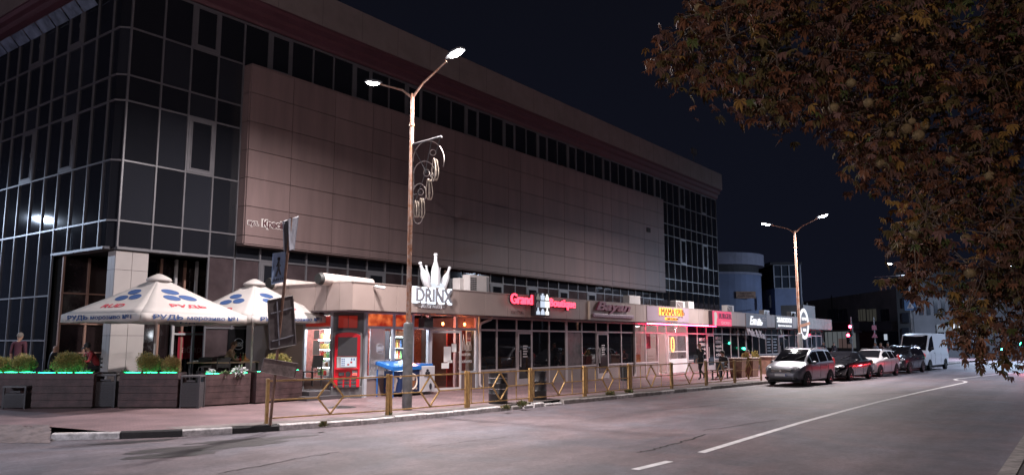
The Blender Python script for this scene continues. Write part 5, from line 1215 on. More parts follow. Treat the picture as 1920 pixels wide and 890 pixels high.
# ================================================================ terrace furniture
m_tbl = mat('light table wood', (.42, .30, .20), .5, var=.2, vs=6); m_blk = mat('black chair', (.018, .017, .018), .5)
def table(label, c, rz, L=1.2, W=.75):
    t = thing('terrace_table', label, 'table', (c[0], c[1], TZ), rz, 'tables on the terrace')
    b = MB(); b.box((-L / 2, -W / 2, .72), (L / 2, W / 2, .76)); b.build('table_top', m_tbl, t, bevel=.006)
    for x in (-L / 2 + .07, L / 2 - .07):
        for y in (-W / 2 + .07, W / 2 - .07): b = MB(); b.box((x - .025, y - .025, 0), (x + .025, y + .025, .72)); b.build('leg', m_blk, t)
    return t
def chair(label, c, rz, solid=True, h=.92):
    t = thing('terrace_chair', label, 'chair', (c[0], c[1], TZ), rz, 'black chairs on the terrace')
    b = MB(); b.box((-.22, -.22, .44), (.22, .22, .475)); b.build('seat', m_blk, t, bevel=.008)
    for x in (-.2, .2):
        b = MB(); b.bar((x, .2, 0), (x * .96, .19, .44), .03); b.build('leg', m_blk, t); b = MB(); b.bar((x, -.22, 0), (x * .96, -.21, .48), .03); b.bar((x * .96, -.21, .48), (x * .95, -.28, h), .03); b.build('leg', m_blk, t)
    b = MB()
    if solid: b.add([(-.2, -.235, .58), (.2, -.235, .58), (.2, -.285, h), (-.2, -.285, h), (-.2, -.255, .58), (.2, -.255, .58), (.2, -.305, h), (-.2, -.305, h)], [(0, 1, 2, 3), (7, 6, 5, 4), (0, 4, 5, 1), (1, 5, 6, 2), (2, 6, 7, 3), (3, 7, 4, 0)])
    else:
        for z in (.6, .73, .86): b.box((-.2, -.29, z), (.2, -.26, z + .05))
    b.build('backrest', m_blk, t); return t
dirx = Vector((.79, -.61, 0)); rz0 = math.atan2(dirx.y, dirx.x)
def ter(px, depth): p = atd(px, 640, depth); return (float(p[0]), float(p[1]))
tb1 = table('light wooden table in front of the man in the tan jacket', ter(408, 25.6), rz0, 1.75, .7); tb2 = table('light wooden table set with bottles beside the second parasol pole', ter(459, 26.2), rz0, 1.0, .8); tb3 = table('light wooden table between the man in the red jacket and the bald man', ter(140, 26.2), rz0, .9, .75)
chair('black solid-backed chair at the table before the tan jacket man, beside the slatted bin', ter(385, 25.2), rz0 + R_(180)); chair('black solid-backed chair at the table directly before the tan jacket man', ter(420, 25.1), rz0 + R_(180))
chair('black slat-backed folding chair in front of the corner pillar', ter(205, 24.6), rz0 + R_(200), False, 1.0); chair('black chair hidden half behind the red jacket man', ter(188, 25.4), rz0 + R_(120), False)
chair('black chair with thin legs below the side window of the corner shop', (16.5, 20.35), R_(100), True, .98)
b_ = [(443, 'green', (.05, .12, .04)), (452, 'dark with a red label', (.12, .012, .012)), (457, 'pale green', (.16, .2, .08)), (461, 'orange', (.45, .18, .04)), (133, 'green', (.04, .1, .05))]
for i, (px, nm, c) in enumerate(b_):
    d = 26.2; p = ter(px if px != 133 else 163, d if px != 133 else 24.9)
    t = thing('bottle', ['green beer bottle nearest the tan jacket man on the terrace table', 'dark bottle with a red label on the terrace table', 'pale green bottle on the terrace table', 'orange bottle beside the parasol pole on the terrace table', 'green bottle in front of the man in the red jacket'][i], 'bottle', (p[0], p[1], TZ + .76), 0, 'bottles on the terrace tables')
    b = MB(); b.lathe([(.034, 0), (.037, .02), (.037, .16), (.016, .21), (.014, .28)], n=12); b.build('glass', mat('bottle ' + nm, c, .15), t, smooth=40); b = MB(); b.lathe([(.016, .28), (.016, .295)], n=10); b.build('cap', mat('bottle cap', (.5, .48, .4), .4, .5), t)
    if i in (1, 3): b = MB(); b.lathe([(.038, .05), (.038, .13)], n=12); b.build('label', mat('label red' if i == 1 else 'label orange', (.5, .03, .03) if i == 1 else (.6, .25, .05), .6), t)
p = ter(464, 26.0); tray = thing('wooden_tray', 'pale wooden tray of food lying on the bottle table', 'tray', (p[0], p[1], TZ + .76), rz0); b = MB(); b.box((-.18, -.12, 0), (.18, .12, .02)); b.build('board', mat('tray wood', (.5, .32, .16), .5), tray); b = MB(); b.ball((0, 0, .045), (.11, .07, .03)); b.build('food', mat('food', (.4, .2, .08), .7), tray, smooth=True)
p = ter(372, 25.5); npk = thing('paper_napkins', 'crumpled white napkins lying on the table by the slatted bin', 'napkins', (p[0], p[1], TZ + .76), 0); b = MB(); random.seed(8)
for k in range(7): b.ball((random.uniform(-.13, .13), random.uniform(-.08, .08), .025), (.05, .04, .03), 6, 4)
b.build('paper', m_paper, npk)
# ================================================================ payment kiosk
kc = Vector((17.30, 19.60, PZ)); krz = math.atan2(-19.6, -17.3) + R_(90 + 2)
ks = thing('payment_kiosk', 'red self-service payment kiosk with screen and grey surround at the shop corner', 'payment kiosk', kc, krz)
m_kr = mat('kiosk red', (.60, .008, .022), .4); m_kg = mat('kiosk grey', (.055, .055, .06), .5); m_ks = mat('kiosk pale surround', (.20, .19, .195), .5)
b = MB(); b.box((-.50, -.10, 0), (.50, .28, .38)); b.build('plinth', mat('kiosk plinth', (.10, .095, .10), .6), ks, bevel=.02)
def arch(hw, z0, z1, rise, n=12): return [(-hw, z0), (hw, z0), (hw, z1)] + [(hw * math.cos(a), z1 + rise * math.sin(a)) for a in np.linspace(0, math.pi, n)[1:-1]] + [(-hw, z1)]
b = MB(); b.prism([(-.44, .38), (.44, .38), (.48, .8), (.485, 1.6)] + [(.475 * math.cos(a), 2.08 + .12 * math.sin(a)) for a in np.linspace(0, math.pi, 14)] + [(-.485, 1.6), (-.48, .8)], (0, -.05, 0), XU, ZU, (0, .30, 0)); b.build('surround', m_ks, ks, bevel=.015)
b = MB(); b.prism(arch(.41, .36, 2.0, .13), (0, -.16, 0), XU, ZU, (0, .109, 0)); b.build('body', m_kr, ks, bevel=.012)
b = MB(); b.box((-.31, -.175, 1.36), (.31, -.162, 1.97)); b.build('upper_panel', m_kg, ks)
scn = MB(); scn.box((-.33, -.215, .98), (.31, -.162, 1.34)); scr = scn.build('screen_bezel', mat('bezel silver', (.35, .34, .35), .4), ks, bevel=.01)
b = MB(); b.box((-.20, -.223, 1.02), (.28, -.216, 1.31)); b.build('screen', emat('kiosk screen', (.85, .90, 1.0), .8), scr)
b = MB()
for r in range(4):
    for c in range(2): b.box((-.18 + c * .06, -.228, 1.04 + r * .065), (-.14 + c * .06, -.2235, 1.08 + r * .065))
b.box((.12, -.228, 1.22), (.16, -.2235, 1.29)); b.box((.2, -.228, 1.22), (.24, -.2235, 1.29)); b.build('screen_icons', mat('screen blue icons', (.05, .12, .4), .5), scr)
b = MB(); b.box((.0, -.228, 1.06), (.07, -.2235, 1.11)); b.box((.10, -.228, 1.13), (.16, -.2235, 1.19)); b.build('screen_icons', mat('screen red icons', (.5, .03, .03), .5), scr)
b = MB(); b.box((-.36, -.24, .93), (.36, -.162, .965)); b.build('ledge', m_kr, ks, bevel=.01)
b = MB(); b.box((-.26, -.19, .73), (-.08, -.162, .84)); b.build('card_slot', m_kg, ks); b = MB(); b.prism([(.085 * math.cos(a), .085 * math.sin(a)) for a in np.linspace(0, 2 * math.pi, 17)[:-1]], (.04, -.19, .78), XU, ZU, (0, .028, 0)); b.build('keypad', m_kg, ks)
b = MB(); b.box((.17, -.20, .72), (.33, -.162, .90)); b.build('receipt_slot', m_ks, ks); b = MB(); b.box((.19, -.206, .745), (.31, -.201, .80)); b.build('receipt_light', emat('receipt red light', (1, .05, .03), 3), ks)
for r in range(3):
    for c in range(3):
        b = MB(); x = -.205 + c * .215; z = .62 - r * .115; b.box((x - .085, -.185, z - .045), (x + .085, -.162, z + .045)); b.build('button', m_kg, ks, bevel=.02)
# ================================================================ ice cream freezer
f0 = gnd(697, 742, PZ); fz = thing('ice_cream_freezer', 'blue ice cream chest freezer with a sloping lid standing in front of the corner shop', 'freezer', (18.55, 18.55, PZ), R_(2))
m_fb = mat('freezer blue', (.02, .15, .48), .35, coat=.2); m_fn = mat('freezer navy print', (.012, .03, .10), .4); m_fw = mat('freezer white', (.58, .57, .60), .4); m_cr = mat('cream print', (.62, .52, .44), .5); m_bn = mat('brown print', (.24, .09, .035), .5)
b = MB(); b.box((.14, 0, .10), (1.15, .72, .84)); b.build('cabinet', m_fn, fz, bevel=.01)
b = MB(); b.box((1.152, -.0, .10), (1.95, .74, .98)); wp_ = b.build('end_cabinet', m_fw, fz, bevel=.015)
b = MB()
for k, (cx, cz) in enumerate(((0, .09), (-.06, 0), (.07, 0))): b.prism([(cx + .065 * math.cos(a), cz + .05 * math.sin(a)) for a in np.linspace(0, 2 * math.pi, 15)[:-1]], (1.55, -.004, .74), XU, ZU, (0, -.006, 0))
letters(b, 'РУДЬ', (1.55, -.004, .60), XU, ZU, NU, W=.3, H=.06, t=.006, offset=.02); b.prism([(.07 * math.cos(a), .11 * math.sin(a)) for a in np.linspace(0, 2 * math.pi, 15)[:-1]], (1.72, -.004, .28), XU, ZU, (0, -.006, 0)); b.build('emblem', m_black, wp_)
b = MB(); b.add([(-.22, -.04, .86), (1.2, -.04, .87), (1.2, .78, 1.08), (-.22, .78, 1.06), (-.22, -.04, 1.0), (1.2, -.04, 1.0), (1.2, .78, 1.18), (-.22, .78, 1.17)], [(0, 3, 2, 1), (4, 5, 6, 7), (0, 1, 5, 4), (1, 2, 6, 5), (2, 3, 7, 6), (3, 0, 4, 7)]); b.box((1.15, .1, .985), (1.96, .74, 1.06)); b.build('lid', m_fb, fz, bevel=.01)
for (x, y) in ((-.20, -.03), (-.20, .70)): b = MB(); b.box((x, y, .0), (x + .03, y + .03, .9)); b.build('lid_post', m_fb, fz)
# printed cones and scoops
b = MB()
for cx, z0, s in ((.82, .25, 1.0),):
    b.prism([(0, 0), (.14 * s, .26 * s), (-.14 * s, .26 * s)], (cx, -.003, z0), XU, ZU, (0, -.004, 0))
b.prism([(.07 * math.cos(a), .07 * math.sin(a)) for a in np.linspace(0, 2 * math.pi, 15)[:-1]], (.66, -.003, .33), XU, ZU, (0, -.004, 0)); b.build('brown_print', m_bn, fz)
b = MB(); ring_pts = [(.75 + .25 * math.cos(a), -.006, .48 + .25 * math.sin(a)) for a in np.linspace(0, R_(360), 26)]; b.tube(ring_pts, .035, 6, caps=False)
for (cx, cz, r) in ((.18, .66, .06), (.45, .68, .05), (.52, .25, .07), (.3, .2, .05), (.82, .6, .08), (.98, .25, .05)): b.prism([(r * math.cos(a), r * math.sin(a)) for a in np.linspace(0, 2 * math.pi, 13)[:-1]], (cx, -.003, cz), XU, ZU, (0, -.005, 0))
b.build('cream_print', m_cr, fz)
b = MB()   # left end with a sundae glass print
b.prism([(.18, .06), (.30, .06), (.36, .34), (.12, .34)], (.137, 0, .12), (0, 1, 0), ZU, (-.004, 0, 0)); b.prism([(.24 + .16 * math.cos(a), .42 + .12 * math.sin(a)) for a in np.linspace(0, 2 * math.pi, 15)[:-1]], (.137, 0, .12), (0, 1, 0), ZU, (-.005, 0, 0)); b.build('sundae_print', m_cr, fz)
b = MB(); letters(b, 'Рудь', (.136, .42, .22), (0, -1, 0), ZU, (-1, 0, 0), W=.42, H=.16, t=.005, offset=.02, shear=.2); b.build('red_print', mat('red print', (.46, .035, .06), .6), fz)
# ================================================================ oil drums, dustbin
def drum(px, py, label, bands):
    g = gnd(px, py, PZ); t = thing('oil_drum', label, 'oil drum', (float(g[0]), float(g[1]) + .3, PZ), R_(20), 'black drums used as bins')
    m = mat('black drum', (.016, .015, .017), .45, var=.4, vs=6, bump=.2, bs=20)
    pr = [(.27, 0), (.285, .01), (.285, .28), (.297, .30), (.285, .32), (.285, .58), (.297, .60), (.285, .62), (.285, .88), (.292, .90), (.27, .90), (.262, .70), (.0, .70)]
    b = MB(); b.lathe(pr, n=32); b.build('barrel', m, t, smooth=35)
    if bands:
        b = MB()
        for z in (.43, .75): b.lathe([(.287, z), (.289, z + .004), (.289, z + .016), (.287, z + .02)], n=32)
        b.build('worn_band', mat('worn drum band', (.22, .19, .2), .6, var=.4, vs=8), t)
drum(949, 757, 'black oil drum with pale worn bands behind the yellow railing', True); drum(1023, 750, 'plain black oil drum behind the yellow railing, next to the banded one', False)
g = gnd(1172, 727, PZ); t = thing('dustbin', 'small dark dustbin on a thin frame behind the railing near the script sign', 'dustbin', (float(g[0]), float(g[1]), PZ), R_(10))
b = MB(); b.lathe([(.17, .28), (.22, .86), (.235, .88), (.21, .87), (.16, .32)], n=18, M=Matrix.Rotation(R_(5), 4, 'Y')); b.build('bucket', mat('bin black', (.03, .03, .03), .5), t, smooth=40); b = MB(); b.tube([(-.24, 0, 0), (-.22, 0, .8)], .015, 6); b.tube([(.24, 0, 0), (.26, 0, .8)], .015, 6); b.tube([(-.22, 0, .8), (.26, 0, .8)], .012, 6); b.build('frame', m_galv, t)
# manhole
g = gnd(640, 763, PZ); mh = thing('manhole_cover', 'dark round manhole cover set in the pavement before the kiosk', 'manhole cover', (float(g[0]), float(g[1]), PZ)); b = MB(); b.lathe([(.36, -.02), (.36, .006), (.33, .010), (.0, .010)], n=28)
for k in range(-3, 4): b.box((-.26, k * .08 - .015, .009), (.26, k * .08 + .015, .015))
b.build('lid_plate', mat('cast iron', (.035, .03, .03), .6), mh); b = MB(); b.lathe([(.36, -.02), (.42, -.02), (.42, .007), (.362, .007)], n=28); b.build('frame_ring', MATS['cast iron'], mh)
# ================================================================ bench, tilted planters by the far end
bn = thing('wooden_bench', 'dark bench behind the railing with a seated woman on it', 'bench', (36.9, 14.5, PZ), R_(0))
m_bnw = mat('bench wood', (.13, .075, .055), .6, var=.3, vs=4); b = MB()
for k in range(4): b.box((-1.1, -.25 + k * .12, .43), (1.1, -.15 + k * .12, .46))
b.build('seat', m_bnw, bn)
for x in (-.95, .95):
    for y in (-.22, .16): b = MB(); b.box((x - .03, y - .03, 0), (x + .03, y + .03, .43)); b.build('leg', m_blk, bn)
def slanted(label, x, y, ang, top_pale=True):
    t = thing('plank_planter', label, 'planter', (x, y, PZ), R_(ang), 'slanted plank planters by the bench')
    b = MB()
    for k in range(4): b.add([(-.35 + k * .18, -.28, 0), (-.18 + k * .18, -.28, 0), (-.18 + k * .18 + .05, -.34, .95), (-.35 + k * .18 + .02, -.34, .95), (-.35 + k * .18, .28, 0), (-.18 + k * .18, .28, 0), (-.18 + k * .18 + .05, .34, .95), (-.35 + k * .18 + .02, .34, .95)], [(0, 1, 2, 3), (7, 6, 5, 4), (0, 4, 5, 1), (1, 5, 6, 2), (2, 6, 7, 3), (3, 7, 4, 0)])
    b.build('box', mat('reddish planks', (.22, .12, .085), .6, var=.25, vs=5), t); b = MB(); b.box((-.36, -.37, .952), (.46, .37, .985)); b.build('rim', mat('pale rim', (.45, .38, .34), .6), t); return t
sl = [(38.9, 14.5, 4, 'slanted plank planter next to the seated woman'), (40.1, 14.3, -3, 'slanted plank planter with the taller bronze conifer'), (43.9, 14.6, 3, 'slanted plank planter half hidden behind the silver minivan')]
for x, y, a, lb in sl: slanted(lb, x, y, a)
for (x, y, s, lb, m_) in ((39.55, 14.35, 31, 'slim bronze conifer between the slanted planters', thb), (40.7, 14.2, 32, 'darker green conifer rising by the silver minivan', thj)):
    t = leafblob('young_conifer', lb, (x, y, PZ + .45), .24, 1300, m_, s, 'young conifers by the bench', 'conifer', flat=2.3, size=.08, up=1.4)
# ================================================================ vehicles
m_tyre = mat('tyre rubber', (.018, .017, .018), .8); m_rim = mat('alloy rim', (.42, .42, .44), .35, .7); m_cg = mat('car glass', (.010, .010, .013), .04, spec=.6)
m_trim = mat('black plastic trim', (.018, .017, .019), .55); m_chr = mat('chrome', (.70, .70, .72), .18, .9); m_lens = mat('headlight lens', (.55, .56, .60), .12, .4, coat=.6)
m_pl = mat('number plate', (.62, .62, .64), .5); m_arch = mat('wheel arch', (.008, .008, .008), .9); m_sig = mat('amber lens', (.5, .16, .03), .25)
m_tl = emat('parked tail lamp', (1.0, .03, .03), .35)
def car(label, spec, paint, loc, rz, lit_tail=False, name='parked_car', cat='car', group='vehicles parked along the kerb'):
    t = thing(name, label, cat, loc, rz, group)
    st = spec['st']; X = [s[0] for s in st]
    def I(k, x): return float(np.interp(x, X, [s[k] for s in st]))
    def P(x): return dict(zb=I(1, x), zl=I(2, x), zt=I(3, x), hw=I(4, x), wt=I(5, x))
    def sec(x):
        p = P(x); hw, wt, zb, zl, zt = p['hw'], p['wt'], p['zb'], p['zl'], p['zt']; zt_e = max(zl + .005, zt - .05)
        return [(0, zb), (hw * .86, zb), (hw * .955, zb + .07), (hw * .985, zb + .5 * (zl - zb) - .05), (hw, zb + .62 * (zl - zb)), (hw * .985, zl - .05), (hw * .965, zl), ((hw * .965 + wt) / 2 + .012, (zl + zt_e) / 2), (wt, zt_e), (wt * .86, zt - .004), (wt * .5, zt + .012), (0, zt + .016)]
    xs = sorted(set([round(v, 3) for v in np.linspace(X[0], X[-1], 46)] + [round(v, 3) for v in X])); b = MB(); n = 12; vs = []; m = 2 * n - 2
    for x in xs:
        s = sec(x); ring_ = [(x, y, z) for y, z in s] + [(x, -y, z) for y, z in s[-2:0:-1]]; vs += ring_
    fs = []
    for i in range(len(xs) - 1):
        for k in range(m): fs.append((i * m + k, i * m + (k + 1) % m, (i + 1) * m + (k + 1) % m, (i + 1) * m + k))
    fs += [tuple(range(m - 1, -1, -1)), tuple((len(xs) - 1) * m + k for k in range(m))]
    b.add(vs, fs); body = b.build('body', paint, t, smooth=38)
    def sidept(x, tt, side, off=.006):
        p = P(x); zt_e = max(p['zl'] + .005, p['zt'] - .05); y0, y1, ym = p['hw'] * .965, p['wt'], (p['hw'] * .965 + p['wt']) / 2 + .012
        y = (y0 + (ym - y0) * tt * 2) if tt < .5 else (ym + (y1 - ym) * (tt - .5) * 2); return (x, side * (y + off), p['zl'] + (zt_e - p['zl']) * tt)
    for side in (1, -1):
        for (x0, x1) in spec['win']:
            g = MB(); N = 6; q = []
            for i in range(N + 1):
                x = x0 + (x1 - x0) * i / N
                for tt in (.09, .5, .90): q.append(sidept(x, tt, side))
            g.add(q, [(i * 3 + k, i * 3 + k + 1, i * 3 + k + 4, i * 3 + k + 3) for i in range(N) for k in range(2)]); g.build('side_window', m_cg, t, smooth=True)
    def toppatch(x0, x1, ins, nm, m_, f=.84):
        g = MB(); N = 6; q = []
        for i in range(N + 1):
            x = x0 + (x1 - x0) * i / N; p = P(x); W = p['wt'] * f
            for k in range(7):
                y = W * (k / 3 - 1); q.append((x, y, p['zt'] + .022 - .010 * abs(y / max(W, .01)) ** 3))
        g.add(q, [(i * 7 + k, i * 7 + k + 1, i * 7 + k + 8, i * 7 + k + 7) for i in range(N) for k in range(6)]); return g.build(nm, m_, t, smooth=True)
    toppatch(*spec['shield'], 0, 'windshield', m_cg, .90)
    if spec.get('rear'): toppatch(*spec['rear'], 0, 'rear_window', m_cg, .86)
    # wheels
    r = spec['r']
    for x in spec['ax']:
        for side in (1, -1):
            hw = I(4, x); y = side * (hw - .10); wt_ = MB(); wt_.lathe([(r * .58, -.05), (r * .62, -.1), (r * .94, -.1), (r, -.07), (r, .07), (r * .94, .1), (r * .62, .1), (r * .58, .05)], n=26, M=Matrix.Translation((x, y, r)) @ Matrix.Rotation(R_(90), 4, 'X'))
            wh = wt_.build('wheel', m_tyre, t, smooth=35)
            rm = MB(); yo = y + side * .102; rm.lathe([(r * .64, -.012), (r * .64, .012), (r * .58, .012), (r * .58, -.012)], n=26, caps=False, M=Matrix.Translation((x, yo - side * .005, r)) @ Matrix.Rotation(R_(90), 4, 'X'))
            rm.lathe([(r * .14, -.02), (r * .14, .02), (.0, .02)], n=12, M=Matrix.Translation((x, yo - side * .012, r)) @ Matrix.Rotation(R_(90), 4, 'X'))
            for k in range(5):
                a = k * 2 * math.pi / 5 + .3
                for da in (-.13, .13): rm.bar((x + r * .1 * math.cos(a + da), yo - side * .02, r + r * .1 * math.sin(a + da)), (x + r * .6 * math.cos(a + da * .7), yo - side * .006, r + r * .6 * math.sin(a + da * .7)), .028, .02, up=(0, 1, 0))
            rm.build('rim', m_rim, wh)
            ar = MB(); poly = [((r + .065) * math.cos(a), (r + .065) * math.sin(a)) for a in np.linspace(R_(-12), R_(192), 22)]; ar.prism(poly, (x, side * (hw - .06), r - .01), (1, 0, 0), (0, 0, 1), (0, side * .066, 0)); ar.build('wheel_arch', m_arch, t)
    # front end
    xf = X[-1]; F = spec['front']
    g = MB(); gx_, gw, gz0, gz1 = F['grille']; g.box((gx_ - .12, -gw, gz0), (gx_, gw, gz1)); gr = g.build('grille', m_trim, t, bevel=.02)
    g = MB()
    for k in range(F.get('bars', 2)): z = gz0 + (gz1 - gz0) * (k + .5) / F.get('bars', 2); g.box((gx_ - .02, -gw * .95, z - .008), (gx_ + .008, gw * .95, z + .008))
    g.prism([(.05 * math.cos(a), .05 * math.sin(a)) for a in np.linspace(0, 6.28, 13)[:-1]], (gx_ + .004, 0, (gz0 + gz1) / 2), (0, 1, 0), (0, 0, 1), (.014, 0, 0)); g.build('chrome_bar', m_chr, gr)
    ix, iw, iz0, iz1 = F['intake']; g = MB(); g.box((ix - .1, -iw, iz0), (ix, iw, iz1)); g.build('lower_intake', m_trim, t, bevel=.02)
    g = MB(); g.box((F['plate'][0] - .02, -.26, F['plate'][1]), (F['plate'][0], .26, F['plate'][1] + .11)); p_ = g.build('number_plate', m_pl, t); g = MB(); g.box((F['plate'][0] + .0005, .215, F['plate'][1] + .005), (F['plate'][0] + .003, .255, F['plate'][1] + .105)); g.build('blue_band', mat('plate blue', (.03, .07, .3), .5), p_)
    hx, hy, hz, dx, dy, dz = F['head']
    for side in (1, -1):
        g = MB(); g.ball((hx, side * hy, hz), (dx, dy, dz), 16, 10); hl_ = g.build('headlight', m_lens, t, smooth=True); g = MB(); g.ball((hx + dx * .5, side * hy, hz), (dx * .52, dy * .4, dz * .62), 10, 6); g.build('reflector', m_chr, hl_, smooth=True)
        g = MB(); g.ball((ix - .05, side * (iw + .16), (iz0 + iz1) / 2 + .03), (.07, .09, .055), 10, 6); g.build('fog_light', m_trim, t, smooth=True)
        mx, mz = spec['mirror']; y = I(4, mx) * .965 + .10; g = MB(); g.ball((mx, side * y, mz), (.075, .115, .075), 12, 8); g.bar((mx - .02, side * (y - .12), mz - .05), (mx, side * (y - .03), mz - .03), .05); g.build('mirror', spec.get('mirror_mat', paint), t, smooth=40)
        tx, ty, tz, tdx, tdy, tdz = spec['tail']; g = MB(); g.ball((tx, side * ty, tz), (tdx, tdy, tdz), 12, 8); g.build('tail_light', spec.get('tail_mat', m_tl), t, smooth=True)
        g = MB()
        for dxx in spec['doors']:
            zz = I(1, dxx) + .12; pts = []
            for k in range(7):
                z = zz + (I(2, dxx) - .01 - zz) * k / 6; fr = (z - I(1, dxx)) / (I(2, dxx) - I(1, dxx)); hw = I(4, dxx); yy = hw * np.interp(fr, [0, .08, .45, .62, .93, 1], [.86, .955, .985, 1, .985, .965]); pts.append((dxx, side * (yy + .001), z))
            g.tube(pts, .007, 4)
        zz = P(0)['zb'] + .1
        g.build('door_seam', m_trim, t)
        for dxx in spec['handles']:
            g = MB(); hw = I(4, dxx); z = I(2, dxx) - .12; g.box((dxx - .09, side * hw * .99 - .012 + side * .01, z - .014), (dxx + .09, side * hw * .99 + .012 + side * .01, z + .014)); g.build('door_handle', spec.get('mirror_mat', paint), t, bevel=.006)
        if spec.get('rails'):
            g = MB(); x0, x1 = spec['rails']; g.tube([(x, side * (I(5, x) * .93), I(3, x) + (.045 if 0 < i < 7 else .0)) for i, x in enumerate(np.linspace(x0, x1, 8))], .018, 6); g.build('roof_rail', m_chr if spec.get('chrome_rail') else m_trim, t, smooth=True)
    g = MB(); g.box((X[0] + .35, -I(4, 0) * .84, .17), (X[-1] - .35, I(4, 0) * .84, .30)); g.build('underbody', m_trim, t)
    g = MB()
    for sy in (-.45, .25): g.bar((spec['shield'][1] - .06, sy, P(spec['shield'][1] - .06)['zt'] + .045), (spec['shield'][1] - .35, sy + .38, P(spec['shield'][1] - .35)['zt'] + .038), .018)
    g.build('wiper', m_trim, t)
    return t
# stations: x, z bottom, z belt, z top, half width, half width at top
MPV = dict(st=[(-2.22, .36, .60, .66, .70, .62), (-2.17, .30, .93, 1.05, .80, .66), (-2.05, .27, 1.02, 1.46, .85, .64), (-1.85, .24, 1.03, 1.58, .875, .64), (-1.2, .22, 1.01, 1.63, .90, .66), (-.3, .21, .98, 1.645, .90, .68), (.35, .21, .96, 1.60, .90, .67), (.75, .21, .95, 1.42, .90, .70), (1.28, .22, .95, 1.06, .89, .76), (1.6, .24, .91, .97, .87, .75), (1.9, .25, .81, .86, .82, .70), (2.1, .27, .69, .74, .74, .62), (2.2, .30, .58, .62, .60, .52), (2.23, .36, .50, .52, .52, .46)],
           win=[(-1.92, -1.22), (-1.12, -.18), (-.08, .72), (.78, 1.12)], shield=(.40, 1.27), rear=None, r=.315, ax=(1.36, -1.34), mirror=(.80, 1.02), doors=(.92, -.12, -1.1), handles=(.1, -.95), tail=(-2.08, .76, 1.0, .10, .09, .22), rails=(-1.9, .25), chrome_rail=True,
           front=dict(grille=(2.225, .46, .60, .74), bars=2, intake=(2.265, .50, .28, .38), plate=(2.275, .44), head=(1.97, .64, .755, .22, .15, .10)))
SEDAN = dict(st=[(-2.35, .34, .60, .64, .66, .58), (-2.3, .28, .90, .95, .80, .68), (-2.0, .24, .98, 1.04, .87, .70), (-1.65, .22, .98, 1.10, .90, .64), (-1.0, .20, .96, 1.40, .91, .60), (-.3, .20, .94, 1.455, .91, .61), (.2, .20, .93, 1.42, .91, .62), (.55, .20, .92, 1.28, .91, .66), (1.05, .21, .92, 1.0, .90, .76), (1.6, .22, .88, .93, .87, .75), (2.0, .24, .78, .83, .82, .70), (2.25, .27, .66, .70, .72, .60), (2.36, .32, .54, .57, .58, .50)],
             win=[(-1.45, -.45), (-.36, .62)], shield=(.28, 1.04), rear=(-1.62, -1.0), r=.33, ax=(1.42, -1.38), mirror=(.72, .98), doors=(.85, -.4, -1.3), handles=(-.15, -1.15), tail=(-2.2, .72, .86, .10, .12, .10),
             front=dict(grille=(2.33, .42, .52, .66), bars=3, intake=(2.37, .52, .27, .40), plate=(2.38, .40), head=(2.08, .64, .72, .22, .15, .085)))
WAGON = dict(SEDAN, st=[(-2.32, .34, .60, .66, .70, .62), (-2.27, .28, .92, 1.0, .82, .66), (-2.0, .24, .98, 1.40, .87, .62), (-1.6, .22, .98, 1.46, .90, .63), (-1.0, .20, .96, 1.49, .91, .63), (-.3, .20, .94, 1.50, .91, .63), (.2, .20, .93, 1.46, .91, .63), (.55, .20, .92, 1.31, .91, .66), (1.08, .21, .92, 1.02, .90, .76), (1.6, .22, .89, .95, .87, .75), (2.0, .24, .80, .86, .82, .70), (2.22, .27, .68, .72, .72, .60), (2.33, .32, .54, .57, .60, .52)],
             win=[(-1.95, -1.28), (-1.2, -.40), (-.32, .62)], rear=None, rails=(-1.8, .1), tail=(-2.2, .78, 1.0, .10, .08, .2), mirror=(.74, 1.0), front=dict(grille=(2.29, .42, .56, .70), bars=2, intake=(2.345, .55, .27, .42), plate=(2.36, .44), head=(2.04, .64, .74, .22, .15, .085)))
CROSS = dict(WAGON, st=[(a, zb + .05, zl + .10, zt + (.16 if zt > 1.25 else .11), hw + .01, wt + .02) for a, zb, zl, zt, hw, wt in WAGON['st']], r=.345, mirror=(.74, 1.12), front=dict(grille=(2.29, .46, .62, .80), bars=3, intake=(2.345, .55, .30, .46), plate=(2.36, .50), head=(2.04, .64, .84, .22, .15, .10)), chrome_rail=True)
VAN = dict(st=[(-2.98, .42, 1.2, 2.30, .96, .80), (-2.94, .34, 1.28, 2.42, 1.0, .86), (-2.6, .30, 1.3, 2.5, 1.02, .90), (.6, .28, 1.3, 2.50, 1.02, .90), (1.05, .28, 1.28, 2.46, 1.02, .88), (1.3, .28, 1.26, 2.34, 1.02, .86), (2.05, .29, 1.2, 1.34, 1.0, .86), (2.4, .30, 1.08, 1.16, .97, .82), (2.75, .32, .86, .92, .92, .76), (2.93, .36, .66, .70, .80, .66), (2.97, .42, .56, .58, .7, .6)],
           win=[(.80, 1.95)], shield=(1.28, 2.06), rear=None, r=.35, ax=(2.0, -2.0), mirror=(1.62, 1.5), doors=(1.72, .7, -.8), handles=(.85,), tail=(-2.93, .93, 1.15, .06, .07, .34), mirror_mat=m_trim,
           front=dict(grille=(2.945, .5, .62, .78), bars=2, intake=(2.985, .62, .40, .54), plate=(3.0, .50), head=(2.62, .76, .98, .24, .15, .17)))
MPV2 = dict(MPV, tail_mat=m_tl)
p_sil = mat('silver car paint', (.165, .165, .195), .4, .5, coat=.4); p_blk = mat('black car paint', (.010, .010, .013), .22, .2, coat=.8); p_wht = mat('white car paint', (.62, .60, .62), .3, coat=.6); p_gry = mat('graphite car paint', (.045, .048, .06), .25, .4, coat=.7); p_van = mat('white van paint', (.60, .60, .64), .35, coat=.4)
HD = math.pi - R_(5.5)
def carat(x, yoff): return (x, kpt(x) - yoff, 0)
car('silver minivan parked first behind the yellow railing', MPV, p_sil, (37.1, 10.85, 0), HD)
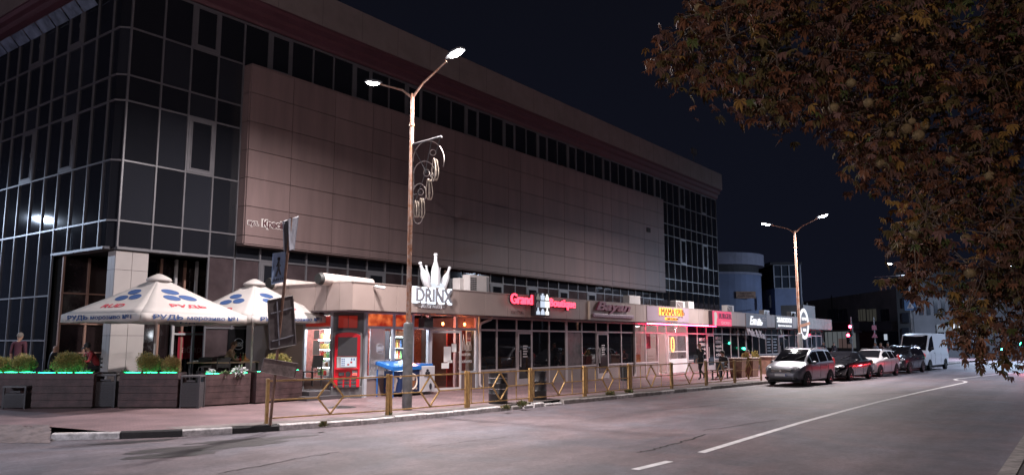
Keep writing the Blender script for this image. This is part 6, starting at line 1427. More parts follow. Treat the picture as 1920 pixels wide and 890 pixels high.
car('black saloon parked between the silver minivan and the white estate', SEDAN, p_blk, (43.1, 10.42, 0), HD)
car('white estate car parked between the black saloon and the dark crossover', WAGON, p_wht, (48.5, 10.1, 0), HD)
car('graphite crossover with roof rails parked before the white van', CROSS, p_gry, (54.6, 9.65, 0), HD)
car('tall white delivery van, last of the parked row', VAN, p_van, (61.0, 9.45, 0), HD, name='delivery_van', cat='van')
# traffic on the other lane, half hidden by the hanging leaves
m_tlit = emat('lit tail lamp', (1.0, .035, .05), 22)
NEAR = dict(WAGON, tail_mat=m_tlit, tail=(-2.27, .74, .92, .07, .10, .10))
ca = car('dark estate with lit red tail lamps half hidden behind the hanging leaves', NEAR, p_gry, (60.0, 2.2, 0), R_(-3), name='passing_car', group='cars on the far lane')
for dy in (-.74, .74):
    la = bpy.data.lights.new('tail light glow', 'SPOT'); la.energy = 260; la.color = (1, .05, .07); la.spot_size = R_(150); la.spot_blend = 1; la.shadow_soft_size = .1
    lo = bpy.data.objects.new('tail_light_glow', la); col.objects.link(lo); lo.parent = ca; lo.location = (-2.42, dy, .92); lo.rotation_euler = Vector((-1, .35, .02)).to_track_quat('-Z', 'Y').to_euler()
# far signals -------------------------------------------------------------
def signal(label, X, Y, z0, heads, ang, colr, lampz, arm=None):
    t = thing('traffic_light', label, 'traffic light', (X, Y, 0), ang, 'traffic lights at the junction')
    b = MB(); b.tube([(0, 0, 0), (0, 0, z0 + .9)], .055, 8); b.build('pole', m_galv, t, smooth=40)
    for (hy, hz) in heads:
        b = MB(); b.box((-.32, hy - .18, hz - .5), (-.06, hy + .18, hz + .5)); h = b.build('signal_head', m_trim, t, bevel=.02)
        for k, (zz, c_) in enumerate(((.3, 'r'), (0, 'y'), (-.3, 'g'))):
            b = MB(); b.lathe([(.14, 0), (.13, .02), (.0, .03)], n=14, M=Matrix.Translation((-.322, hy, hz + zz)) @ Matrix.Rotation(R_(-90), 4, 'Y'))
            b.build('lamp', (emat('signal lit %s' % (colr,), colr, 55) if k == lampz else mat('signal dark lens', (.03, .02, .02), .3)), h, smooth=True)
            b = MB(); b.lathe([(.15, 0), (.15, .16)], n=14, caps=False, M=Matrix.Translation((-.322, hy, hz + zz)) @ Matrix.Rotation(R_(-90), 4, 'Y')); b.build('visor', m_trim, h)
    la = bpy.data.lights.new('signal glow', 'POINT'); la.energy = 25; la.color = colr; la.shadow_soft_size = .1; lo = bpy.data.objects.new('signal_glow', la); col.objects.link(lo); lo.parent = t; lo.location = (-.75, heads[0][0], heads[0][1] + .3 - .3 * lampz)
    return t
sX = 76.0; sY = float(onx(1597, 630, sX)[1]); z1 = float(onx(1597, 612, sX)[2]); z2 = float(onx(1594, 627, sX)[2])
signal('traffic light showing red on two heads beyond the parked black saloon', sX, sY, z1, [(0, z1 - .3), (.22, z2 - .35)], 0, (1, .03, .06), 0)
gX = 88.0; gY = float(onx(1878, 640, gX)[1]); gz = float(onx(1878, 655, gX)[2])
signal('traffic light showing green behind the hanging chestnut leaves', gX, gY, gz, [(0, gz + .3), (-1.6, gz + .9)], 0, (.05, 1.0, .55), 2)
# crossing sign on the third lamp
cs = thing('crossing_sign', 'square blue crossing sign fixed to the slim grey lamp pole', 'road sign', (66.82, 10.9, 0), 0)
zc = float(ony(1710, 572, 10.9)[2]); b = MB(); b.box((-.12, -.42, zc - .42), (-.10, .42, zc + .42)); pl_o = b.build('sign_plate', mat('road sign blue', (.10, .22, .42), .4), cs); b = MB(); b.prism([(-.26, -.26), (.26, -.26), (0, .28)], (-.121, 0, zc), (0, 1, 0), (0, 0, 1), (-.006, 0, 0)); b.build('white_triangle', mat('sign white', (.6, .62, .66), .5), pl_o); b = MB(); b.bar((-.13, .08, zc - .2), (-.13, -.06, zc + .1), .05, .01); b.bar((-.13, -.06, zc - .2), (-.13, .03, zc), .05, .01); b.build('pictogram', m_black, pl_o)
ds = thing('road_sign', 'pink lozenge and warning plates on a thin pole at the far kerb', 'road sign', (float(onx(1641, 640, 72)[0]), float(onx(1641, 640, 72)[1]), 0)); b = MB(); b.tube([(0, 0, 0), (0, 0, 4.0)], .04, 6); b.build('pole', m_galv, ds); b = MB(); b.box((-.06, -.18, 2.9), (-.045, .18, 3.3)); b.build('upper_plate', mat('rose plate', (.16, .05, .07), .5), ds); b = MB(); b.prism([(-.26, 0), (.26, 0), (0, .45)], (-.06, 0, 2.25), (0, 1, 0), (0, 0, 1), (.015, 0, 0)); b.build('lower_plate', MATS['rose plate'], ds)
# ================================================================ people
SKIN_C = (.42, .24, .17)
def hexd(p): return Vector(p)
def person(label, loc, rz, joints, cols, hair=None, scale=1.0, cap=None, group=None):
    """joints: dict of positions (x forward, y to the person's left, z up); one skinned surface"""
    J = {k: Vector(v) for k, v in joints.items()}
    t = thing('person', label, 'person', loc, rz, group)
    V = []; Rr = []; E = []; Z = []
    def v(p, r, zone): V.append(Vector(p)); Rr.append(r if isinstance(r, tuple) else (r, r)); Z.append(zone); return len(V) - 1
    def e(a, b): E.append((a, b))
    pel = v(J['pelvis'], (.155, .125), 'legs'); wa = v(J['pelvis'].lerp(J['chest'], .45), (.145, .115), 'top'); chs = v(J['chest'], (.165, .125), 'top'); nb = v(J['neck'] - (J['neck'] - J['chest']) * .25, (.105, .09), 'top'); nk = v(J['neck'], .058, 'skin')
    e(pel, wa); e(wa, chs); e(chs, nb); e(nb, nk)
    hd = (J['head'] - J['neck']); up = hd.normalized(); fwd = J.get('face', Vector((1, 0, 0))).normalized()
    h0 = v(J['neck'] + up * .085 + fwd * .015, (.072, .080), 'skin'); h1 = v(J['neck'] + up * .16 + fwd * .02, (.078, .095), 'skin'); h2 = v(J['neck'] + up * .235 + fwd * .012, (.066, .082), 'skin'); e(nk, h0); e(h0, h1); e(h1, h2)
    no = v(J['neck'] + up * .14 + fwd * .125, .012, 'skin'); e(h1, no)
    sidev = up.cross(fwd).normalized()
    for s in (1, -1): ea = v(J['neck'] + up * .15 + sidev * s * .092, .016, 'skin'); e(h1, ea)
    for s, n in ((1, 'l'), (-1, 'r')):
        sh = v(J['sh_' + n], .068, 'top'); el = v(J['el_' + n], .046, 'sleeve'); m1 = v(J['sh_' + n].lerp(J['el_' + n], .5), .054, 'top'); wr = v(J['wr_' + n], .030, 'skin'); m2 = v(J['el_' + n].lerp(J['wr_' + n], .4), .042, 'arm')
        e(nb, sh); e(sh, m1); e(m1, el); e(el, m2); e(m2, wr)
        hdv = (J['wr_' + n] - J['el_' + n]).normalized(); pv = Vector(J.get('palm_' + n, (0, -s, 0))).normalized(); wv = hdv.cross(pv).normalized()
        pm = v(J['wr_' + n] + hdv * .06, (.036, .02), 'skin'); e(wr, pm)
        for k, (o_, ln) in enumerate(((-.030, .078), (-.010, .09), (.010, .085), (.029, .066))):
            a = v(J['wr_' + n] + hdv * .095 + wv * o_, .0095, 'skin'); b_ = v(J['wr_' + n] + hdv * (.095 + ln * .55) + wv * o_ + pv * .012, .0085, 'skin'); c = v(J['wr_' + n] + hdv * (.095 + ln * .85) + wv * o_ + pv * .035, .007, 'skin'); e(pm, a); e(a, b_); e(b_, c)
        th = v(J['wr_' + n] + hdv * .055 - wv * .045 + pv * .015, .0105, 'skin'); th2 = v(J['wr_' + n] + hdv * .095 - wv * .05 + pv * .03, .008, 'skin'); e(pm, th); e(th, th2)
        hp = v(J['hip_' + n], .098, 'legs'); k1 = v(J['hip_' + n].lerp(J['kn_' + n], .5), .082, 'legs'); kn = v(J['kn_' + n], .060, 'legs'); cf = v(J['kn_' + n].lerp(J['an_' + n], .35), .057, 'shin'); an = v(J['an_' + n], .038, 'shin'); to = v(J['toe_' + n], (.042, .030), 'shoe'); hl_ = v(J['an_' + n] + (J['an_' + n] - J['kn_' + n]).normalized() * .055 - (J['toe_' + n] - J['an_' + n]).normalized() * .03, .034, 'shoe'); mf = v(J['an_' + n].lerp(J['toe_' + n], .55), (.042, .036), 'shoe')
        e(pel, hp); e(hp, k1); e(k1, kn); e(kn, cf); e(cf, an); e(an, mf); e(mf, to); e(an, hl_)
    me = bpy.data.meshes.new('person_cage'); me.from_pydata([p * scale for p in V], E, []); o = bpy.data.objects.new('person_cage', me); col.objects.link(o)
    md = o.modifiers.new('skin', 'SKIN'); md.use_smooth_shade = True; md.branch_smoothing = .4
    for i, sv in enumerate(me.skin_vertices[0].data): sv.radius = (Rr[i][0] * scale, Rr[i][1] * scale); sv.use_root = (i == 0)
    ss = o.modifiers.new('sub', 'SUBSURF'); ss.levels = 1; ss.render_levels = 1
    dg = bpy.context.evaluated_depsgraph_get(); bm_ = bpy.data.meshes.new_from_object(o.evaluated_get(dg)); bpy.data.objects.remove(o); bpy.data.meshes.remove(me)
    bm_.name = 'body'; order = ['skin', 'top', 'sleeve', 'arm', 'legs', 'shin', 'shoe']; bm_.materials.clear()
    for z in order: bm_.materials.append(cols.get(z, cols.get({'sleeve': 'top', 'arm': 'skin', 'shin': 'legs'}.get(z, 'skin'), m_skin)))
    seg = [(V[a] * scale, V[b] * scale, Z[a], Z[b]) for a, b in E]
    A = np.array([s[0] for s in seg]); B = np.array([s[1] for s in seg]); D = B - A; LL = (D * D).sum(1) + 1e-9
    mi = []
    for p in bm_.polygons:
        c = np.array(p.center); tt = np.clip(((c - A) * D).sum(1) / LL, 0, 1); q = A + D * tt[:, None]; k = int(((q - c) ** 2).sum(1).argmin()); mi.append(order.index(seg[k][2] if tt[k] < .5 else seg[k][3]))
    bm_.polygons.foreach_set('material_index', mi); bm_.polygons.foreach_set('use_smooth', [True] * len(mi)); bm_.update()
    ob = bpy.data.objects.new('body', bm_); col.objects.link(ob); ob.parent = t
    hc = (J['neck'] + up * .175 + fwd * .008) * scale
    def shell(nm, m_, rx, ry, rz_, cutf, n=16):
        b = MB(); vs = []; fs = []
        for i in range(9):
            a = math.pi / 2 * (1 - i / 8 * 1.35)
            for k in range(n):
                th_ = 2 * math.pi * k / n; loc_ = fwd * (rx * math.cos(a) * math.cos(th_)) + sidev * (ry * math.cos(a) * math.sin(th_)) + up * (rz_ * math.sin(a)); 
                if cutf and loc_.dot(fwd) > .05 and loc_.dot(up) < .055: loc_ = loc_ * .80
                vs.append(hc + loc_ * scale)
        for i in range(8):
            for k in range(n): fs.append((i * n + k, i * n + (k + 1) % n, (i + 1) * n + (k + 1) % n, (i + 1) * n + k))
        b.add(vs, fs); return b.build(nm, m_, t, smooth=True)
    if hair: shell('hair', hair[0], .112 * hair[1], .096 * hair[1], .105 * hair[1], True)
    if cap:
        shell('cap', cap, .122, .105, .108, True); b = MB(); c = hc + fwd * .10 + up * .03; b.add([c - sidev * .07, c + sidev * .07, c + sidev * .05 + fwd * .08 - up * .02, c - sidev * .05 + fwd * .08 - up * .02, c - sidev * .07 - up * .012, c + sidev * .07 - up * .012, c + sidev * .05 + fwd * .08 - up * .03, c - sidev * .05 + fwd * .08 - up * .03], [(0, 1, 2, 3), (7, 6, 5, 4), (0, 4, 5, 1), (1, 5, 6, 2), (2, 6, 7, 3), (3, 7, 4, 0)]); b.build('cap_peak', cap, t)
    b = MB()
    for s in (1, -1): b.ball((J['neck'] + up * .168 + fwd * .108 + sidev * s * .034) * scale, .0085 * scale, 6, 4)
    b.build('eyes', mat('eye dark', (.02, .015, .012), .3), t, smooth=True)
    b = MB(); mc = (J['neck'] + up * .085 + fwd * .097) * scale; b.bar(mc - sidev * .022 * scale, mc + sidev * .022 * scale, .008 * scale, .007 * scale); b.build('mouth', mat('mouth', (.22, .08, .07), .5), t)
    return t
m_skin = mat('skin', SKIN_C, .55, var=.08, vs=8)
def cl(nm, c): return mat('cloth ' + nm, c, .8, var=.15, vs=9)
def stand(h=1.75, lean=0, dx=0):
    s = h / 1.75
    J = dict(pelvis=(0, 0, .95), chest=(.02, 0, 1.28), neck=(.02, 0, 1.47), head=(.03, 0, 1.72))
    for sg_, n in ((1, 'l'), (-1, 'r')): J.update({'sh_' + n: (.02, .185 * sg_, 1.41), 'el_' + n: (-.01, .235 * sg_, 1.13), 'wr_' + n: (.06, .24 * sg_, .88), 'hip_' + n: (0, .095 * sg_, .90), 'kn_' + n: (.02, .10 * sg_, .49), 'an_' + n: (-.01, .10 * sg_, .09), 'toe_' + n: (.15, .115 * sg_, .03)})
    return {k: tuple(np.array(v) * s) for k, v in J.items()}
def sit(lean=.1, arms='table', seat=.46):
    J = dict(pelvis=(0, 0, seat + .10), chest=(lean, 0, seat + .42), neck=(lean * 1.6, 0, seat + .61), head=(lean * 2.0, 0, seat + .86))
    for sg_, n in ((1, 'l'), (-1, 'r')):
        J.update({'sh_' + n: (lean * 1.5, .19 * sg_, seat + .55), 'hip_' + n: (.03, .10 * sg_, seat + .08), 'kn_' + n: (.45, .13 * sg_, seat + .07), 'an_' + n: (.44, .12 * sg_, .09), 'toe_' + n: (.60, .13 * sg_, .03)})
        J.update({'el_' + n: (lean * 1.5 + .12, .26 * sg_, seat + .30), 'wr_' + n: (lean * 1.5 + .36, .16 * sg_, seat + .31)} if arms == 'table' else {'el_' + n: (lean * 1.2 + .02, .25 * sg_, seat + .29), 'wr_' + n: (lean + .24, .15 * sg_, seat + .19)})
    return J
blk_h = (mat('dark hair', (.03, .022, .018), .7), 1.0); brn_h = (mat('cropped brown hair', (.10, .06, .04), .8), .97); gry_h = (mat('thin grey hair', (.20, .17, .15), .8), .965)
# pedestrian walking towards the corner shop, hand to the face
J = stand(1.74); J.update(kn_l=(.22, .09, .50), an_l=(.20, .09, .10), toe_l=(.36, .10, .035), kn_r=(.02, -.09, .47), an_r=(-.36, -.09, .19), toe_r=(-.27, -.09, .05), hip_l=(.02, .095, .90), hip_r=(-.02, -.095, .90), el_l=(.16, .24, 1.16), wr_l=(.16, .10, 1.40), el_r=(-.02, -.25, 1.12), wr_r=(.12, -.20, .93), chest=(.04, 0, 1.28), neck=(.06, 0, 1.46), head=(.09, 0, 1.70))
pp_ = gnd(1323, 711, PZ)
wk = person('pedestrian in black walking past the shops with a hand raised to the face', (float(pp_[0]), float(pp_[1]) + .2, PZ), math.pi - R_(14), J, dict(skin=m_skin, top=cl('black', (.02, .02, .024)), sleeve=cl('black', (.02, .02, .024)), arm=cl('black', (.02, .02, .024)), legs=cl('black trousers', (.012, .012, .014)), shoe=cl('dark shoe', (.03, .028, .03))), hair=brn_h)
b = MB(); b.box((-.16, -.34, .80), (.14, -.20, 1.18)); bag = b.build('shoulder_bag', mat('grey canvas bag', (.13, .14, .16), .8, var=.2), wk, bevel=.03)
b = MB(); b.tube([(-.02, -.27, 1.17), (.03, -.16, 1.44), (.04, .0, 1.46)], .012, 5); b.build('bag_strap', MATS['grey canvas bag'], wk)
def terp(px, depth): p = ter(px, depth); return (p[0], p[1], TZ)
person('man in a tan jacket sitting at the terrace table, turned to the bottles', terp(420, 26.3), math.atan2(dirx.y, dirx.x) - R_(5), dict(sit(.16)), dict(skin=m_skin, top=cl('tan jacket', (.36, .245, .165)), sleeve=cl('tan jacket', (.36, .245, .165)), arm=m_skin, legs=cl('brown trousers', (.06, .045, .04)), shoe=cl('dark shoe', (.03, .028, .03))), hair=brn_h, scale=1.08)
person('bald man in a dark purple shirt standing with his back turned behind the loose bush', terp(36, 24.4), math.atan2(.6, .8), stand(1.72), dict(skin=m_skin, top=cl('purple shirt', (.085, .022, .035)), legs=cl('black trousers', (.012, .012, .014)), shoe=cl('dark shoe', (.03, .028, .03)), sleeve=MATS['cloth purple shirt']), hair=gry_h, scale=1.0)
person('bald man in black sitting low behind the broad bush', terp(96, 25.6), math.atan2(dirx.y, dirx.x) + R_(25), sit(.07), dict(skin=m_skin, top=MATS['cloth black'], arm=MATS['cloth black'], legs=MATS['cloth black trousers'], shoe=MATS['cloth dark shoe']), scale=1.0)
Jr = sit(.24); Jr['face'] = (.8, .1, -.5)
person('man in a red jacket and black cap leaning over the terrace table', terp(192, 25.3), math.atan2(-dirx.y, -dirx.x) + R_(35), Jr, dict(skin=m_skin, top=cl('red jacket', (.24, .018, .022)), sleeve=MATS['cloth red jacket'], arm=MATS['cloth red jacket'], legs=MATS['cloth black trousers'], shoe=MATS['cloth dark shoe']), hair=blk_h, cap=mat('black cap', (.012, .012, .013), .8), scale=1.04)
person('dark-haired woman sitting on the bench behind the railing, turned to the road', (37.55, 14.62, PZ), math.pi - R_(20), sit(.10, 'lap'), dict(skin=m_skin, top=MATS['cloth black'], arm=m_skin, legs=MATS['cloth black trousers'], shoe=cl('pale shoe', (.4, .38, .36))), hair=(blk_h[0], 1.12), scale=1.02)
bb_ = thing('handbag', 'black handbag standing on the bench beside the seated woman', 'bag', (36.55, 14.5, PZ + .46)); b = MB(); b.box((-.28, -.12, 0), (.28, .12, .36)); b.build('bag', mat('bag black leather', (.012, .011, .013), .4), bb_, bevel=.03); b = MB(); b.tube([(-.15, 0, .36), (-.08, 0, .52), (.08, 0, .52), (.15, 0, .36)], .012, 5); b.build('strap', MATS['bag black leather'], bb_)
person('person in a dark coat seated behind the slanted planters near the minivan', (43.4, 15.4, PZ), math.pi - R_(10), sit(.14), dict(skin=m_skin, top=cl('rosy coat', (.10, .05, .06)), arm=MATS['cloth black'], legs=MATS['cloth black trousers'], shoe=MATS['cloth dark shoe']), hair=blk_h)
FARP = [(1545, 67, 'person in a dark coat standing beyond the minivan at the end of the shop row', (.02, .022, .03), 1.78), (1564, 72, 'slim dark figure waiting left of the red traffic light'.replace('left of', 'beside'), (.03, .02, .025), 1.7), (1642, 62, 'person in a pale blue jacket showing above the white estate roof', (.20, .21, .26), 1.74), (1652, 63, 'bareheaded person showing between the white estate and the crossover', (.12, .06, .06), 1.70), (1665, 64, 'dark-haired person showing above the crossover roof', (.05, .035, .045), 1.72)]
for px, X_, lb, c, h in FARP:
    Y_ = float(onx(px, 650, X_)[1]); person(lb, (X_, Y_, PZ), math.pi * random.uniform(.8, 1.2), stand(h), dict(skin=m_skin, top=cl('far %d' % px, c), arm=cl('far %d' % px, c), legs=MATS['cloth black trousers'], shoe=MATS['cloth dark shoe']), hair=brn_h if px == 1652 else blk_h, group='people standing at the far end')
# ================================================================ buildings at the end of the street
def W(px, py, d): return atd(px, py, d)
m_blu = mat('blue grey render', (.085, .11, .185), .8, var=.18, vs=.5, bump=.3, bs=6); m_blp = mat('pale blue parapet', (.15, .16, .215), .8, var=.12, vs=.8); m_slate = mat('black slate band', (.012, .012, .016), .8)
# rounded blue building: front along X, rounded end
RB = atd(1455, 640, 86.0); bx0, by0 = float(RB[0]), float(RB[1]); rzv = AZ - R_(90)
bl = thing('rounded_building', 'blue rendered building with a rounded end and black band under its parapet', 'building', (bx0, by0, 0), rzv)
def zat(py, X, Y):
    a = F_[0] * X + F_[1] * Y; s, c = math.sin(PITCH), math.cos(PITCH); zc_ = (445 - py) / FPX
    return CAMH + a * (zc_ * c + s) / (c - zc_ * s)
def rowz(py): return zat(py, bx0, by0)
def outl(off=0, r=5.0):
    pts = [(-16, -off)]; c = (-r, r)
    for a in np.linspace(-90, 0, 12): pts.append((c[0] + (r + off) * math.cos(R_(a)), c[1] + (r + off) * math.sin(R_(a))))
    return pts + [(off, 18), (-16, 18)]
def slab(off, z0, z1, nm, m_): b = MB(); b.prism(outl(off), (0, 0, z0), (1, 0, 0), (0, 1, 0), (0, 0, z1 - z0)); return b.build(nm, m_, bl)
slab(0, 0, rowz(513), 'wall', m_blu); slab(.12, rowz(513) + .002, rowz(509), 'ledge', m_blp); slab(-.25, rowz(509) + .002, rowz(495), 'band', m_slate); slab(.40, rowz(495) + .002, rowz(473), 'parapet', m_blp)
def bx_(px): return (px - 1455) * 86.0 / FPX
b = MB(); b.box((bx_(1383), -.10, rowz(559)), (bx_(1420), -.005, rowz(546))); b.build('wooden_sign', mat('weathered wooden board', (.21, .135, .10), .8, var=.3, vs=5), bl)
b = MB(); w_ = bx_(1420) - bx_(1383); cx_ = (bx_(1420) + bx_(1383)) / 2; h_ = rowz(546) - rowz(559)
letters(b, 'СМАЧНА', (cx_, -.105, rowz(559) + .60 * h_), XU, ZU, NU, W=w_ * .6, H=h_ * .25, t=.01, offset=.01); letters(b, 'Family House', (cx_, -.105, rowz(559) + .16 * h_), XU, ZU, NU, W=w_ * .82, H=h_ * .32, t=.01, offset=.012, shear=.3); b.build('sign_lettering', mat('dark burnt letters', (.05, .03, .03), .7), bl)
b = MB(); b.prism([(bx_(1447), rowz(576)), (bx_(1450), rowz(576)), (bx_(1450), rowz(553)), (bx_(1447), rowz(553))], (0, .12, 0), (1, 0, 0), (0, 0, 1), (0, .5, 0)); b.build('slot_window', m_slate, bl)
GB = atd(1457, 640, 91.0); gx1, gy1 = float(GB[0]), float(GB[1]); wd = 43 * 91 / FPX
gl = thing('glazed_block', 'dark glazed stair block with thin frames beside the rounded blue building', 'building', (gx1, gy1, 0), rzv)
zt2 = zat(492, gx1, gy1); zm = zat(540, gx1, gy1)
b = MB(); b.box((0, 0, 0), (wd, 12, zm)); b.build('wall', m_blu, gl); b = MB(); b.box((.05, .1, zm + .002), (wd - .05, 11.9, zt2 - .3)); b.build('glazing', mat('blue dark glass', (.02, .025, .035), .1), gl)
b = MB()
for k in range(4): b.box((wd * k / 3 - .06, -.02, zm), (wd * k / 3 + .06, .09, zt2 - .3))
for k in range(3): z = zm + (zt2 - .3 - zm) * k / 2; b.box((.06, -.015, z - .05), (wd - .06, .085, z + .05))
b.build('glazing_frame', mat('dull frame', (.14, .15, .18), .6), gl); b = MB(); b.box((-.6, -.5, zt2 - .28), (wd + .5, 12.3, zt2)); b.build('roof', m_slate, gl)
b = MB(); b.tube([(wd + .3, -.3, 0), (wd + .3, -.3, zt2 - .28)], .12, 8); b.build('post', MATS['dull frame'], gl)
# small plant box on the shop roof end
pr = ony(1506, 571, 20.2); pq_ = ony(1531, 600, 20.2); bxp = thing('plant_box', 'grey sheet metal plant box standing on the far end of the shop roof', 'plant box', (float(pr[0]), 20.2, 3.46)); b = MB(); b.box((0, 0, 0), (float(pq_[0] - pr[0]) * .92, 2.0, float(pr[2]) - 3.46)); b.build('casing', mat('grey sheet', (.16, .15, .15), .6, var=.1), bxp, bevel=.02); b = MB(); b.tube([(.9, .3, float(pr[2]) - 3.46), (.9, .3, float(pr[2]) - 3.1)], .06, 6); b.tube([(2.2, .3, float(pr[2]) - 3.46), (2.2, .3, float(pr[2]) - 3.2)], .06, 6); b.build('vent_pipe', m_galv, bxp)
# long concrete building across the end
m_con = mat('dark weathered concrete', (.20, .19, .185), .85, var=.25, vs=.35); m_con2 = mat('darker concrete', (.055, .055, .062), .85, var=.25, vs=.4); m_winl = emat('dim lit curtain window', (.75, .72, .62), .035); m_wind = mat('dark far window', (.02, .022, .028), .12)
def facade(px0, px1, d0, d1, pytop0, pytop1, label, m_, nm='concrete_building', depth=14):
    a, c = atd(px0, 640, d0), atd(px1, 640, d1); o = Vector((float(a[0]), float(a[1]), 0)); q = Vector((float(c[0]), float(c[1]), 0)); L = (q - o).length; rz = math.atan2((q - o).y, (q - o).x)
    t = thing(nm, label, 'building', o, rz); h0 = zat(pytop0, o.x, o.y); h1 = zat(pytop1, q.x, q.y); b = MB()
    b.add([(0, 0, 0), (L, 0, 0), (L, depth, 0), (0, depth, 0), (0, 0, h0), (L, 0, h1), (L, depth, h1), (0, depth, h0)], [(0, 3, 2, 1), (4, 5, 6, 7), (0, 1, 5, 4), (1, 2, 6, 5), (2, 3, 7, 6), (3, 0, 4, 7)]); b.build('wall', m_, t)
    def P(px, py):      # local x,z of a pixel on this wall
        r_ = ray(px, py); n = Vector((-(q - o).normalized().y, (q - o).normalized().x, 0)); tt = (o.dot(n)) / (r_[0] * n.x + r_[1] * n.y); p = r_ * tt; loc_ = Vector((float(p[0]), float(p[1]), 0)) - o
        return loc_.dot((q - o).normalized()), float(p[2]) + CAMH
    return t, L, P
fb, L_f, P = facade(1506, 1690, 118, 92, 566, 540, 'long dark concrete building closing the street behind the traffic light', m_con)
def fbox(t, P, px0, py0, px1, py1, m_, nm, d=.08, off=-.02):
    x0, z1_ = P(px0, py0); x1, z0_ = P(px1, py1); b = MB(); b.box((min(x0, x1), off - d, min(z0_, z1_)), (max(x0, x1), off, max(z0_, z1_))); return b.build(nm, m_, t)
for (p0, p1, m_) in ((1553, 1572, m_wind), (1573, 1590, m_wind), (1610, 1624, m_winl), (1626, 1644, m_winl), (1652, 1668, m_wind)): 
    o = fbox(fb, P, p0, 580, p1, 601, m_, 'window'); 
    for k in (.33, .66): pxm = p0 + (p1 - p0) * k; fbox(fb, P, pxm - .5, 580, pxm + .5, 601, m_con2, 'mullion', .05, -.11)
fbox(fb, P, 1560, 536 + 17, 1560.8, 600, m_con2, 'joint', .02)
fbox(fb, P, 1562, 605, 1626, 617, mat('plum sign band', (.09, .02, .03), .7), 'sign_band', .3); fbox(fb, P, 1602, 604, 1626, 616, mat('pale sign panel', (.25, .23, .25), .7), 'sign_panel', .05, -.35)
fbox(fb, P, 1548, 622, 1608, 652, emat('lit kiosk window', (.78, .84, .9), .10), 'lit_window', .1); fbox(fb, P, 1575, 634, 1602, 652, emat('lit kiosk goods', (.9, .6, .58), .07), 'lit_window', .1, -.14)
for pxm in (1556, 1565, 1574, 1583, 1592, 1601): fbox(fb, P, pxm - .6, 622, pxm + .6, 652, m_con2, 'mullion', .05, -.26)
fbox(fb, P, 1608, 620, 1612, 655, mat('pale post', (.3, .3, .33), .6), 'post', .3); fbox(fb, P, 1600, 619, 1622, 623, MATS['pale sign panel'], 'sign_panel', .1, -.4)
fbox(fb, P, 1613, 622, 1640, 655, mat('dark red shop', (.07, .018, .02), .8), 'shop_front', .1); fbox(fb, P, 1646, 622, 1686, 656, m_wind, 'shop_front', .1); fbox(fb, P, 1660, 626, 1666, 637, emat('small lit sign', (.75, .85, 1), .5), 'lit_sign', .05, -.14); fbox(fb, P, 1628, 604, 1690, 618, m_con2, 'canopy', 1.2)
tw, L_t, P2 = facade(1686, 1716, 90, 88, 502, 500, 'narrow concrete tower behind the crossing sign', mat('tower concrete', (.045, .046, .05), .85, var=.2, vs=.4), 'concrete_tower', 10)
for k in range(4): fbox(tw, P2, 1692, 530 + k * 28, 1706, 548 + k * 28, m_wind, 'window')
rb_, L_r, P3 = facade(1716, 1990, 88, 84, 556, 560, 'dark low building behind the white van and the leaves', m_con2, 'low_building', 12)
for k in range(6): fbox(rb_, P3, 1722 + k * 14, 562, 1731 + k * 14, 590, m_wind, 'window')
fbox(rb_, P3, 1755, 608, 1850, 622, emat('lit shop band', (.55, .66, .85), .10), 'lit_band', .3); fbox(rb_, P3, 1758, 625, 1850, 652, mat('shop glazing', (.05, .06, .075), .15), 'shop_front', .1)
for k in range(7): fbox(rb_, P3, 1758 + k * 13, 622, 1759.4 + k * 13, 653, MATS['pale post'], 'mullion', .08, -.13)
fbox(rb_, P3, 1784, 607, 1788, 616, emat('white shop light', (.9, .95, 1), 1.2), 'shop_light', .1, -.34); fbox(rb_, P3, 1796, 610, 1799, 615, MATS['white shop light'], 'shop_light', .1, -.34)
# cables at the third lamp
cbs = thing('overhead_cable', 'two thin cables reaching the slim grey lamp from across the street', 'cable', (66.9, 10.9, 7.0)); b = MB(); e0 = atd(1640, 519, 70); e1 = atd(1660, 538, 80)
b.tube([(0, 0, .1), tuple(float(e0[i]) - (66.9, 10.9, 7.0)[i] for i in range(3))], .03, 5); b.tube([(0, 0, .05), tuple(float(e1[i]) - (66.9, 10.9, 7.0)[i] for i in range(3))], .025, 5); b.build('cable', mat('pale cable', (.45, .42, .42), .6), cbs)
# low market hall of the side street, mirrored in the glass facade
mh_ = thing('market_hall', 'pale low market hall on the side street, mirrored in the dark glass', 'building', (-16, 40, 0)); b = MB(); b.box((0, 0, 0), (8, 60, 3.4)); b.build('wall', mat('market wall', (.30, .32, .36), .7, var=.2, vs=.5), mh_); b = MB()
for k in range(40): b.box((-.4, k * 1.5, 3.402), (8.5, k * 1.5 + 1.42, 3.5 + .06 * (k % 2)))
b.build('roof', mat('market roof', (.22, .24, .28), .6), mh_); b = MB()
for k in range(12): b.box((8.002, 2 + k * 4.8, .3), (8.05, 5.4 + k * 4.8, 2.5))
b.build('shutter', mat('market shutter', (.12, .14, .18), .5), mh_)
# ================================================================ chestnut tree
rnd = random.Random(77)
TB = Vector((16.5, -2.2, 0.1))
tree = thing('chestnut_tree', 'autumn horse chestnut with rusty drooping leaves and round burrs overhanging the street', 'tree', TB)
m_bark = mat('chestnut bark', (.07, .05, .04), .9, var=.4, vs=6, bump=.8, bs=12)
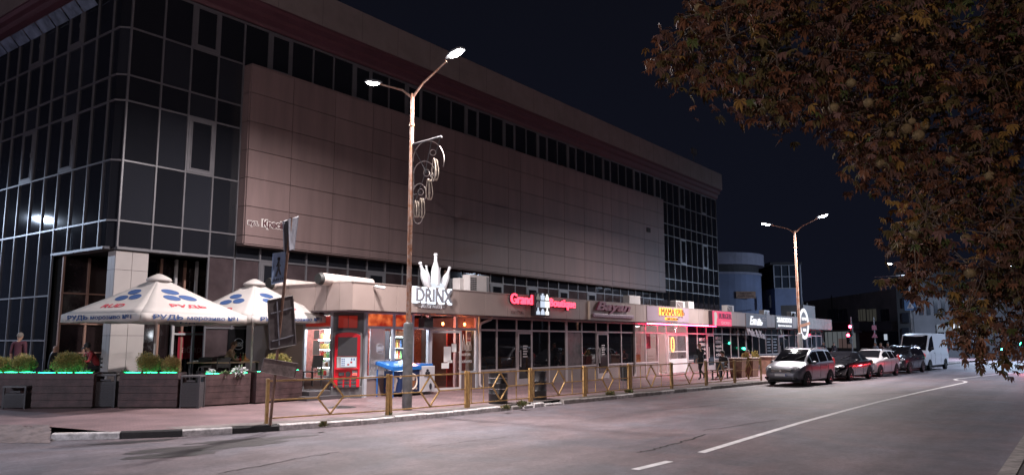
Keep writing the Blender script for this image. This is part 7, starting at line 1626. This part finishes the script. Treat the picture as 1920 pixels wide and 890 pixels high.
# outline in the picture of the part of the crown that hangs into view; it is filled in depth with twigs
OUT = [(1296, -60), (1288, 30), (1262, 82), (1225, 108), (1300, 122), (1310, 160), (1345, 195), (1400, 205), (1455, 212), (1520, 214), (1545, 245), (1590, 238), (1592, 285), (1625, 330), (1662, 345), (1705, 362), (1698, 400), (1672, 440), (1690, 462), (1694, 500), (1704, 512), (1712, 548), (1760, 560), (1796, 566), (1806, 600), (1806, 650), (1838, 672), (1880, 668), (1920, 655), (2080, 640), (2080, -60)]
def inside(x, y):
    c = False; n = len(OUT); j = n - 1
    for i in range(n):
        xi, yi = OUT[i]; xj, yj = OUT[j]
        if (yi > y) != (yj > y) and x < (xj - xi) * (y - yi) / (yj - yi) + xi: c = not c
        j = i
    return c
tips = []
while len(tips) < 1000:
    x, y = rnd.uniform(1210, 2080), rnd.uniform(-60, 690)
    if not inside(x, y): continue
    if x < 1420 and rnd.random() < .25: continue
    if math.sin(x * .021 + 1.3) * math.sin(y * .027 + x * .008) + .35 * math.sin(x * .05 - y * .043) > .62 and x > 1420: continue
    right = min(1, max(0, (x - 1250) / 700)); d = rnd.uniform(10.2 + right * .2, 12.6 + right * 2.0); p = atd(x, y, d); tips.append(Vector(tuple(map(float, p))))
for i in range(len(OUT) - 3):            # a denser rim so that the outline stays ragged but closed
    a, b_ = OUT[i], OUT[i + 1]; n = max(1, int(math.hypot(b_[0] - a[0], b_[1] - a[1]) / 26))
    for k in range(n):
        t_ = (k + .5) / n; x = a[0] + (b_[0] - a[0]) * t_ + rnd.uniform(-10, 10) + 6; y = a[1] + (b_[1] - a[1]) * t_ + rnd.uniform(-12, 6)
        tips.append(Vector(tuple(map(float, atd(x, y, rnd.uniform(10.6, 12.4))))))
for k in range(210):                      # the rest of the crown, outside the view
    d = Vector((rnd.gauss(0, 1), rnd.gauss(0, 1), rnd.gauss(0, 1))).normalized(); p = Vector((16.8, -1.6, 6.2)) + Vector((d.x * 4.6, d.y * 3.6, d.z * 3.6)) * rnd.uniform(.6, 1.0)
    v_ = np.array(p) - np.array([0, 0, CAMH]); dep = float(v_ @ FW_); px = 960 + FPX * float(v_ @ RT_) / dep
    if px > 1960 and p.z > 2.6: tips.append(p)
LC = [('leaf rust', (.150, .062, .032)), ('leaf olive', (.088, .064, .024)), ('leaf gold', (.22, .12, .032)), ('leaf umber', (.085, .042, .028)), ('leaf rose brown', (.140, .072, .058)), ('leaf green', (.07, .085, .025))]
lm = [mat(n_, tuple(v * 1.0 for v in c), .6, spec=.12) for n_, c in LC]; wts = (5, 4, 1.1, 4, 2.6, .9)
lv = MB(); tw = MB()
def leaf(p, axis, size, k):
    axis = axis.normalized(); s0 = axis.cross(Vector((0, 0, 1)));
    if s0.length < .1: s0 = axis.cross(Vector((1, 0, 0)))
    s0.normalize(); up = s0.cross(axis).normalized(); nl = rnd.choice((5, 5, 6, 7)); lv.k = k; droop = rnd.uniform(.25, .9)
    for i in range(nl):
        a = (i - (nl - 1) / 2) * R_(rnd.uniform(30, 40)); d = (axis * math.cos(a) + s0 * math.sin(a) - up * droop * .5).normalized(); L = size * (1 - .13 * abs(i - (nl - 1) / 2)) * rnd.uniform(.85, 1.1); w_ = L * rnd.uniform(.15, .21)
        sd = d.cross(up).normalized(); n_ = sd.cross(d); b0 = p; m1 = p + d * L * .62; tip = p + d * L - Vector((0, 0, L * rnd.uniform(.05, .35))); cu = n_ * w_ * rnd.uniform(.15, .6)
        lv.add([b0, m1 + sd * w_ + cu, tip, m1 - sd * w_ + cu, p + d * L * .66 - n_ * w_ * .12], [(0, 1, 4), (1, 2, 4), (2, 3, 4), (3, 0, 4)])
limb_t = [atd(1760, 60, 13.0), atd(1560, 90, 12.2), atd(1400, 90, 11.8), atd(1700, 250, 12.2), atd(1820, 420, 12.0), atd(1870, 560, 11.8), atd(1900, 230, 13.2), (19.5, -3.5, 8.5), (18.5, -1.0, 9.0), (14.5, -4.2, 7.5), (16.5, -2, 10)]
limb_t = [Vector(tuple(map(float, p))) for p in limb_t]
brs = MB(); nodes = []
fork = Vector((16.4, -1.9, 3.6))
for i, q in enumerate(limb_t):
    st = fork + Vector((0, 0, .25 * (i % 4))); mid = st.lerp(q, .5) + Vector((rnd.uniform(-.3, .3), rnd.uniform(-.3, .3), .55 if i < 7 else .3)); pts = [st, st.lerp(mid, .5) + Vector((0, 0, .12)), mid, mid.lerp(q, .5) + Vector((0, 0, .1)), q]
    brs.tube([p - TB for p in pts], [.14, .10, .07, .05, .025], 8); nodes += [pts[2], pts[3], q, pts[1].lerp(pts[2], .5)]
# secondary branches: each clump of tips hangs from the closest node
for t_ in tips:
    nd = min(nodes, key=lambda n_: (n_ - t_).length + (1.2 if n_.z < t_.z - .6 else 0))
    L = (nd - t_).length
    if L > .25:
        m_ = nd.lerp(t_, .5) + Vector((rnd.uniform(-.12, .12), rnd.uniform(-.12, .12), .16 * L + .03)); tw.tube([nd - TB, m_ - TB, t_ - TB], [.012, .008, .005], 4, caps=False)
        if L > .9 and len(nodes) < 420: nodes.append(m_)
    n_l = rnd.randint(9, 14); base = rnd.choices(range(6), wts)[0]
    for k in range(n_l):
        o = Vector((rnd.gauss(0, .15), rnd.gauss(0, .15), rnd.gauss(-.02, .14))); p = t_ + o; ax = Vector((rnd.uniform(-1, 1), rnd.uniform(-1, 1), rnd.uniform(-1.1, .15)))
        leaf(p - TB, ax, rnd.uniform(.09, .16), base if rnd.random() < .5 else rnd.choices(range(6), wts)[0])
for (pts_) in ([(1310, 60, 11.6), (1262, 96, 11.5), (1212, 116, 11.4)], [(1704, 520, 11.7), (1676, 522, 11.6), (1648, 524, 11.5)], [(1840, 600, 11.4), (1838, 650, 11.3), (1838, 690, 11.3)], [(1812, 610, 11.4), (1808, 680, 11.3)], [(1880, 640, 11.3), (1884, 676, 11.2)]):
    W_ = [Vector(tuple(map(float, atd(*q)))) for q in pts_]; tw.tube([q - TB for q in W_], [.009] + [.005] * (len(W_) - 1), 5)
    for a, b_ in zip(W_[:-1], W_[1:]):
        for k in range(7): p = a.lerp(b_, (k + 1) / 7); leaf(p - TB, Vector((rnd.uniform(-1, .6), rnd.uniform(-.6, .6), -1.0)), rnd.uniform(.10, .17), rnd.choices(range(6), wts)[0])
lv.build('crown', lm, tree, fix=False)
brs.tube([(0, 0, -.1), (.02, 0, .5), (-.02, .1, 1.8), fork - TB + Vector((0, 0, .1)), fork - TB + Vector((.1, 0, 1.2))], [.42, .33, .28, .25, .14], 14)
brs.build('trunk', m_bark, tree, smooth=60); tw.build('twig', mat('twig brown', (.10, .065, .045), .8), tree, smooth=True, fix=False)
m_bur = mat('chestnut burr', (.20, .135, .060), .7, var=.3, vs=30, bump=.8, bs=90)
for (x, y, r) in [(1309, 16, 9), (1681, 70, 10), (1563, 203, 10), (1550, 207, 9), (1596, 156, 9), (1628, 193, 9), (1642, 194, 9), (1620, 203, 8), (1710, 228, 7), (1700, 242, 10), (1734, 236, 9), (1722, 254, 11), (1650, 306, 9), (1670, 253, 7), (1712, 440, 9), (1811, 446, 9), (1819, 512, 10), (1822, 600, 10), (1780, 300, 9), (1856, 330, 9)]:
    d = rnd.uniform(10.4, 11.2); p = Vector(tuple(map(float, atd(x, y, d)))) - TB; R0 = r * d / FPX; b = MB(); b.ball(p, (R0, R0, R0 * .96), 14, 10)
    for k in range(40):
        u = Vector((rnd.gauss(0, 1), rnd.gauss(0, 1), rnd.gauss(0, 1))).normalized(); s = u.cross(Vector((.3, .5, .8))).normalized() * R0 * .06; q = u.cross(s).normalized() * R0 * .06; b.add([p + u * R0 * .97 + s, p + u * R0 * .97 - s * .5 + q, p + u * R0 * .97 - s * .5 - q, p + u * R0 * 1.13], [(0, 1, 3), (1, 2, 3), (2, 0, 3)])
    b.tube([p + Vector((0, 0, R0 * .9)), p + Vector((.02, .01, R0 + .10))], .004, 5)
    b.build('burr', m_bur, tree, smooth=50)
